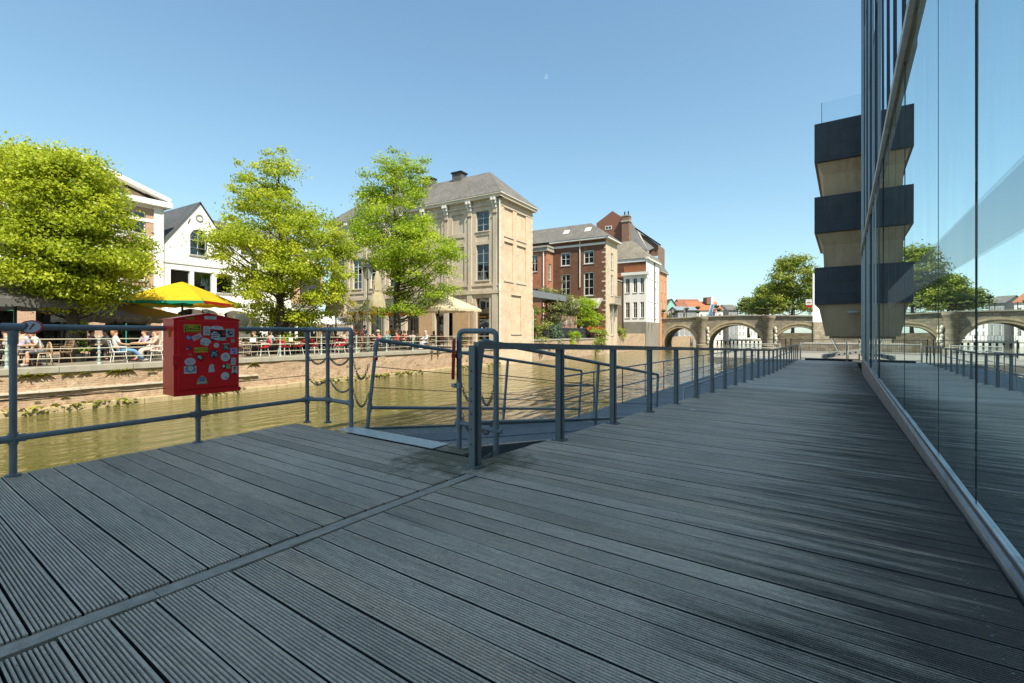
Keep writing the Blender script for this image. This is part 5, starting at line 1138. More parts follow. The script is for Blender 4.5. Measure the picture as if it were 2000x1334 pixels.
for k in range(int((X1-X0)/2.2)):
    x0=X0+.5+k*2.2; mb.tube([(x0,-.05,topz(x0)),(x0,-.05,topz(x0)+1.15)],.05,6)
    for h in (.4,.75,1.1):
        mb.tube([(x0,-.05,topz(x0)+h),(x0+2.2,-.05,topz(x0+2.2)+h)],.018,4)
    for j in range(1,8): x=x0+j*.275; mb.tube([(x,-.05,topz(x)+.12),(x,-.05,topz(x)+1.1)],.009,3)
mb.build('iron_railing',m_black,bg)
m_flower=leafm('planter_leaf',(.03,.06,.012),(.09,.13,.02),(.30,.30,.05),.3)
def gx(u,y=-.1):
    r=(u-1000)/F; p=GM@Vector((0,y,0)); return (r*p.y-p.x)/(.857+.515*r)
pl0=None
for k,(u,hs_) in enumerate(((1296,(1.5,)),(1316,(.9,)),(1341,(1.7,)),(1363,(1.0,1.75)),(1400,(1.8,)),(1404,(1.2,)),(1447,(1.95,)),(1456,(1.3,)),(1488,(1.2,)),(1501,(1.2,2.0)),(1520,(1.1,)),(1541,(2.0,)),(1551,(1.25,)),(1322,(1.3,)),(1479,(1.25,)))):
    x=gx(u); r=thing('flower_tier','green flower bowl on a pole along the bridge railing' if len(hs_)==1 else 'two-tier green flower stand on the bridge railing, '+('above the left pier' if u<1450 else 'above the right pier'),'planter',GM@T(x,-.12,topz(x)),'flower bowls along the bridge')
    mb=MB(); mb.tube([(0,0,0),(0,0,max(hs_))],.035,6); mb.build('pole',m_black,r)
    for j,h in enumerate(hs_):
        mb=MB(); mb.lathe([(.08,h-.28),(.42,h-.05),(.44,h)],10); mb.build('bowl',m_black,r,'auto'); leaf_cloud('flowers',m_flower,r,[(.25*math.cos(q),.25*math.sin(q),h+.05,.3) for q in (0,1.6,3.1,4.7)]+[(0,0,h+.15,.35)],34,.2,k*3+j,.5)
# ------------------------------------------------------------------ beyond the bridge
def house(name,lab,u0,u1,Y,vt,ve,wm,rm,win=3,depth=10,gable=0,side=None):
    """simple gabled house whose front faces the camera side; ridge across the picture unless gable=1"""
    x0,x1=(u0-1000)/F*Y,(u1-1000)/F*Y; M=Matrix.Translation((x0,Y,0)); h=thing(name,lab,'building',M); w=x1-x0; z1=CAMZ+(HV-ve)/F*Y; zr=CAMZ+(HV-vt)/F*Y
    wl=Wall((0,0),(w,0)); ho=[(w*(k+.3)/win,w*(k+.7)/win,z1*(.52),z1*.85) for k in range(win)]+[(w*(k+.3)/win,w*(k+.7)/win,.6,z1*.38) for k in range(win)]
    mb=MB(); wl.make(mb,-2,z1,[(*q,.15,'') for q in ho]); Wall((0,depth),(0,0)).make(mb,-2,z1); Wall((w,0),(w,depth)).make(mb,-2,z1)
    if gable: mb.poly([(0,0,z1),(w,0,z1),(w/2,0,zr)],[(0,z1),(w,z1),(w/2,zr)])
    else: mb.poly([(w,0,z1),(w,depth,z1),(w,depth/2,zr)]); mb.poly([(0,depth,z1),(0,0,z1),(0,depth/2,zr)])
    mb.build('wall',wm,h)
    for q in ho:
        window(h,wl,*q,D=.12,cols=2,rows=(.5,),fm=m_white,sill=False,fw=.12)
    mb=MB()
    if gable: slope(mb,[(-.2,depth,z1),(-.2,-.3,z1),(w/2,-.3,zr+.1),(w/2,depth,zr+.1)]); slope(mb,[(w+.2,-.3,z1),(w+.2,depth,z1),(w/2,depth,zr+.1),(w/2,-.3,zr+.1)])
    else: slope(mb,[(-.3,-.4,z1),(w+.3,-.4,z1),(w+.3,depth/2,zr+.1),(-.3,depth/2,zr+.1)]); slope(mb,[(w+.3,depth+.4,z1),(-.3,depth+.4,z1),(-.3,depth/2,zr+.1),(w+.3,depth/2,zr+.1)])
    mb.build('roof',rm,h); return h,w,z1,zr
m_mintw=plain('mint_render',(.25,.45,.38),.8); m_greyw=plain('grey_render',(.30,.30,.30),.85)
house('white_house','small white house with a brown-red tiled roof left of the long red roof',1322,1345,150,588,602,m_whitew,m_redtile2,2)
house('mint_house','small mint green house beside the orange brick house',1303,1320,128,584,597,m_mintw,m_slate,2,8,1)
h,w,z1,zr=house('red_roofed_house','long house with a big bright red tiled roof and white gable beyond the bridge',1352,1412,150,587,606,m_whitew,m_redtile,5,12)
mb=MB(); mb.box(w*.60,w*.74,3.0,6,zr-1,zr+1.3); mb.build('roof_box',m_chimbrick,h); mb=MB(); mb.box(w*.745,w*.82,3.0,6,zr-1,zr+1.5); mb.build('white_chimney',m_whitew,h)
house('brick_roofed_house','dark red roofed house just behind the long red roof',1332,1372,165,583,598,m_redbrick,m_redtile2,4,10)
house('grey_roofed_house','grey house with a pale slate roof right of the long red roof',1423,1442,150,594,606,m_greyw,m_slate,2,9)
house('low_grey_hall','low grey hall with a wide lead roof in front of the long red roof',1324,1362,120,598,606,m_greyw,plain('lead_roof',(.30,.33,.36),.5,.3),4,7)
house('yellow_waterside_house','yellow house seen under the left arch of the bridge',1311,1342,175,632,640,plain('ochre_render',(.58,.38,.16),.8),m_redtile,4,8)
house('long_white_block','long white building seen under the middle arch of the bridge',1398,1500,185,620,632,m_whitew,m_slate,14,8)
gs=thing('glass_stair','slanted blue glass structure standing beyond the bridge railing','structure',Matrix.Translation(((1376-1000)/F*112,112,0)))
mb=MB(); mb.poly([(0,0,2.8),(1.9,0,2.8),(3.0,0,8.2),(1.6,0,8.2)]); mb.poly([(1.9,0,2.8),(2.1,3,2.8),(3.2,3,8.2),(3.0,0,8.2)]); mb.build('glass_face',plain('blue_glass',(.08,.22,.36),.15,.2),gs)
mb=MB(); mb.bar((2.0,-.05,2.8),(3.1,-.05,8.3),.22,.2); mb.bar((0,-.05,2.8),(1.6,-.05,8.3),.12,.1); mb.bar((.8,-.06,2.8),(2.3,-.06,8.3),.06,.06); mb.build('white_edge',m_white,gs)
# landing stage beyond the bridge
ld=thing('far_landing_stage','pale landing stage with a fence seen through the middle arch','jetty',Matrix.Translation(((1400-1000)/F*128,128,0))@Matrix.Rotation(R(-20),4,'Z'))
mb=MB(); mb.box(0,16,0,3,-.75,-.45); mb.build('deck',m_railcream,ld); mb=MB()
for k in range(17): mb.box(k,k+.35,.2,.6,-2,-.76)
mb.build('piles',m_black,ld); mb=MB()
for k in range(33): mb.box(k*.5,k*.5+.08,.1,.16,-.45,.75)
mb.box(0,16.1,.09,.17,.75,.83); mb.build('fence',m_offwhite,ld)
# moored boat under the left arch
bo=thing('moored_boat','dark small boat moored beyond the left arch','boat',Matrix.Translation(((1339-1000)/F*140,140,-1.58)))
mb=MB(); rg=[]
for k in range(9):
    t=k/8; w=.9*math.sin(math.pi*min(1,.12+t*.88))**.6; rg.append(mb.p((t*6,-w,.75+.25*abs(t-.5)),(t*6,-w*.6,0),(t*6,w*.6,0),(t*6,w,.75+.25*abs(t-.5))))
for k in range(8):
    for j in range(3): mb.face((rg[k]+j,rg[k+1]+j,rg[k+1]+j+1,rg[k]+j+1))
    mb.face((rg[k]+3,rg[k+1]+3,rg[k+1],rg[k]))
mb.build('hull',m_black,bo,True); mb=MB(); mb.box(1.5,3.6,-.5,.5,.8,1.5); mb.build('cabin',m_offwhite,bo)
# right bank by the bridge and under the tower
rbk=MB(); rbk.box(36.5,60,-30,1.2,-2.4,-.66); rbk.build('right_bank_ground',m_pave,None,False,WM,kind='structure')
rw=thing('bank_wall','grey retaining wall on the near bank under the right arch','wall',WM); mb=MB(); mb.box(60.2,70,-20,4,-2.4,.1); mb.build('masonry',m_bstone,rw)
wh2=thing('white_rendered_house','narrow white house edge between the big tree and the tower','building',Matrix.Translation((0,0,0)))
Y=66; x0,x1=(1587.5-1000)/F*Y,(1640-1000)/F*Y; mb=MB(); wl=Wall((x0,Y),(x1,Y+1)); wl.make(mb,2.8,9.6); Wall((x0+5.3,Y+8),(x0,Y)).make(mb,2.8,9.6); mb.build('wall',m_whitew,wh2); mb=MB(); wl.bar(mb,0,x1-x0,-2,2.8,-.2,.1); mb.build('plinth',m_bstone,wh2)

mb=MB(); mb.box(19.2,70,9,90,-2.6,1.1); mb.build('right_bank_terrace',m_pave,None,False,GM,kind='structure')
rb2=thing('far_bank_wall','shadowed brown stone quay wall seen through the right arch of the bridge','wall',GM); mb=MB(); mb.box(19.0,60,8.6,8.98,-2.6,1.3); mb.build('masonry',m_bstone,rb2)
# ================================================================== terrace: parasols
def cloth(n,c): return plain(n,c,.8,0,.07,2,.05,.15,None,.3)
m_cgrey=cloth('grey_canvas',(.16,.15,.14)); m_cbrown=cloth('grey_brown_canvas',(.20,.18,.155)); m_cyel=cloth('yellow_canvas',(.70,.46,.02)); m_cgreen=cloth('green_canvas',(.02,.27,.19)); m_cred=cloth('red_canvas',(.50,.03,.02)); m_cbeige=cloth('beige_canvas',(.68,.58,.40)); m_cpale=cloth('pale_green_canvas',(.42,.46,.34))
def parasol(label,a,b,half,zedge,ztop,mats,rot=0,val=.28,valm=None,script=None,grp=None):
    """square parasol on the far quay; mats[k] is the cloth of panel k, valm[k] its valance"""
    r=thing('parasol',label,'parasol',BM@T(a,b,0,R(rot)),grp); mb=MB(); mb.tube([(0,0,0),(0,0,ztop+.05)],.05,8); mb.lathe([(.35,0),(.35,.06),(.1,.1)],10); mb.build('pole',m_black,r)
    un=list(dict.fromkeys(mats)); mb=MB(); n=6; cor=[(-half,-half),(half,-half),(half,half),(-half,half)]
    def pt(k,f,g): # f along panel edge, g from top to eave
        A,B=Vector(cor[k]),Vector(cor[(k+1)%4]); e=A.lerp(B,f)*g; return (e.x,e.y,ztop+(zedge-ztop)*(g**1.08)-.07*math.sin(f*math.pi)*g*(1-g)*2)
    for k in range(4):
        mb.cur=un.index(mats[k%len(mats)])
        for i in range(n):
            for j in range(n):
                mb.quad(pt(k,i/n,(j+1)/n),pt(k,(i+1)/n,(j+1)/n),pt(k,(i+1)/n,j/n+.001),pt(k,i/n,j/n+.001))
    mb.build('canopy',un,r,'auto')
    vm=valm or mats; un=list(dict.fromkeys(vm)); mb=MB(); q=random.Random(int(a*10))
    for k in range(4):
        mb.cur=un.index(vm[k%len(vm)]); N=14
        for i in range(N):
            A=Vector(pt(k,i/N,1)); B=Vector(pt(k,(i+1)/N,1)); o=lambda P,s:P*1.0+Vector((0,0,-val-.03*math.sin(s*2.2)))+Vector((cor[k][0]*.0,0,0)); mb.quad(o(A,i),o(B,i+1),B,A)
    mb.build('valance',un,r)
    mb=MB()
    for k in range(4):
        mb.tube([(0,0,ztop-.08),pt(k,0,.98)],.018,5); mb.tube([(0,0,ztop-.9),(cor[k][0]*.5,cor[k][1]*.5,(ztop+zedge)/2-.1)],.014,4)
    mb.build('ribs',m_black,r)
    if script is not None:
        cm_,sides=script; mb=MB()
        for k in sides:
            A=Vector(pt(k,.0,1)); B=Vector(pt(k,1,1)); d=(B-A); L=d.length; d.normalize(); nn=Vector((d.y,-d.x,0))
            C=A.lerp(B,.5)+nn*.015+Vector((0,0,-val*.5)); M=Matrix((d,Vector((0,0,1)),nn)).transposed(); mb.torus(C,M,val*.30,.018,14,4)
            for sgn in (-1,1):
                for seg in range(2):
                    s0=C+d*sgn*(.35+seg*.85); P=[s0+d*sgn*(j*.035)+Vector((0,0,.06*math.sin(j*1.9+seg)*(1+.5*math.sin(j*.7)))) for j in range(20)]; mb.tube(P,.012,4)
        mb.build('script_lettering',cm_,r)
    return r
def closed(label,a,b,z0,z1,rad,mat):
    r=thing('closed_parasol',label,'parasol',BM@T(a,b,0)); mb=MB(); mb.tube([(0,0,0),(0,0,z1+.1)],.045,8); mb.lathe([(.35,0),(.35,.06),(.1,.1)],10); mb.build('pole',m_black,r)
    mb=MB(); n=24; rg=[]
    for k in range(9):
        t=k/8; z=z1+(z0-z1)*t; ra=.06+(rad-.06)*(t**.8)*(1 if t<.9 else .93); ra*= (1-.28*math.exp(-((t-.55)/.1)**2)); rg.append(mb.p(*[((ra*(1+.28*math.sin(j*math.pi/2)*(1 if j%2 else .6)))*math.cos(2*math.pi*j/n),(ra*(1+.28*(1 if j%3==0 else -.5)))*math.sin(2*math.pi*j/n),z-.12*(j%3==0)*t) for j in range(n)]))
    for k in range(8):
        for j in range(n): l=(j+1)%n; mb.face((rg[k]+j,rg[k+1]+j,rg[k+1]+l,rg[k]+l))
    mb.build('folded_canopy',mat,r,'auto'); mb=MB(); t=.55; mb.torus((0,0,z1+(z0-z1)*t),ID.to_3x3(),rad*.62,.02,16,4); mb.build('strap',mat,r); return r
def zat(v,a,b): return CAMZ+(HV-v)/F*(BM@Vector((a,b,0))).y
parasol('large grey parasol at the far left edge, over the darkest tables',bank_a(30,4.5),4.5,2.2,2.45,3.15,[m_cgrey],6,.3)
parasol('dark grey-brown parasol with cream script on its valance beneath the broad tree',bank_a(242,6.5),6.5,2.0,2.02,2.75,[m_cbrown],8,.30,None,(m_railcream,(0,3)))
parasol('big yellow parasol with green and red valance behind the red locker',bank_a(356,5),5,2.05,2.75,3.85,[m_cyel],38,.14,[m_cred,m_cyel,m_cyel,m_cgreen])
parasol('pale green parasol with a green rim between the broad tree and the yellow parasol',bank_a(225,8.5),8.5,2.5,2.9,3.9,[m_cpale],4,.22,[m_cgreen])
parasol('beige open parasol beside the entrance of the tan house',bank_a(857,2.6),2.6,2.45,3.15,4.55,[m_cbeige],-6,.2)
parasol('beige open parasol behind the tall tree, with an orange valance',24.5,8.2,2.2,3.0,4.1,[m_cbeige],0,.22,[plain('orange_canvas',(.62,.30,.04),.8,0,.1,2,0,.2,None,.3)])  # canopy in beige cloth, valance in orange cloth
parasol('white low parasol far back between ragged tree and palm',bank_a(640,9),9,1.5,1.95,2.75,[m_white],10,.1)
closed('folded beige parasol beside the street lamp',bank_a(737,2.3),2.3,3.0,5.45,.46,plain('worn_beige_canvas',(.36,.31,.19),.85))
closed('folded beige parasol in front of the palm, larger and closer',bank_a(656,2.4),2.4,2.3,5.7,.55,plain('dull_beige_canvas',(.42,.35,.22),.85))
# ------------------------------------------------------------------ street lamp, palm, planters
sl=thing('street_lamp','old four-sided lantern street lamp on a slim post','street lamp',BM@T(bank_a(718,.65),.65,0)); zt=zat(516,16,.65); zb=zat(545,16,.65)
mb=MB(); mb.lathe([(.11,0),(.11,.5),(.06,.6),(.045,1.2),(.04,zb-.1),(.07,zb-.05),(.05,zb)],10); mb.build('post',plain('lamp_green',(.10,.13,.11),.5),sl,'auto')
mb=MB()
for j in range(4):
    a0,a1=R(45+90*j),R(135+90*j); mb.quad((.16*math.cos(a0),.16*math.sin(a0),zb),(.16*math.cos(a1),.16*math.sin(a1),zb),(.29*math.cos(a1),.29*math.sin(a1),zt-.22),(.29*math.cos(a0),.29*math.sin(a0),zt-.22))
mb.build('lantern_glass',plain('milky_glass',(.45,.46,.38),.25,0,.1,5,0,.5,None,.4),sl); mb=MB()
for j in range(4): a0=R(45+90*j); mb.tube([(.16*math.cos(a0),.16*math.sin(a0),zb),(.30*math.cos(a0),.30*math.sin(a0),zt-.22)],.02,5)
mb.lathe([(.40,zt-.22),(.30,zt-.12),(.12,zt),(.06,zt+.08),(.001,zt+.14)],4); mb.build('lantern_frame',m_black,sl)
pm_=thing('palm_tree','small palm with drooping yellow-green fronds between the two folded parasols','palm',BM@T(bank_a(697,2.2),2.2,0)); mb=MB(); mb.tube([(0,0,0),(.05,0,.8),(.12,.05,1.7),(.1,.05,2.5)],.16,9,True,[.2,.19,.17,.14]); mb.build('trunk',m_bark,pm_,True)
mb=MB(); q=random.Random(4); top=Vector((.1,.05,2.5))
for k in range(38):
    az=q.uniform(0,6.283); el=q.uniform(-.5,1.2); L=q.uniform(1.0,1.7); mb.tint=max(.05,min(.95,.35+.35*el+q.uniform(-.15,.15))); d=Vector((math.cos(az)*math.cos(el),math.sin(az)*math.cos(el),math.sin(el))); sd=d.cross(Vector((0,0,1))).normalized()
    hub=top+d*L*.5+Vector((0,0,-.12*L)); mb.tube([top,top+d*L*.3,hub],.012,4)
    for j in range(11):
        f=(j-5)/5; dr=(d*math.cos(f*1.2)+sd*math.sin(f*1.2)); p1=hub+dr*L*.35; p2=hub+dr*L*.6+Vector((0,0,-.22*L)); w=sd*.02; w=dr.cross(Vector((0,0,1))).normalized()*.028; mb.poly([hub,p1-w,p2,p1+w])
mb.build('fronds',leafm('palm_leaf',(.10,.09,.015),(.24,.22,.025),(.42,.36,.05),.35),pm_)
def planter(label,a,b,h,rad,nl,mat,tub,leaf=.1,box=None):
    r=thing('potted_plant',label,'plant',BM@T(a,b,0)); mb=MB()
    if box: o=mb.box(-box[0]/2,box[0]/2,-box[1]/2,box[1]/2,0,box[2]); z=box[2]
    else: mb.lathe([(.16,0),(.22,.35),(.24,.36),(.20,.36)],12); z=.36
    mb.build('tub',tub,r,'auto'); q=random.Random(int(a*7+b)); w=(box[0]/2 if box else .2)
    leaf_cloud('foliage',mat,r,[(q.uniform(-w,w),q.uniform(-.15,.15),z+q.uniform(.08,h),rad*q.uniform(.6,1.2)) for _ in range(nl)],70,leaf,int(a*31)); return r
m_terra=plain('terracotta',(.42,.17,.08),.8); m_blackbox=plain('planter_black',(.03,.03,.03),.6)
planter('long planter of bushy yellow-green shrubs behind the red chairs',bank_a(500,4.2),4.2,.7,.35,9,m_leafg,m_blackbox,.12,(2.4,.5,.55))
planter('long planter of yellow-flowering shrubs between the red chairs and the ragged tree',bank_a(578,3.6),3.6,.6,.32,8,m_leaf2,m_blackbox,.1,(1.6,.5,.5))
planter('tall ivy-covered post planter left of the man in jeans',bank_a(150,2.9),2.9,1.2,.24,8,m_leaf3,m_blackbox,.09)
planter('cream barrel planter with a brown shrub near the lamp post',bank_a(698,.9),.9,1.0,.34,7,plain('copper_leaf',(.14,.06,.035),.6),m_railcream,.1)
planter('terracotta pot of green plant by the tan house door',bank_a(905,2),2,.7,.30,6,m_leaf1,m_terra,.1)
planter('small green pot plant at the shop windows of the tan house',bank_a(730,5),5,.5,.35,6,m_leaf3,m_blackbox,.1)
planter('round green shrub beside the ragged tree trunk',bank_a(560,2.2),2.2,.9,.4,8,m_leaf3,m_blackbox,.11)
# ------------------------------------------------------------------ chairs and tables
def legs4(mb,w,d,h,r=.018,sp=.05):
    for x in (-1,1):
        for y in (-1,1): mb.tube([(x*w,y*d,h),(x*(w+sp),y*(d+sp),0)],r,6)
def chair_proto(kind,label,mat,M,grp):
    r=thing('cafe_chair',label,'chair',M,grp)
    if kind=='wood':
        mb=MB(); mb.lathe([(.20,.43),(.22,.45),(.21,.47)],16); mb.build('seat',mat,r,'auto')
        for x in (-1,1):
            for y in (-1,1): mb=MB(); mb.tube([(x*.15,y*.15,.44),(x*.23,y*.21,0)],.019,7,True,[.022,.015]); mb.build('leg',mat,r,True)
        mb=MB(); mb.tube([(-.2,.2*math.cos(t),.45+.4*math.sin(t)) for t in [math.pi*k/12 for k in range(13)]],.016,7); 
        for y in (-.1,0,.1): mb.tube([(-.19,y,.46),(-.2,y,.45+.4*math.sqrt(1-(y/.2)**2))],.009,5)
        mb.build('backrest',mat,r,True)
    elif kind=='shell':
        mb=MB(); P=[(.22,.43),(.05,.42),(-.14,.44),(-.22,.52),(-.25,.68),(-.28,.84)]
        for k in range(len(P)-1):
            w0,w1=.23-.02*(k>3),.23-.02*(k>2); (x0,z0),(x1,z1)=P[k],P[k+1]
            mb.quad((x0,-w0,z0),(x0,w0,z0),(x1,w1,z1),(x1,-w1,z1)); mb.quad((x0,-w0-.02,z0+.05),(x0,-w0,z0),(x1,-w1,z1),(x1,-w1-.02,z1+.05)); mb.quad((x0,w0,z0),(x0,w0+.02,z0+.05),(x1,w1+.02,z1+.05),(x1,w1,z1))
        o=mb.build('shell',mat,r,True); s=o.modifiers.new('thick','SOLIDIFY'); s.thickness=.012
        for x in (-1,1):
            for y in (-1,1): mb=MB(); mb.tube([(x*.16,y*.17,.42),(x*.22,y*.23,0)],.013,6); mb.build('leg',m_white,r)
        mb=MB(); 
        for y in (-.24,.24): mb=MB(); mb.tube([(.2,y,.45),(.16,y,.62),(-.2,y,.66)],.012,6); mb.build('armrest',m_white,r)
    else:
        mb=MB(); mb.box(-.2,.22,-.22,.22,.42,.45); mb.build('seat',mat,r)
        mb=MB()
        for k in range(4): mb.bar((-.235-.02*k,-.2,.55+.09*k),(-.235-.02*k,.2,.55+.09*k),.015,.06)
        for y in (-.21,.21): mb.tube([(-.21,y,.44),(-.31,y,.88)],.014,6)
        mb.tube([(-.31,-.21,.88),(-.31,.21,.88)],.014,6); mb.build('backrest',mat,r)
        for x in (-1,1):
            for y in (-1,1): mb=MB(); mb.tube([(x*.17,y*.19,.43),(x*.23+(.0),y*.21,0)],.013,6); mb.build('leg',mat if kind!='jetleg' else m_black,r)
        mb=MB()
        for y in (-.24,.24): mb=MB(); mb.tube([(.2,y,.44),(.19,y,.64),(-.26,y,.66)],.013,6); mb.build('armrest',mat,r)
    return r
CP={}
def chair(kind,mkey,mat,label,a,b,rot,grp):
    M=BM@T(a,b,0,R(rot)); k=(kind,mkey)
    if k not in CP: CP[k]=chair_proto(kind,label,mat,M,grp); return CP[k]
    return dup(CP[k],M,label,grp)
TPp={}
def table(kind,label,a,b,rot=0,grp='terrace tables',mat=None):
    M=BM@T(a,b,0,R(rot))
    if kind in TPp: return dup(TPp[kind],M,label,grp)
    r=thing('cafe_table',label,'table',M,grp); mat=mat or m_oak; mb=MB()
    if kind=='round': mb.lathe([(.36,.71),(.37,.725),(.36,.74)],20)
    else: mb.box(-.38,.38,-.38,.38,.71,.74)
    mb.build('table_top',mat,r,'auto'); mb=MB(); mb.tube([(0,0,.02),(0,0,.71)],.03,8); mb.build('pedestal',m_black,r)
    mb=MB(); mb.bar((-.28,0,.02),(.28,0,.02),.06,.035); mb.bar((0,-.28,.021),(0,.28,.021),.06,.035); mb.build('foot',m_black,r); TPp[kind]=r; return r
# ------------------------------------------------------------------ people
m_skin=plain('skin',(.52,.30,.21),.55,0,.08,8,0,.3,None,.0); m_skin2=plain('skin_tan',(.42,.23,.15),.55,0,.08,8)
PC={}
def pmat(c):
    k=tuple(c)
    if k not in PC: PC[k]=plain('clothing',c,.85,0,.15,6,.1,.15)
    return PC[k]
def skinmesh(name,nodes,edges,mat,par,root=0,sub=1):
    me=bpy.data.meshes.new(name); me.from_pydata([n[:3] for n in nodes],edges,[]); o=bpy.data.objects.new(name,me); COL.objects.link(o); o.parent=par; me.materials.append(mat)
    sk=o.modifiers.new('skin','SKIN'); lay=me.skin_vertices[0] if me.skin_vertices else None
    if lay is None:
        bpy.context.view_layer.objects.active=o; bpy.ops.mesh.customdata_skin_add(); lay=me.skin_vertices[0]
    for k,n in enumerate(nodes):
        r=n[3]; lay.data[k].radius=(r,r*(n[4] if len(n)>4 else 1)); lay.data[k].use_root=(k==root)
    sk.use_smooth_shade=True; o.modifiers.new('sub','SUBSURF').levels=sub; o.modifiers['sub'].render_levels=sub
    return o
def person(label,M,shirt,legs,hair,pose='sit',lean=0,headturn=0,reach=.5,shoe=(.05,.05,.05),skin=None,stretch=0,hat=None,long=False,short_legs=False):
    skin=skin or m_skin; r=thing('person',label,'person',M,None)
    if pose=='sit': hz=.52; kn=[(.40,.50),(.44+stretch*.12,.46)]; 
    else: hz=.93
    ln=lambda x,z:(x+(z-hz)*math.tan(lean),z-(abs(math.sin(lean))*.10*(z-hz)))
    def tp(x,y,z): X,Z=ln(x,z); return (X,y,Z)
    T0=[tp(-.02,0,hz+.04),tp(-.03,0,hz+.24),tp(-.02,0,hz+.42),tp(0,0,hz+.55),tp(.02,0,hz+.64),tp(.03,0,hz+.76)]
    N=[(*T0[0],.125),(*T0[1],.115),(*T0[2],.13),(*T0[3],.052),(*T0[4],.085),(*T0[5],.088)]; E=[(0,1),(1,2),(2,3),(3,4),(4,5)]
    hx,hzz=T0[4][0],T0[4][2]; N.append((hx+.105,0,hzz+.05,.022)); E.append((4,6))      # nose
    LN=[]
    for s in (-1,1):
        if pose=='sit':
            f=stretch; hip=(.05,s*.09,hz); knee=(.43+.05*f,s*(.10+.02*f),.50-.04*f); ank=(.41+.38*f,s*.11,.09); toe=(.56+.36*f,s*.12,.05+.04*f)
        else:
            hip=(0,s*.085,hz); knee=(.03*s+.03,s*.09,.50); ank=(-.02+.05*s,s*.09,.09); toe=(.13+.05*s,s*.10,.04)
        i=len(N); N+= [(*hip,.085),(*knee,.058),((knee[0]+ank[0])/2-.02,(knee[1]+ank[1])/2,(knee[2]+ank[2])/2+.04,.052),(*ank,.038),(*toe,.032)]; E+=[(0,i),(i,i+1),(i+1,i+2),(i+2,i+3),(i+3,i+4)]; LN.append(i)
        sh=tp(-.01,s*.175,hz+.49); el=tp(.05+.16*reach,s*.24,hz+.24); wr=(el[0]+.16+.10*reach,s*(.22-.10*reach),el[2]-.04+.10*reach) if pose=='sit' or reach>.6 else tp(.09,s*.23,hz-.02)
        hd=Vector(wr)+(Vector(wr)-Vector(el)).normalized()*.08; j=len(N); N+=[(*sh,.058),(*el,.042),(*wr,.028),(*hd,.030,.6)]; E+=[(2,j),(j,j+1),(j+1,j+2),(j+2,j+3)]; LN.append(j)
        dd=(Vector(wr)-Vector(el)).normalized(); sd=dd.cross(Vector((0,0,1))).normalized()
        for fi in range(4):
            t=hd+dd*(.075-.008*abs(fi-1.4))+sd*(fi-1.5)*.018+Vector((0,0,-.02)); N.append((*t,.009)); E.append((j+3,len(N)-1))
        t=Vector(wr)+dd*.06-sd*s*.045; N.append((*t,.011)); E.append((j+2,len(N)-1))
    skinmesh('body',N,E,skin,r)
    g=lambda i,k=1.0,a=.0:(*N[i][:3],N[i][3]*k+a)
    aR,aL=LN[1],LN[3]; lR,lL=LN[0],LN[2]
    mid=lambda i,j,t:tuple(Vector(N[i][:3]).lerp(Vector(N[j][:3]),t))
    SN=[g(0,1,.016),g(1,1,.018),g(2,1,.020),(*mid(2,3,.55),.072),g(aR,1,.016),(*mid(aR,aR+1,.85),.054),g(aL,1,.016),(*mid(aL,aL+1,.85),.054)]
    if long: SN+=[(*mid(aR+1,aR+2,.9),.040),(*mid(aL+1,aL+2,.9),.040)]
    SE=[(0,1),(1,2),(2,3),(2,4),(4,5),(2,6),(6,7)]+([(5,8),(7,9)] if long else []); skinmesh('shirt',SN,SE,pmat(shirt),r)
    PN=[(N[0][0],0,hz+.02,.145)]; PE=[]
    for l in (lR,lL):
        i=len(PN); PN+=[g(l,1,.018),g(l+1,1,.018)]; PE+=[(0,i),(i,i+1)]
        if not short_legs: PN+=[g(l+2,1,.018),g(l+3,1,.020)]; PE+=[(i+1,i+2),(i+2,i+3)]
    skinmesh('trousers',PN,PE,pmat(legs),r)
    mb=MB(); mb.sphere((hx-.012,0,hzz+.135),.112,.103,.115,12,7)
    if long or hair[0]>.3: mb.sphere((hx-.055,0,hzz+.05),.085,.098,.15,10,6)
    else: mb.sphere((hx-.045,0,hzz+.08),.085,.095,.09,10,6)
    mb.build('hair',pmat(hair),r,True)
    mb=MB()
    for s in (-1,1): mb.sphere((hx+.082,s*.034,hzz+.075),.011,.014,.009,6,4)
    mb.build('eyes',m_black,r)
    if hat: mb=MB(); mb.lathe([(.17,hzz+.165),(.165,hzz+.175),(.11,hzz+.18),(.10,hzz+.26),(.05,hzz+.28)],14,(hx-.01,0,0)); mb.build('hat',pmat(hat),r,'auto')
    for l in (lR,lL):
        a,t=Vector(N[l+3][:3]),Vector(N[l+4][:3]); skinmesh('shoe',[(*(a+(a-t)*.25+Vector((0,0,-.03))),.036),(*a.lerp(t,.6),.040),(*(t+(t-a)*.2),.032)],[(0,1),(1,2)],pmat(shoe),r)
    return r
def P_(u,b): return bank_a(u,b),b
WH_,BLU,RED_,KH=(.72,.71,.69),(.16,.30,.46),(.50,.04,.035),(.45,.42,.28)
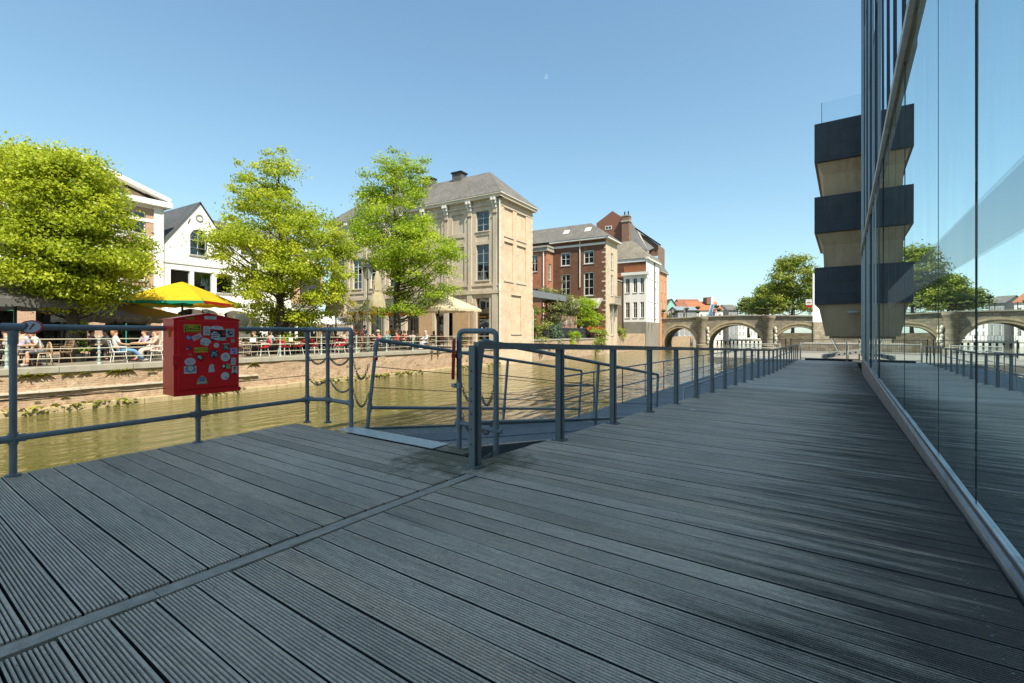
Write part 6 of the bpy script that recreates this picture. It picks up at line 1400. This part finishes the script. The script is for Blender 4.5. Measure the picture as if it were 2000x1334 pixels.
# rotation is in the bank frame: 0 looks along the quay (to the right, away), 180 towards the left
a,b=P_(82,.95); chair('wood','oak',m_oak,'pale wooden spindle chair under the man in white at the left',a,b,188,None); person('man in white polo and grey shorts leaning over at the left cafe table',BM@T(a-.02,b,0,R(188)),WH_,(.12,.12,.13),(.42,.25,.14),'sit',.42,0,.5,(.35,.33,.30),None,0,None,False,True)
a,b=P_(40,1.1); chair('wood','oak',m_oak,'pale wooden chair of the woman in the striped top',a,b,20,None); person('woman in blue and white striped top across from the man in white polo',BM@T(a,b,0,R(20)),(.40,.42,.58),(.10,.10,.13),(.12,.07,.05),'sit',.12,0,.4,(.3,.1,.1))
table('round','small round table between the man in white polo and the woman in stripes',bank_a(58,1.15),1.15)
a,b=P_(232,1.0); chair('metal','white',m_white,'white metal armchair of the man with outstretched jeans',a,b,-8,None); person('man in white shirt and light blue jeans stretching his legs out',BM@T(a,b,0,R(-8)),WH_,BLU,(.40,.20,.10),'sit',-.22,0,.1,(.45,.42,.40),None,1.0)
a,b=P_(302,1.25); chair('metal','white',m_white,'white metal armchair facing the man in jeans, beside the red locker',a,b,178,None); person('person in pale pink clothes sitting opposite the man in jeans',BM@T(a,b,0,R(176)),(.58,.38,.30),(.60,.42,.34),(.40,.24,.14),'sit',-.05,0,.4,(.35,.1,.09),None,.5,None,True)
a,b=P_(284,1.9); chair('metal','white',m_white,'white metal armchair half behind the couple by the red locker',a,b,185,None); person('person in lilac top behind the pale pink clothed person',BM@T(a,b,0,R(185)),(.42,.36,.48),(.2,.18,.2),(.30,.18,.10),'sit',.05,0,.5)
table('square','square table between the man in jeans and the couple',bank_a(262,1.9),1.9)
GR_='dark chairs on the cafe terrace'
q=random.Random(12)
# red shell chairs and their tables
for u,b,rot in ((514,1.3,170),(555,1.35,15),(582,1.9,165),(612,2.0,20),(664,1.25,172),(648,2.3,175)):
    a=bank_a(u,b); nm={514:'red shell chair left of the second mint post, facing left',555:'red shell chair between ragged tree and railing, facing right',582:'small red shell chair just left of the long-side corner post of the tube railing',612:'dark red shell chair right behind the mint post at the railing corner',664:'bright red shell chair left of the end post of the tube railing',648:'red shell chair partly behind the bright red chair'}[u]
    chair('shell','red',m_redplastic,nm,a,b,rot,'red shell chairs')
for u,b,lab in ((494,1.55,'wooden table carrying a white menu card near the red locker'),(568,1.6,'wooden table between the two nearest red chairs'),(636,1.6,'wooden table before the bright red chair'),(700,2.0,'wooden table behind the palm and barrel planter'),(752,1.6,'wooden table of the woman in pink'),(800,1.8,'wooden table of the people in red and khaki'),(836,1.5,'wooden table between the khaki person and the grey-white person'),(885,1.8,'wooden table near the tan house wall'),(120,3.6,'table deep under the large grey parasol'),(430,3.4,'table hidden behind the red locker'),(340,3.8,'table under the yellow parasol')):
    table('square',lab,bank_a(u,b),b,q.uniform(-8,8))
for k,(u,b) in enumerate(((494,1.55),(545,2.6))):
    mb=MB(); mb.box(-.01,.01,-.13,.13,0,.26) if False else mb.prism([(-.14,0),(.14,0),(.14,.22),(-.14,.22)],-.008,.008); mb.build('menu_card',m_white,None,False,BM@T(bank_a(u,b),b,.742 if k==0 else .0)@Matrix.Rotation(R(-20),4,'Z') if k==0 else BM@T(bank_a(568,1.6),1.6,.742)@Matrix.Rotation(R(15),4,'Z'),label='white menu card standing on the table left of the nearest red chairs' if k==0 else 'cream menu card standing on the table between the nearest red chairs',category='menu')
for u,b,rot in ((478,1.3,10),(486,2.3,40),(690,1.4,150),(708,1.6,190),(722,1.2,5),(770,2.3,20),(790,1.2,170),(846,2.4,200),(866,1.4,170),(880,1.2,20),(896,1.35,185),(905,2.3,170),(916,1.7,200),(868,2.5,15),(120,2.6,200),(100,3.2,20),(20,1.4,10),(8,1.9,190),(320,2.2,200),(420,2.6,180),(450,1.5,190),(200,3.4,180),(170,3.3,0)):
    a=bank_a(u,b); m,kk=((m_black,'black') if q.random()<.55 else (plain('wicker',(.30,.20,.11),.7,0,.3,20,.3),'wicker')) if ('metal','wicker') not in CP else ((None,'black') if q.random()<.5 else (None,'wicker'))
    if ('metal',kk) not in CP and m is None: m=m_black
    chair('metal',kk,m,'dark metal armchair standing empty on the terrace' if kk=='black' else 'brown wicker-coloured armchair standing empty on the terrace',a,b,rot+q.uniform(-10,10),'empty dark armchairs' if kk=='black' else 'empty brown armchairs')
def sitter(label,u,b,rot,*a,**k):
    A=bank_a(u,b); chair('metal','black',m_black,'dark armchair under the '+label.split(' ',1)[0]+' '+' '.join(label.split(' ')[1:4]),A,b,rot,None); return person(label,BM@T(A,b,0,R(rot)),*a,**k)
sitter('woman in coral pink top and pale sunhat behind the gangway post',741,1.7,165,(.62,.14,.15),(.2,.2,.25),(.45,.3,.15),'sit',.15,hat=(.62,.52,.36))
sitter('man in dark jacket left of the woman in coral',728,2.4,20,(.05,.05,.08),(.06,.06,.08),(.05,.04,.03))
sitter('person in bright red sweater at the middle tables',776,2.0,180,RED_,(.1,.1,.12),(.10,.06,.04),'sit',.1,long=True)
sitter('person in dark red shirt beside the one in bright red',790,2.6,160,(.36,.03,.03),(.1,.1,.12),(.12,.07,.05))
sitter('person in striped khaki shirt with back to the canal',808,1.2,90,KH,(.30,.28,.2),(.08,.06,.05),'sit',.1,long=True)
sitter('man in pale grey outfit and cap sitting sideways by the beige parasol',832,1.2,172,(.52,.52,.55),(.50,.50,.55),(.40,.36,.34),'sit',.05,long=True,shoe=(.6,.6,.6))
sitter('person with white shirt behind the middle tables',797,2.9,200,(.6,.55,.53),(.2,.2,.2),(.2,.1,.06))
sitter('woman in dark blue dress behind the corner posts',632,2.4,10,(.06,.06,.14),(.05,.05,.12),(.30,.18,.08))
sitter('woman in pale top with fair hair near the corner posts',636,3.2,180,(.58,.48,.42),(.15,.15,.2),(.42,.28,.12))
sitter('person in orange top farther behind the bright red chair',655,3.4,190,(.55,.24,.09),(.12,.1,.1),(.10,.06,.04))
sitter('person in grey top under the ragged tree',600,2.9,170,(.34,.32,.36),(.1,.1,.1),(.14,.09,.06))
sitter('person in beige jacket left of the lamp post',706,2.8,10,(.46,.36,.26),(.1,.1,.1),(.16,.1,.07))
sitter('person in orange-brown top under the large grey parasol',12,2.9,180,(.42,.17,.05),(.1,.1,.1),(.2,.1,.05))
for lab,u,b,rot,c,lg,h in (('person in white blouse at the tables left of the palm',672,1.5,15,(.62,.60,.56),(.1,.1,.14),(.25,.15,.08)),('man in navy polo left of the barrel planter',684,2.6,190,(.05,.07,.16),(.25,.22,.18),(.1,.07,.05)),
 ('woman in teal cardigan between coral top and red sweater',757,2.9,200,(.05,.22,.22),(.1,.1,.1),(.30,.2,.1)),('man in olive jacket right of the red sweater',783,3.5,10,(.16,.17,.08),(.1,.1,.1),(.08,.06,.05)),('person in cream knit behind the khaki shirt',815,2.9,170,(.56,.50,.40),(.1,.1,.12),(.16,.1,.06)),
 ('person in black top under the beige parasol',848,3.0,10,(.03,.03,.035),(.1,.1,.1),(.2,.12,.07)),('woman in rust dress under the beige parasol',862,2.3,185,(.36,.12,.05),(.3,.1,.05),(.12,.07,.05)),('person in light blue shirt near the red chairs',528,2.7,10,(.34,.42,.56),(.1,.1,.12),(.12,.08,.05)),
 ('person in dark green top between locker and red chairs',500,2.9,180,(.04,.12,.07),(.1,.1,.1),(.25,.15,.08)),('person in charcoal shirt deep under the dark parasol',180,3.2,0,(.07,.07,.075),(.1,.1,.1),(.1,.07,.05)),('person in white tee deep under the dark parasol',205,3.4,180,(.58,.57,.55),(.1,.1,.14),(.08,.06,.05)),('person in grey hoodie at the left dark tables',22,2.2,185,(.28,.28,.3),(.1,.1,.1),(.12,.08,.05))):
    sitter(lab,u,b,rot,c,lg,h,'sit',q.uniform(-.1,.2),long=q.random()<.5,reach=q.uniform(.2,.7))
for lab,u,b,c,h in (('waiter standing in dark clothes at the tan house windows',712,5.5,(.03,.03,.06),(.05,.04,.03)),('person in mustard coat standing behind the tall tree trunk',764,4.0,(.45,.26,.04),(.12,.07,.04)),('person standing in shade of the dark parasol with floral top',290,4.4,(.40,.30,.34),(.2,.14,.1))):
    person(lab,BM@T(bank_a(u,b),b,0,R(-90)),c,(.05,.05,.07),h,'stand',0,0,.2)
# ------------------------------------------------------------------ garden terrace beyond the tan house
gtb=thing('garden_terrace','raised garden terrace deck with dark balustrade beyond the tan house','terrace',BM)
mb=MB(); mb.box(38,57,.5,8,.30,.62); mb.build('deck',m_greybase,gtb); mb=MB()
for k in range(60): mb.box(39+k*.22,39.1+k*.22,.62,.68,.62,1.75)
mb.box(39,52.2,.6,.70,1.75,1.85); mb.build('balustrade',plain('dark_balustrade',(.035,.04,.045),.6),gtb)
mb=MB(); mb.box(37.2,47,1.2,9,zz(583,42,3)-.1,zz(577,42,3)+.25); mb.build('flat_canopy',plain('zinc_canopy',(.20,.21,.22),.5,.3),gtb)
for a in (38.2,46.4): mb=MB(); mb.box(a,a+.25,1.6,1.85,.6,zz(583,42,3)-.1); mb.build('canopy_post',m_black,gtb)
mb=MB(); mb.box(41.2,42.6,6.0,6.4,.6,4.2); mb.build('dark_screen',m_black,gtb)
aw=thing('striped_awning','grey and cream striped awning on the brown brick house above the garden','awning',BM)
mb=MB(); m2=cloth('cream_stripe',(.55,.50,.38)); n=14; zA,zB=zz(583,57,3),zz(603,55,3)
for k in range(n):
    mb.cur=k%2; b0_=.3+5.4*k/n; b1_=.3+5.4*(k+1)/n; mb.quad((55.2,b1_,zB),(55.2,b0_,zB),(57.25,b0_,zA),(57.25,b1_,zA))
mb.build('stripes',[plain('grey_stripe',(.25,.24,.21),.8),m2],aw)
for b in (.5,5.5): mb=MB(); mb.tube([(55.25,b,.6),(55.25,b,zB)],.05,6); mb.build('awning_post',m_black,aw)
# box sign of weathered red wood with pale script
sg=thing('script_sign','weathered reddish board sign with pale script facing the water','sign',BM@T(46,1.35,0)); zlo,zhi=zz(641,46,1.3),zz(616,46,1.3)
Wc=Wall((0,0),(4.3,0)); mb=MB(); Wc.bar(mb,0,4.3,zlo,zhi,-.25,0); mb.build('board',plain('faded_red_board',(.27,.16,.12),.8,0,.25,2),sg); mb=MB(); Wc.bar(mb,4.1,4.45,zlo-.05,zhi+.05,-.3,.03); mb.build('end_post',plain('olive_post',(.34,.28,.10),.7),sg)
mb=MB(); P=[Wc.at(1.0+.07*j,(zlo+zhi)/2+.34*math.sin(j*1.15)*(.4+.6*abs(math.sin(j*.37))),.03) for j in range(30)]; mb.tube(P,.045,5); mb.build('script_lettering',plain('pale_script',(.55,.45,.40),.7),sg)
mb=MB(); mb.box(0.1,.3,-.2,.0,.6,zlo); mb.box(4.0,4.2,.02,.2,.6,zlo); mb.build('supports',m_black,sg)
def shrub(name,label,a,b,cl,mat,leaf,per,seed,cat='shrub'):
    r=thing(name,label,cat,BM@T(a,b,0)); q=random.Random(seed); mb=MB()
    for c in cl[::2]: mb.tube([(c[0]*.3,c[1]*.3,.4),(c[0]*.7,c[1]*.7,c[2]*.6),c[:3]],.03,4)
    mb.build('stem',m_bark,r); leaf_cloud('foliage',mat,r,cl,per,leaf,seed); return r
q=random.Random(9); rnd_cl=lambda n,w,d,z0,z1,r0:[(q.uniform(-w,w),q.uniform(-d,d),q.uniform(z0,z1),r0*q.uniform(.7,1.3)) for _ in range(n)]
shrub('climbing_shrub','large loose grey-green shrub rising above the script sign',47.5,2.4,rnd_cl(60,3.4,1.1,2.2,6.2,.85)+[(1.2,.2,6.4,.6),(1.3,.2,7.4,.5),(1.25,.2,8.1,.35),(.8,.2,5.9,.6)],plain('x',(.1,.1,.1)) if False else leafm('grey_green_leaf',(.06,.08,.025),(.15,.175,.055),(.30,.31,.10),.35),.22,85,2)
shrub('bright_vine','bright green vine spilling over the garden corner near the brown house',53.6,1.1,rnd_cl(34,2.7,.9,2.3,5.4,.85)+rnd_cl(5,1,.4,1.8,3,.5),m_leaf3,.24,80,3,'vine')
shrub('wall_creeper','bushy green creeper at the corner of the tan house',38.6,.45,rnd_cl(30,1.4,.4,-.8,3.6,.6),m_leafg,.2,80,4,'creeper')
shrub('blue_green_bush','blue-green bush hanging over the garden balustrade',42.6,.5,rnd_cl(18,1.3,.3,-.1,2.0,.55),leafm('blue_leaf',(.04,.08,.04),(.10,.16,.09),(.2,.26,.14),.3),.2,70,5)
shrub('small_wall_bush','small bright bush rooted in the garden quay wall',46.5,.05,rnd_cl(12,1.2,.2,-.3,1.2,.45),m_leaf3,.18,70,6)
shrub('hanging_ivy','ivy hanging down the quay wall by the flower boxes',54.5,.0,rnd_cl(26,2.2,.3,-1.2,1.9,.55),m_leafd,.2,80,7,'ivy')
shrub('yard_bush','overgrown bush between the pale house side and the white house',64.5,.3,rnd_cl(10,1.2,.3,.2,2.2,.6),m_leafd,.22,70,8)
shrub('bridge_ivy','ivy growing on the wall corner at the left end of the bridge',93.4,-.2,rnd_cl(14,.5,.4,-1.2,4.6,.7),m_leafg,.28,70,9,'ivy')
m_geran=leafm('geranium',(.30,.02,.02),(.55,.05,.03),(.60,.30,.06),.3)
for k,(a,lab) in enumerate(((52.4,'red geranium box at the left of the garden balustrade corner'),(54.3,'red and orange geranium box in the middle by the bright vine'),(56.1,'dark red geranium box nearest the pale canal side of the brown house'))):
    r=thing('flower_box',lab,'flower box',BM@T(a,.35,1.3),'geranium boxes'); mb=MB(); mb.box(-.85,.85,-.15,.15,0,.3); mb.build('trough',m_blackbox,r); leaf_cloud('flowers',m_geran,r,[(-.7+.23*j,-.05,.42+.1*(j%2),.32) for j in range(7)],60,.15,k); leaf_cloud('leaves',m_leaf2,r,[(-.7+.28*j,-.15,.2,.3) for j in range(6)],50,.15,k+20)
person('person in white and dark clothes at the garden balustrade',BM@T(51.6,1.2,.62,R(-90)),(.5,.48,.5),(.06,.06,.12),(.06,.05,.05),'stand',0,0,.3)
person('person in dark clothes standing under the garden canopy',BM@T(43.2,2.4,.62,R(-60)),(.03,.03,.04),(.03,.03,.04),(.3,.3,.3),'stand',0,0,.3)
# people and bikes on the bridge
def onb(u,y,lab,shirt,legs,hair,rot=-90,**k): x=gx(u,y); return person(lab,GM@T(x,y,topz(x),R(rot)),shirt,legs,hair,'stand',0,0,.3,**k)
onb(1395,1.0,'person in red coat leaning at the bridge railing',(.50,.04,.04),(.45,.05,.05),(.2,.1,.06),-60)
onb(1294,1.2,'person in pale pink at the left end of the bridge',(.60,.40,.42),(.55,.45,.45),(.2,.12,.08),-90)
onb(1308,2.2,'person in beige on the bridge left of the person in pale clothes',(.45,.36,.28),(.25,.22,.2),(.12,.08,.06),0)
onb(1314,2.0,'person in pale clothes crossing the left end of the bridge',(.55,.50,.45),(.2,.2,.22),(.35,.25,.15),180)
onb(1336,3.0,'person in dark clothes crossing the bridge behind the flower bowls',(.06,.07,.09),(.05,.05,.06),(.05,.04,.04),180)
ss_=thing('street_sign','small red and white sign board on the bridge near the tower','sign',GM@T(gx(1580),.6,topz(24))); mb=MB(); mb.tube([(0,0,0),(0,0,2.9)],.05,6); mb.build('pole',m_galv,ss_); mb=MB(); mb.box(-.45,.45,-.04,0,1.9,2.85); mb.build('board',m_white,ss_); mb=MB(); mb.box(-.45,.45,-.05,-.041,1.45,1.85); mb.box(-.3,.3,-.05,-.041,2.2,2.35); mb.build('red_panel',m_redplastic,ss_)
# ================================================================== far end of the boardwalk: landing stage with white gates
m_wtube=plain('white_tube',(.42,.42,.39),.4,.2,.12,6); EZ=-.63
ls_=thing('landing_stage','paler landing stage platform at the far end of the boardwalk','platform',WM)
mb=MB(); mb.box(40.1,60,1.3,9,-1.2,-.70); mb.build('deck',plain('pale_deck',(.24,.22,.18),.8),ls_); mb=MB(); mb.box(37.5,40.05,-6,5.2,-.95,-.69); mb.build('edge_beam',m_stone,ls_)
mb=MB(); mb.box(37.4,37.9,-.4,2.2,-.62,-.50); mb.build('black_kerb',m_black,ls_)
def wgate(label,s,t,rot,w,h,nb,z=-.70,vert=False,mat=None,cat='gate',name='white_gate',grp=None):
    r=thing(name,label,cat,WM@T(s,t,z,R(rot)),grp); mat=mat or m_wtube; mb=MB()
    for x in (0,w): mb.tube([(x,0,0),(x,0,h+.1)],.05,8)
    mb.build('post',mat,r); mb=MB()
    if vert:
        for z_ in (.12,h): mb.tube([(0,0,z_),(w,0,z_)],.025,6)
        n=int(w/.14)
        for k in range(1,n): mb.tube([(w*k/n,0,.12),(w*k/n,0,h)],.010,4)
    else:
        for k in range(nb): z_=.12+(h-.12)*k/(nb-1); mb.tube([(0,0,z_),(w,0,z_)],.035,6)
        mb.tube([(w*.82,0,.1),(w*.82,0,h)],.03,6)
    mb.build('bars',mat,r); return r
def wpos(u,v,z):
    Y=(CAMZ-z)*F/(v-HV); p=WM.inverted()@Vector(((u-1000)/F*Y,Y,z)); return p.x,p.y
wgate('white four-bar gate standing on the landing stage',41.5,6.7,-80,2.6,1.05,4)
wgate('long white two-bar rail across the end of the boardwalk',39.5,2.6,-92,3.4,1.15,2)
wgate('grey barred fence panel right under the third bridge arch',52,4.2,-60,6.5,1.3,0,-.7,True,m_black,'fence','fence_panel','fence panels by the bridge')
wgate('grey barred fence panel behind the white four-bar gate',52.5,9.6,-75,5.0,1.3,0,-.7,True,m_black,'fence','fence_panel','fence panels by the bridge')
wgate('grey barred fence panel behind the tilted white gangway',49,-1.0,-80,5.5,1.3,0,-.7,True,m_black,'fence','fence_panel','fence panels by the bridge')
tg2=thing('tilted_gangway','white perforated gangway with slanting hand frames lying askew under the tower','gangway',WM@T(38.6,1.2,-.45,R(-82))@Matrix.Rotation(R(-10),4,'Y'))
mb=MB()
for y in (0,.9):
    mb.bar((0,y,.05),(5.2,y,.05),.06,.28)
    for k in range(3): mb.tube([(1.0+k*1.5,y,.15),(.7+k*1.5,y,1.35)],.03,6)
    mb.tube([(.7,y,1.35),(3.8,y,1.35)],.03,6)
mb.build('frame',m_wtube,tg2); mb=MB(); mb.box(0,5.2,.04,.86,.03,.07); mb.build('tread',m_alu,tg2)
mb=MB()
for k in range(16): mb.sphere((.3+k*.31,-.035,.05),.05,.01,.06,8,4)
mb.build('round_holes',m_black,tg2)
hp=thing('handrail_post','pair of bent galvanised handrail ends at the far end of the glass wall','handrail',WM@T(37.2,-.1,-.63)); 
for d in (0,.5): mb=MB(); mb.tube(elbow([(d,0,0),(d,0,1.1),(d+.35,0,1.25)],.12),.03,8); mb.build('rail',m_galv,hp)
r=thing('fern_bush','dark fern bush growing in the shade under the tower','fern',WM@T(36.6,-2.0,-.65)); leaf_cloud('foliage',m_fern,r,[(.3*k-.6,.2*math.sin(k),.35+.15*(k%2),.4) for k in range(6)],70,.2,3); mb=MB(); mb.tube([(0,0,0),(0,0,.4)],.04,5); mb.build('stem',m_bark,r)
# ------------------------------------------------------------------ moon, sky, sun, camera
mm,nt,b,o=NT('moon_surface'); nt.nodes.remove(b); d=nd(nt,'BsdfDiffuse',Color=(.045,.045,.045,1)); t=nd(nt,'BsdfTransparent'); ad=nt.nodes.new('ShaderNodeAddShader'); nt.links.new(d.outputs[0],ad.inputs[0]); nt.links.new(t.outputs[0],ad.inputs[1]); nt.links.new(ad.outputs[0],o.inputs[0])
D=2600; mb=MB(); mb.sphere((0,0,0),11,n=24,m=14); mo=mb.build('moon',mm,None,True,Matrix.Translation(((1067-1000)/F*D,D,CAMZ+(HV-150)/F*D)),label='faint pale half moon high in the blue sky',category='moon')
SUN=Vector((.52,-.854,0)).normalized(); EL=R(53); SD=Vector((SUN.x*math.cos(EL),SUN.y*math.cos(EL),math.sin(EL)))
L=bpy.data.lights.new('sun','SUN'); L.energy=3.7; L.angle=R(.53); L.color=(1,.94,.80); lo=bpy.data.objects.new('sun',L); COL.objects.link(lo); lo.rotation_euler=SD.to_track_quat('Z','Y').to_euler()
w=bpy.data.worlds.new('World'); sc.world=w; w.use_nodes=True; nt=w.node_tree; bg_=nt.nodes['Background']; sky=nt.nodes.new('ShaderNodeTexSky'); sky.sky_type='NISHITA'; sky.sun_disc=False; sky.sun_elevation=EL; sky.sun_rotation=math.atan2(SD.x,SD.y); sky.air_density=1.0; sky.dust_density=.6; sky.ozone_density=.7; sky.altitude=0
k1=nd(nt,'VectorMath',operation='MULTIPLY_ADD'); nt.links.new(sky.outputs[0],k1.inputs[0]); k1.inputs[1].default_value=(.085,.085,.085); k1.inputs[2].default_value=(.89,.87,.84); k2=nd(nt,'VectorMath',operation='DIVIDE'); nt.links.new(sky.outputs[0],k2.inputs[0]); nt.links.new(k1.outputs[0],k2.inputs[1])
nt.links.new(mixc(nt,1.0,k2.outputs[0],(.81,.985,.97),'MULTIPLY'),bg_.inputs[0]); bg_.inputs[1].default_value=.112
cam=bpy.data.cameras.new('camera'); co=bpy.data.objects.new('camera',cam); COL.objects.link(co); co.location=(0,0,CAMZ); co.rotation_euler=(R(90),0,0); cam.sensor_width=36; cam.lens=F/2000*36; cam.shift_y=-(667-HV)/2000; cam.clip_end=9000; cam.clip_start=.05; sc.camera=co
sc.view_settings.view_transform='Standard'; sc.view_settings.look='None'; sc.view_settings.gamma=1; sc.view_settings.exposure=1.2
sc.cycles.use_denoising=True; sc.cycles.max_bounces=10; sc.cycles.transparent_max_bounces=24; sc.cycles.caustics_reflective=True; sc.cycles.caustics_refractive=False; sc.cycles.sample_clamp_indirect=3
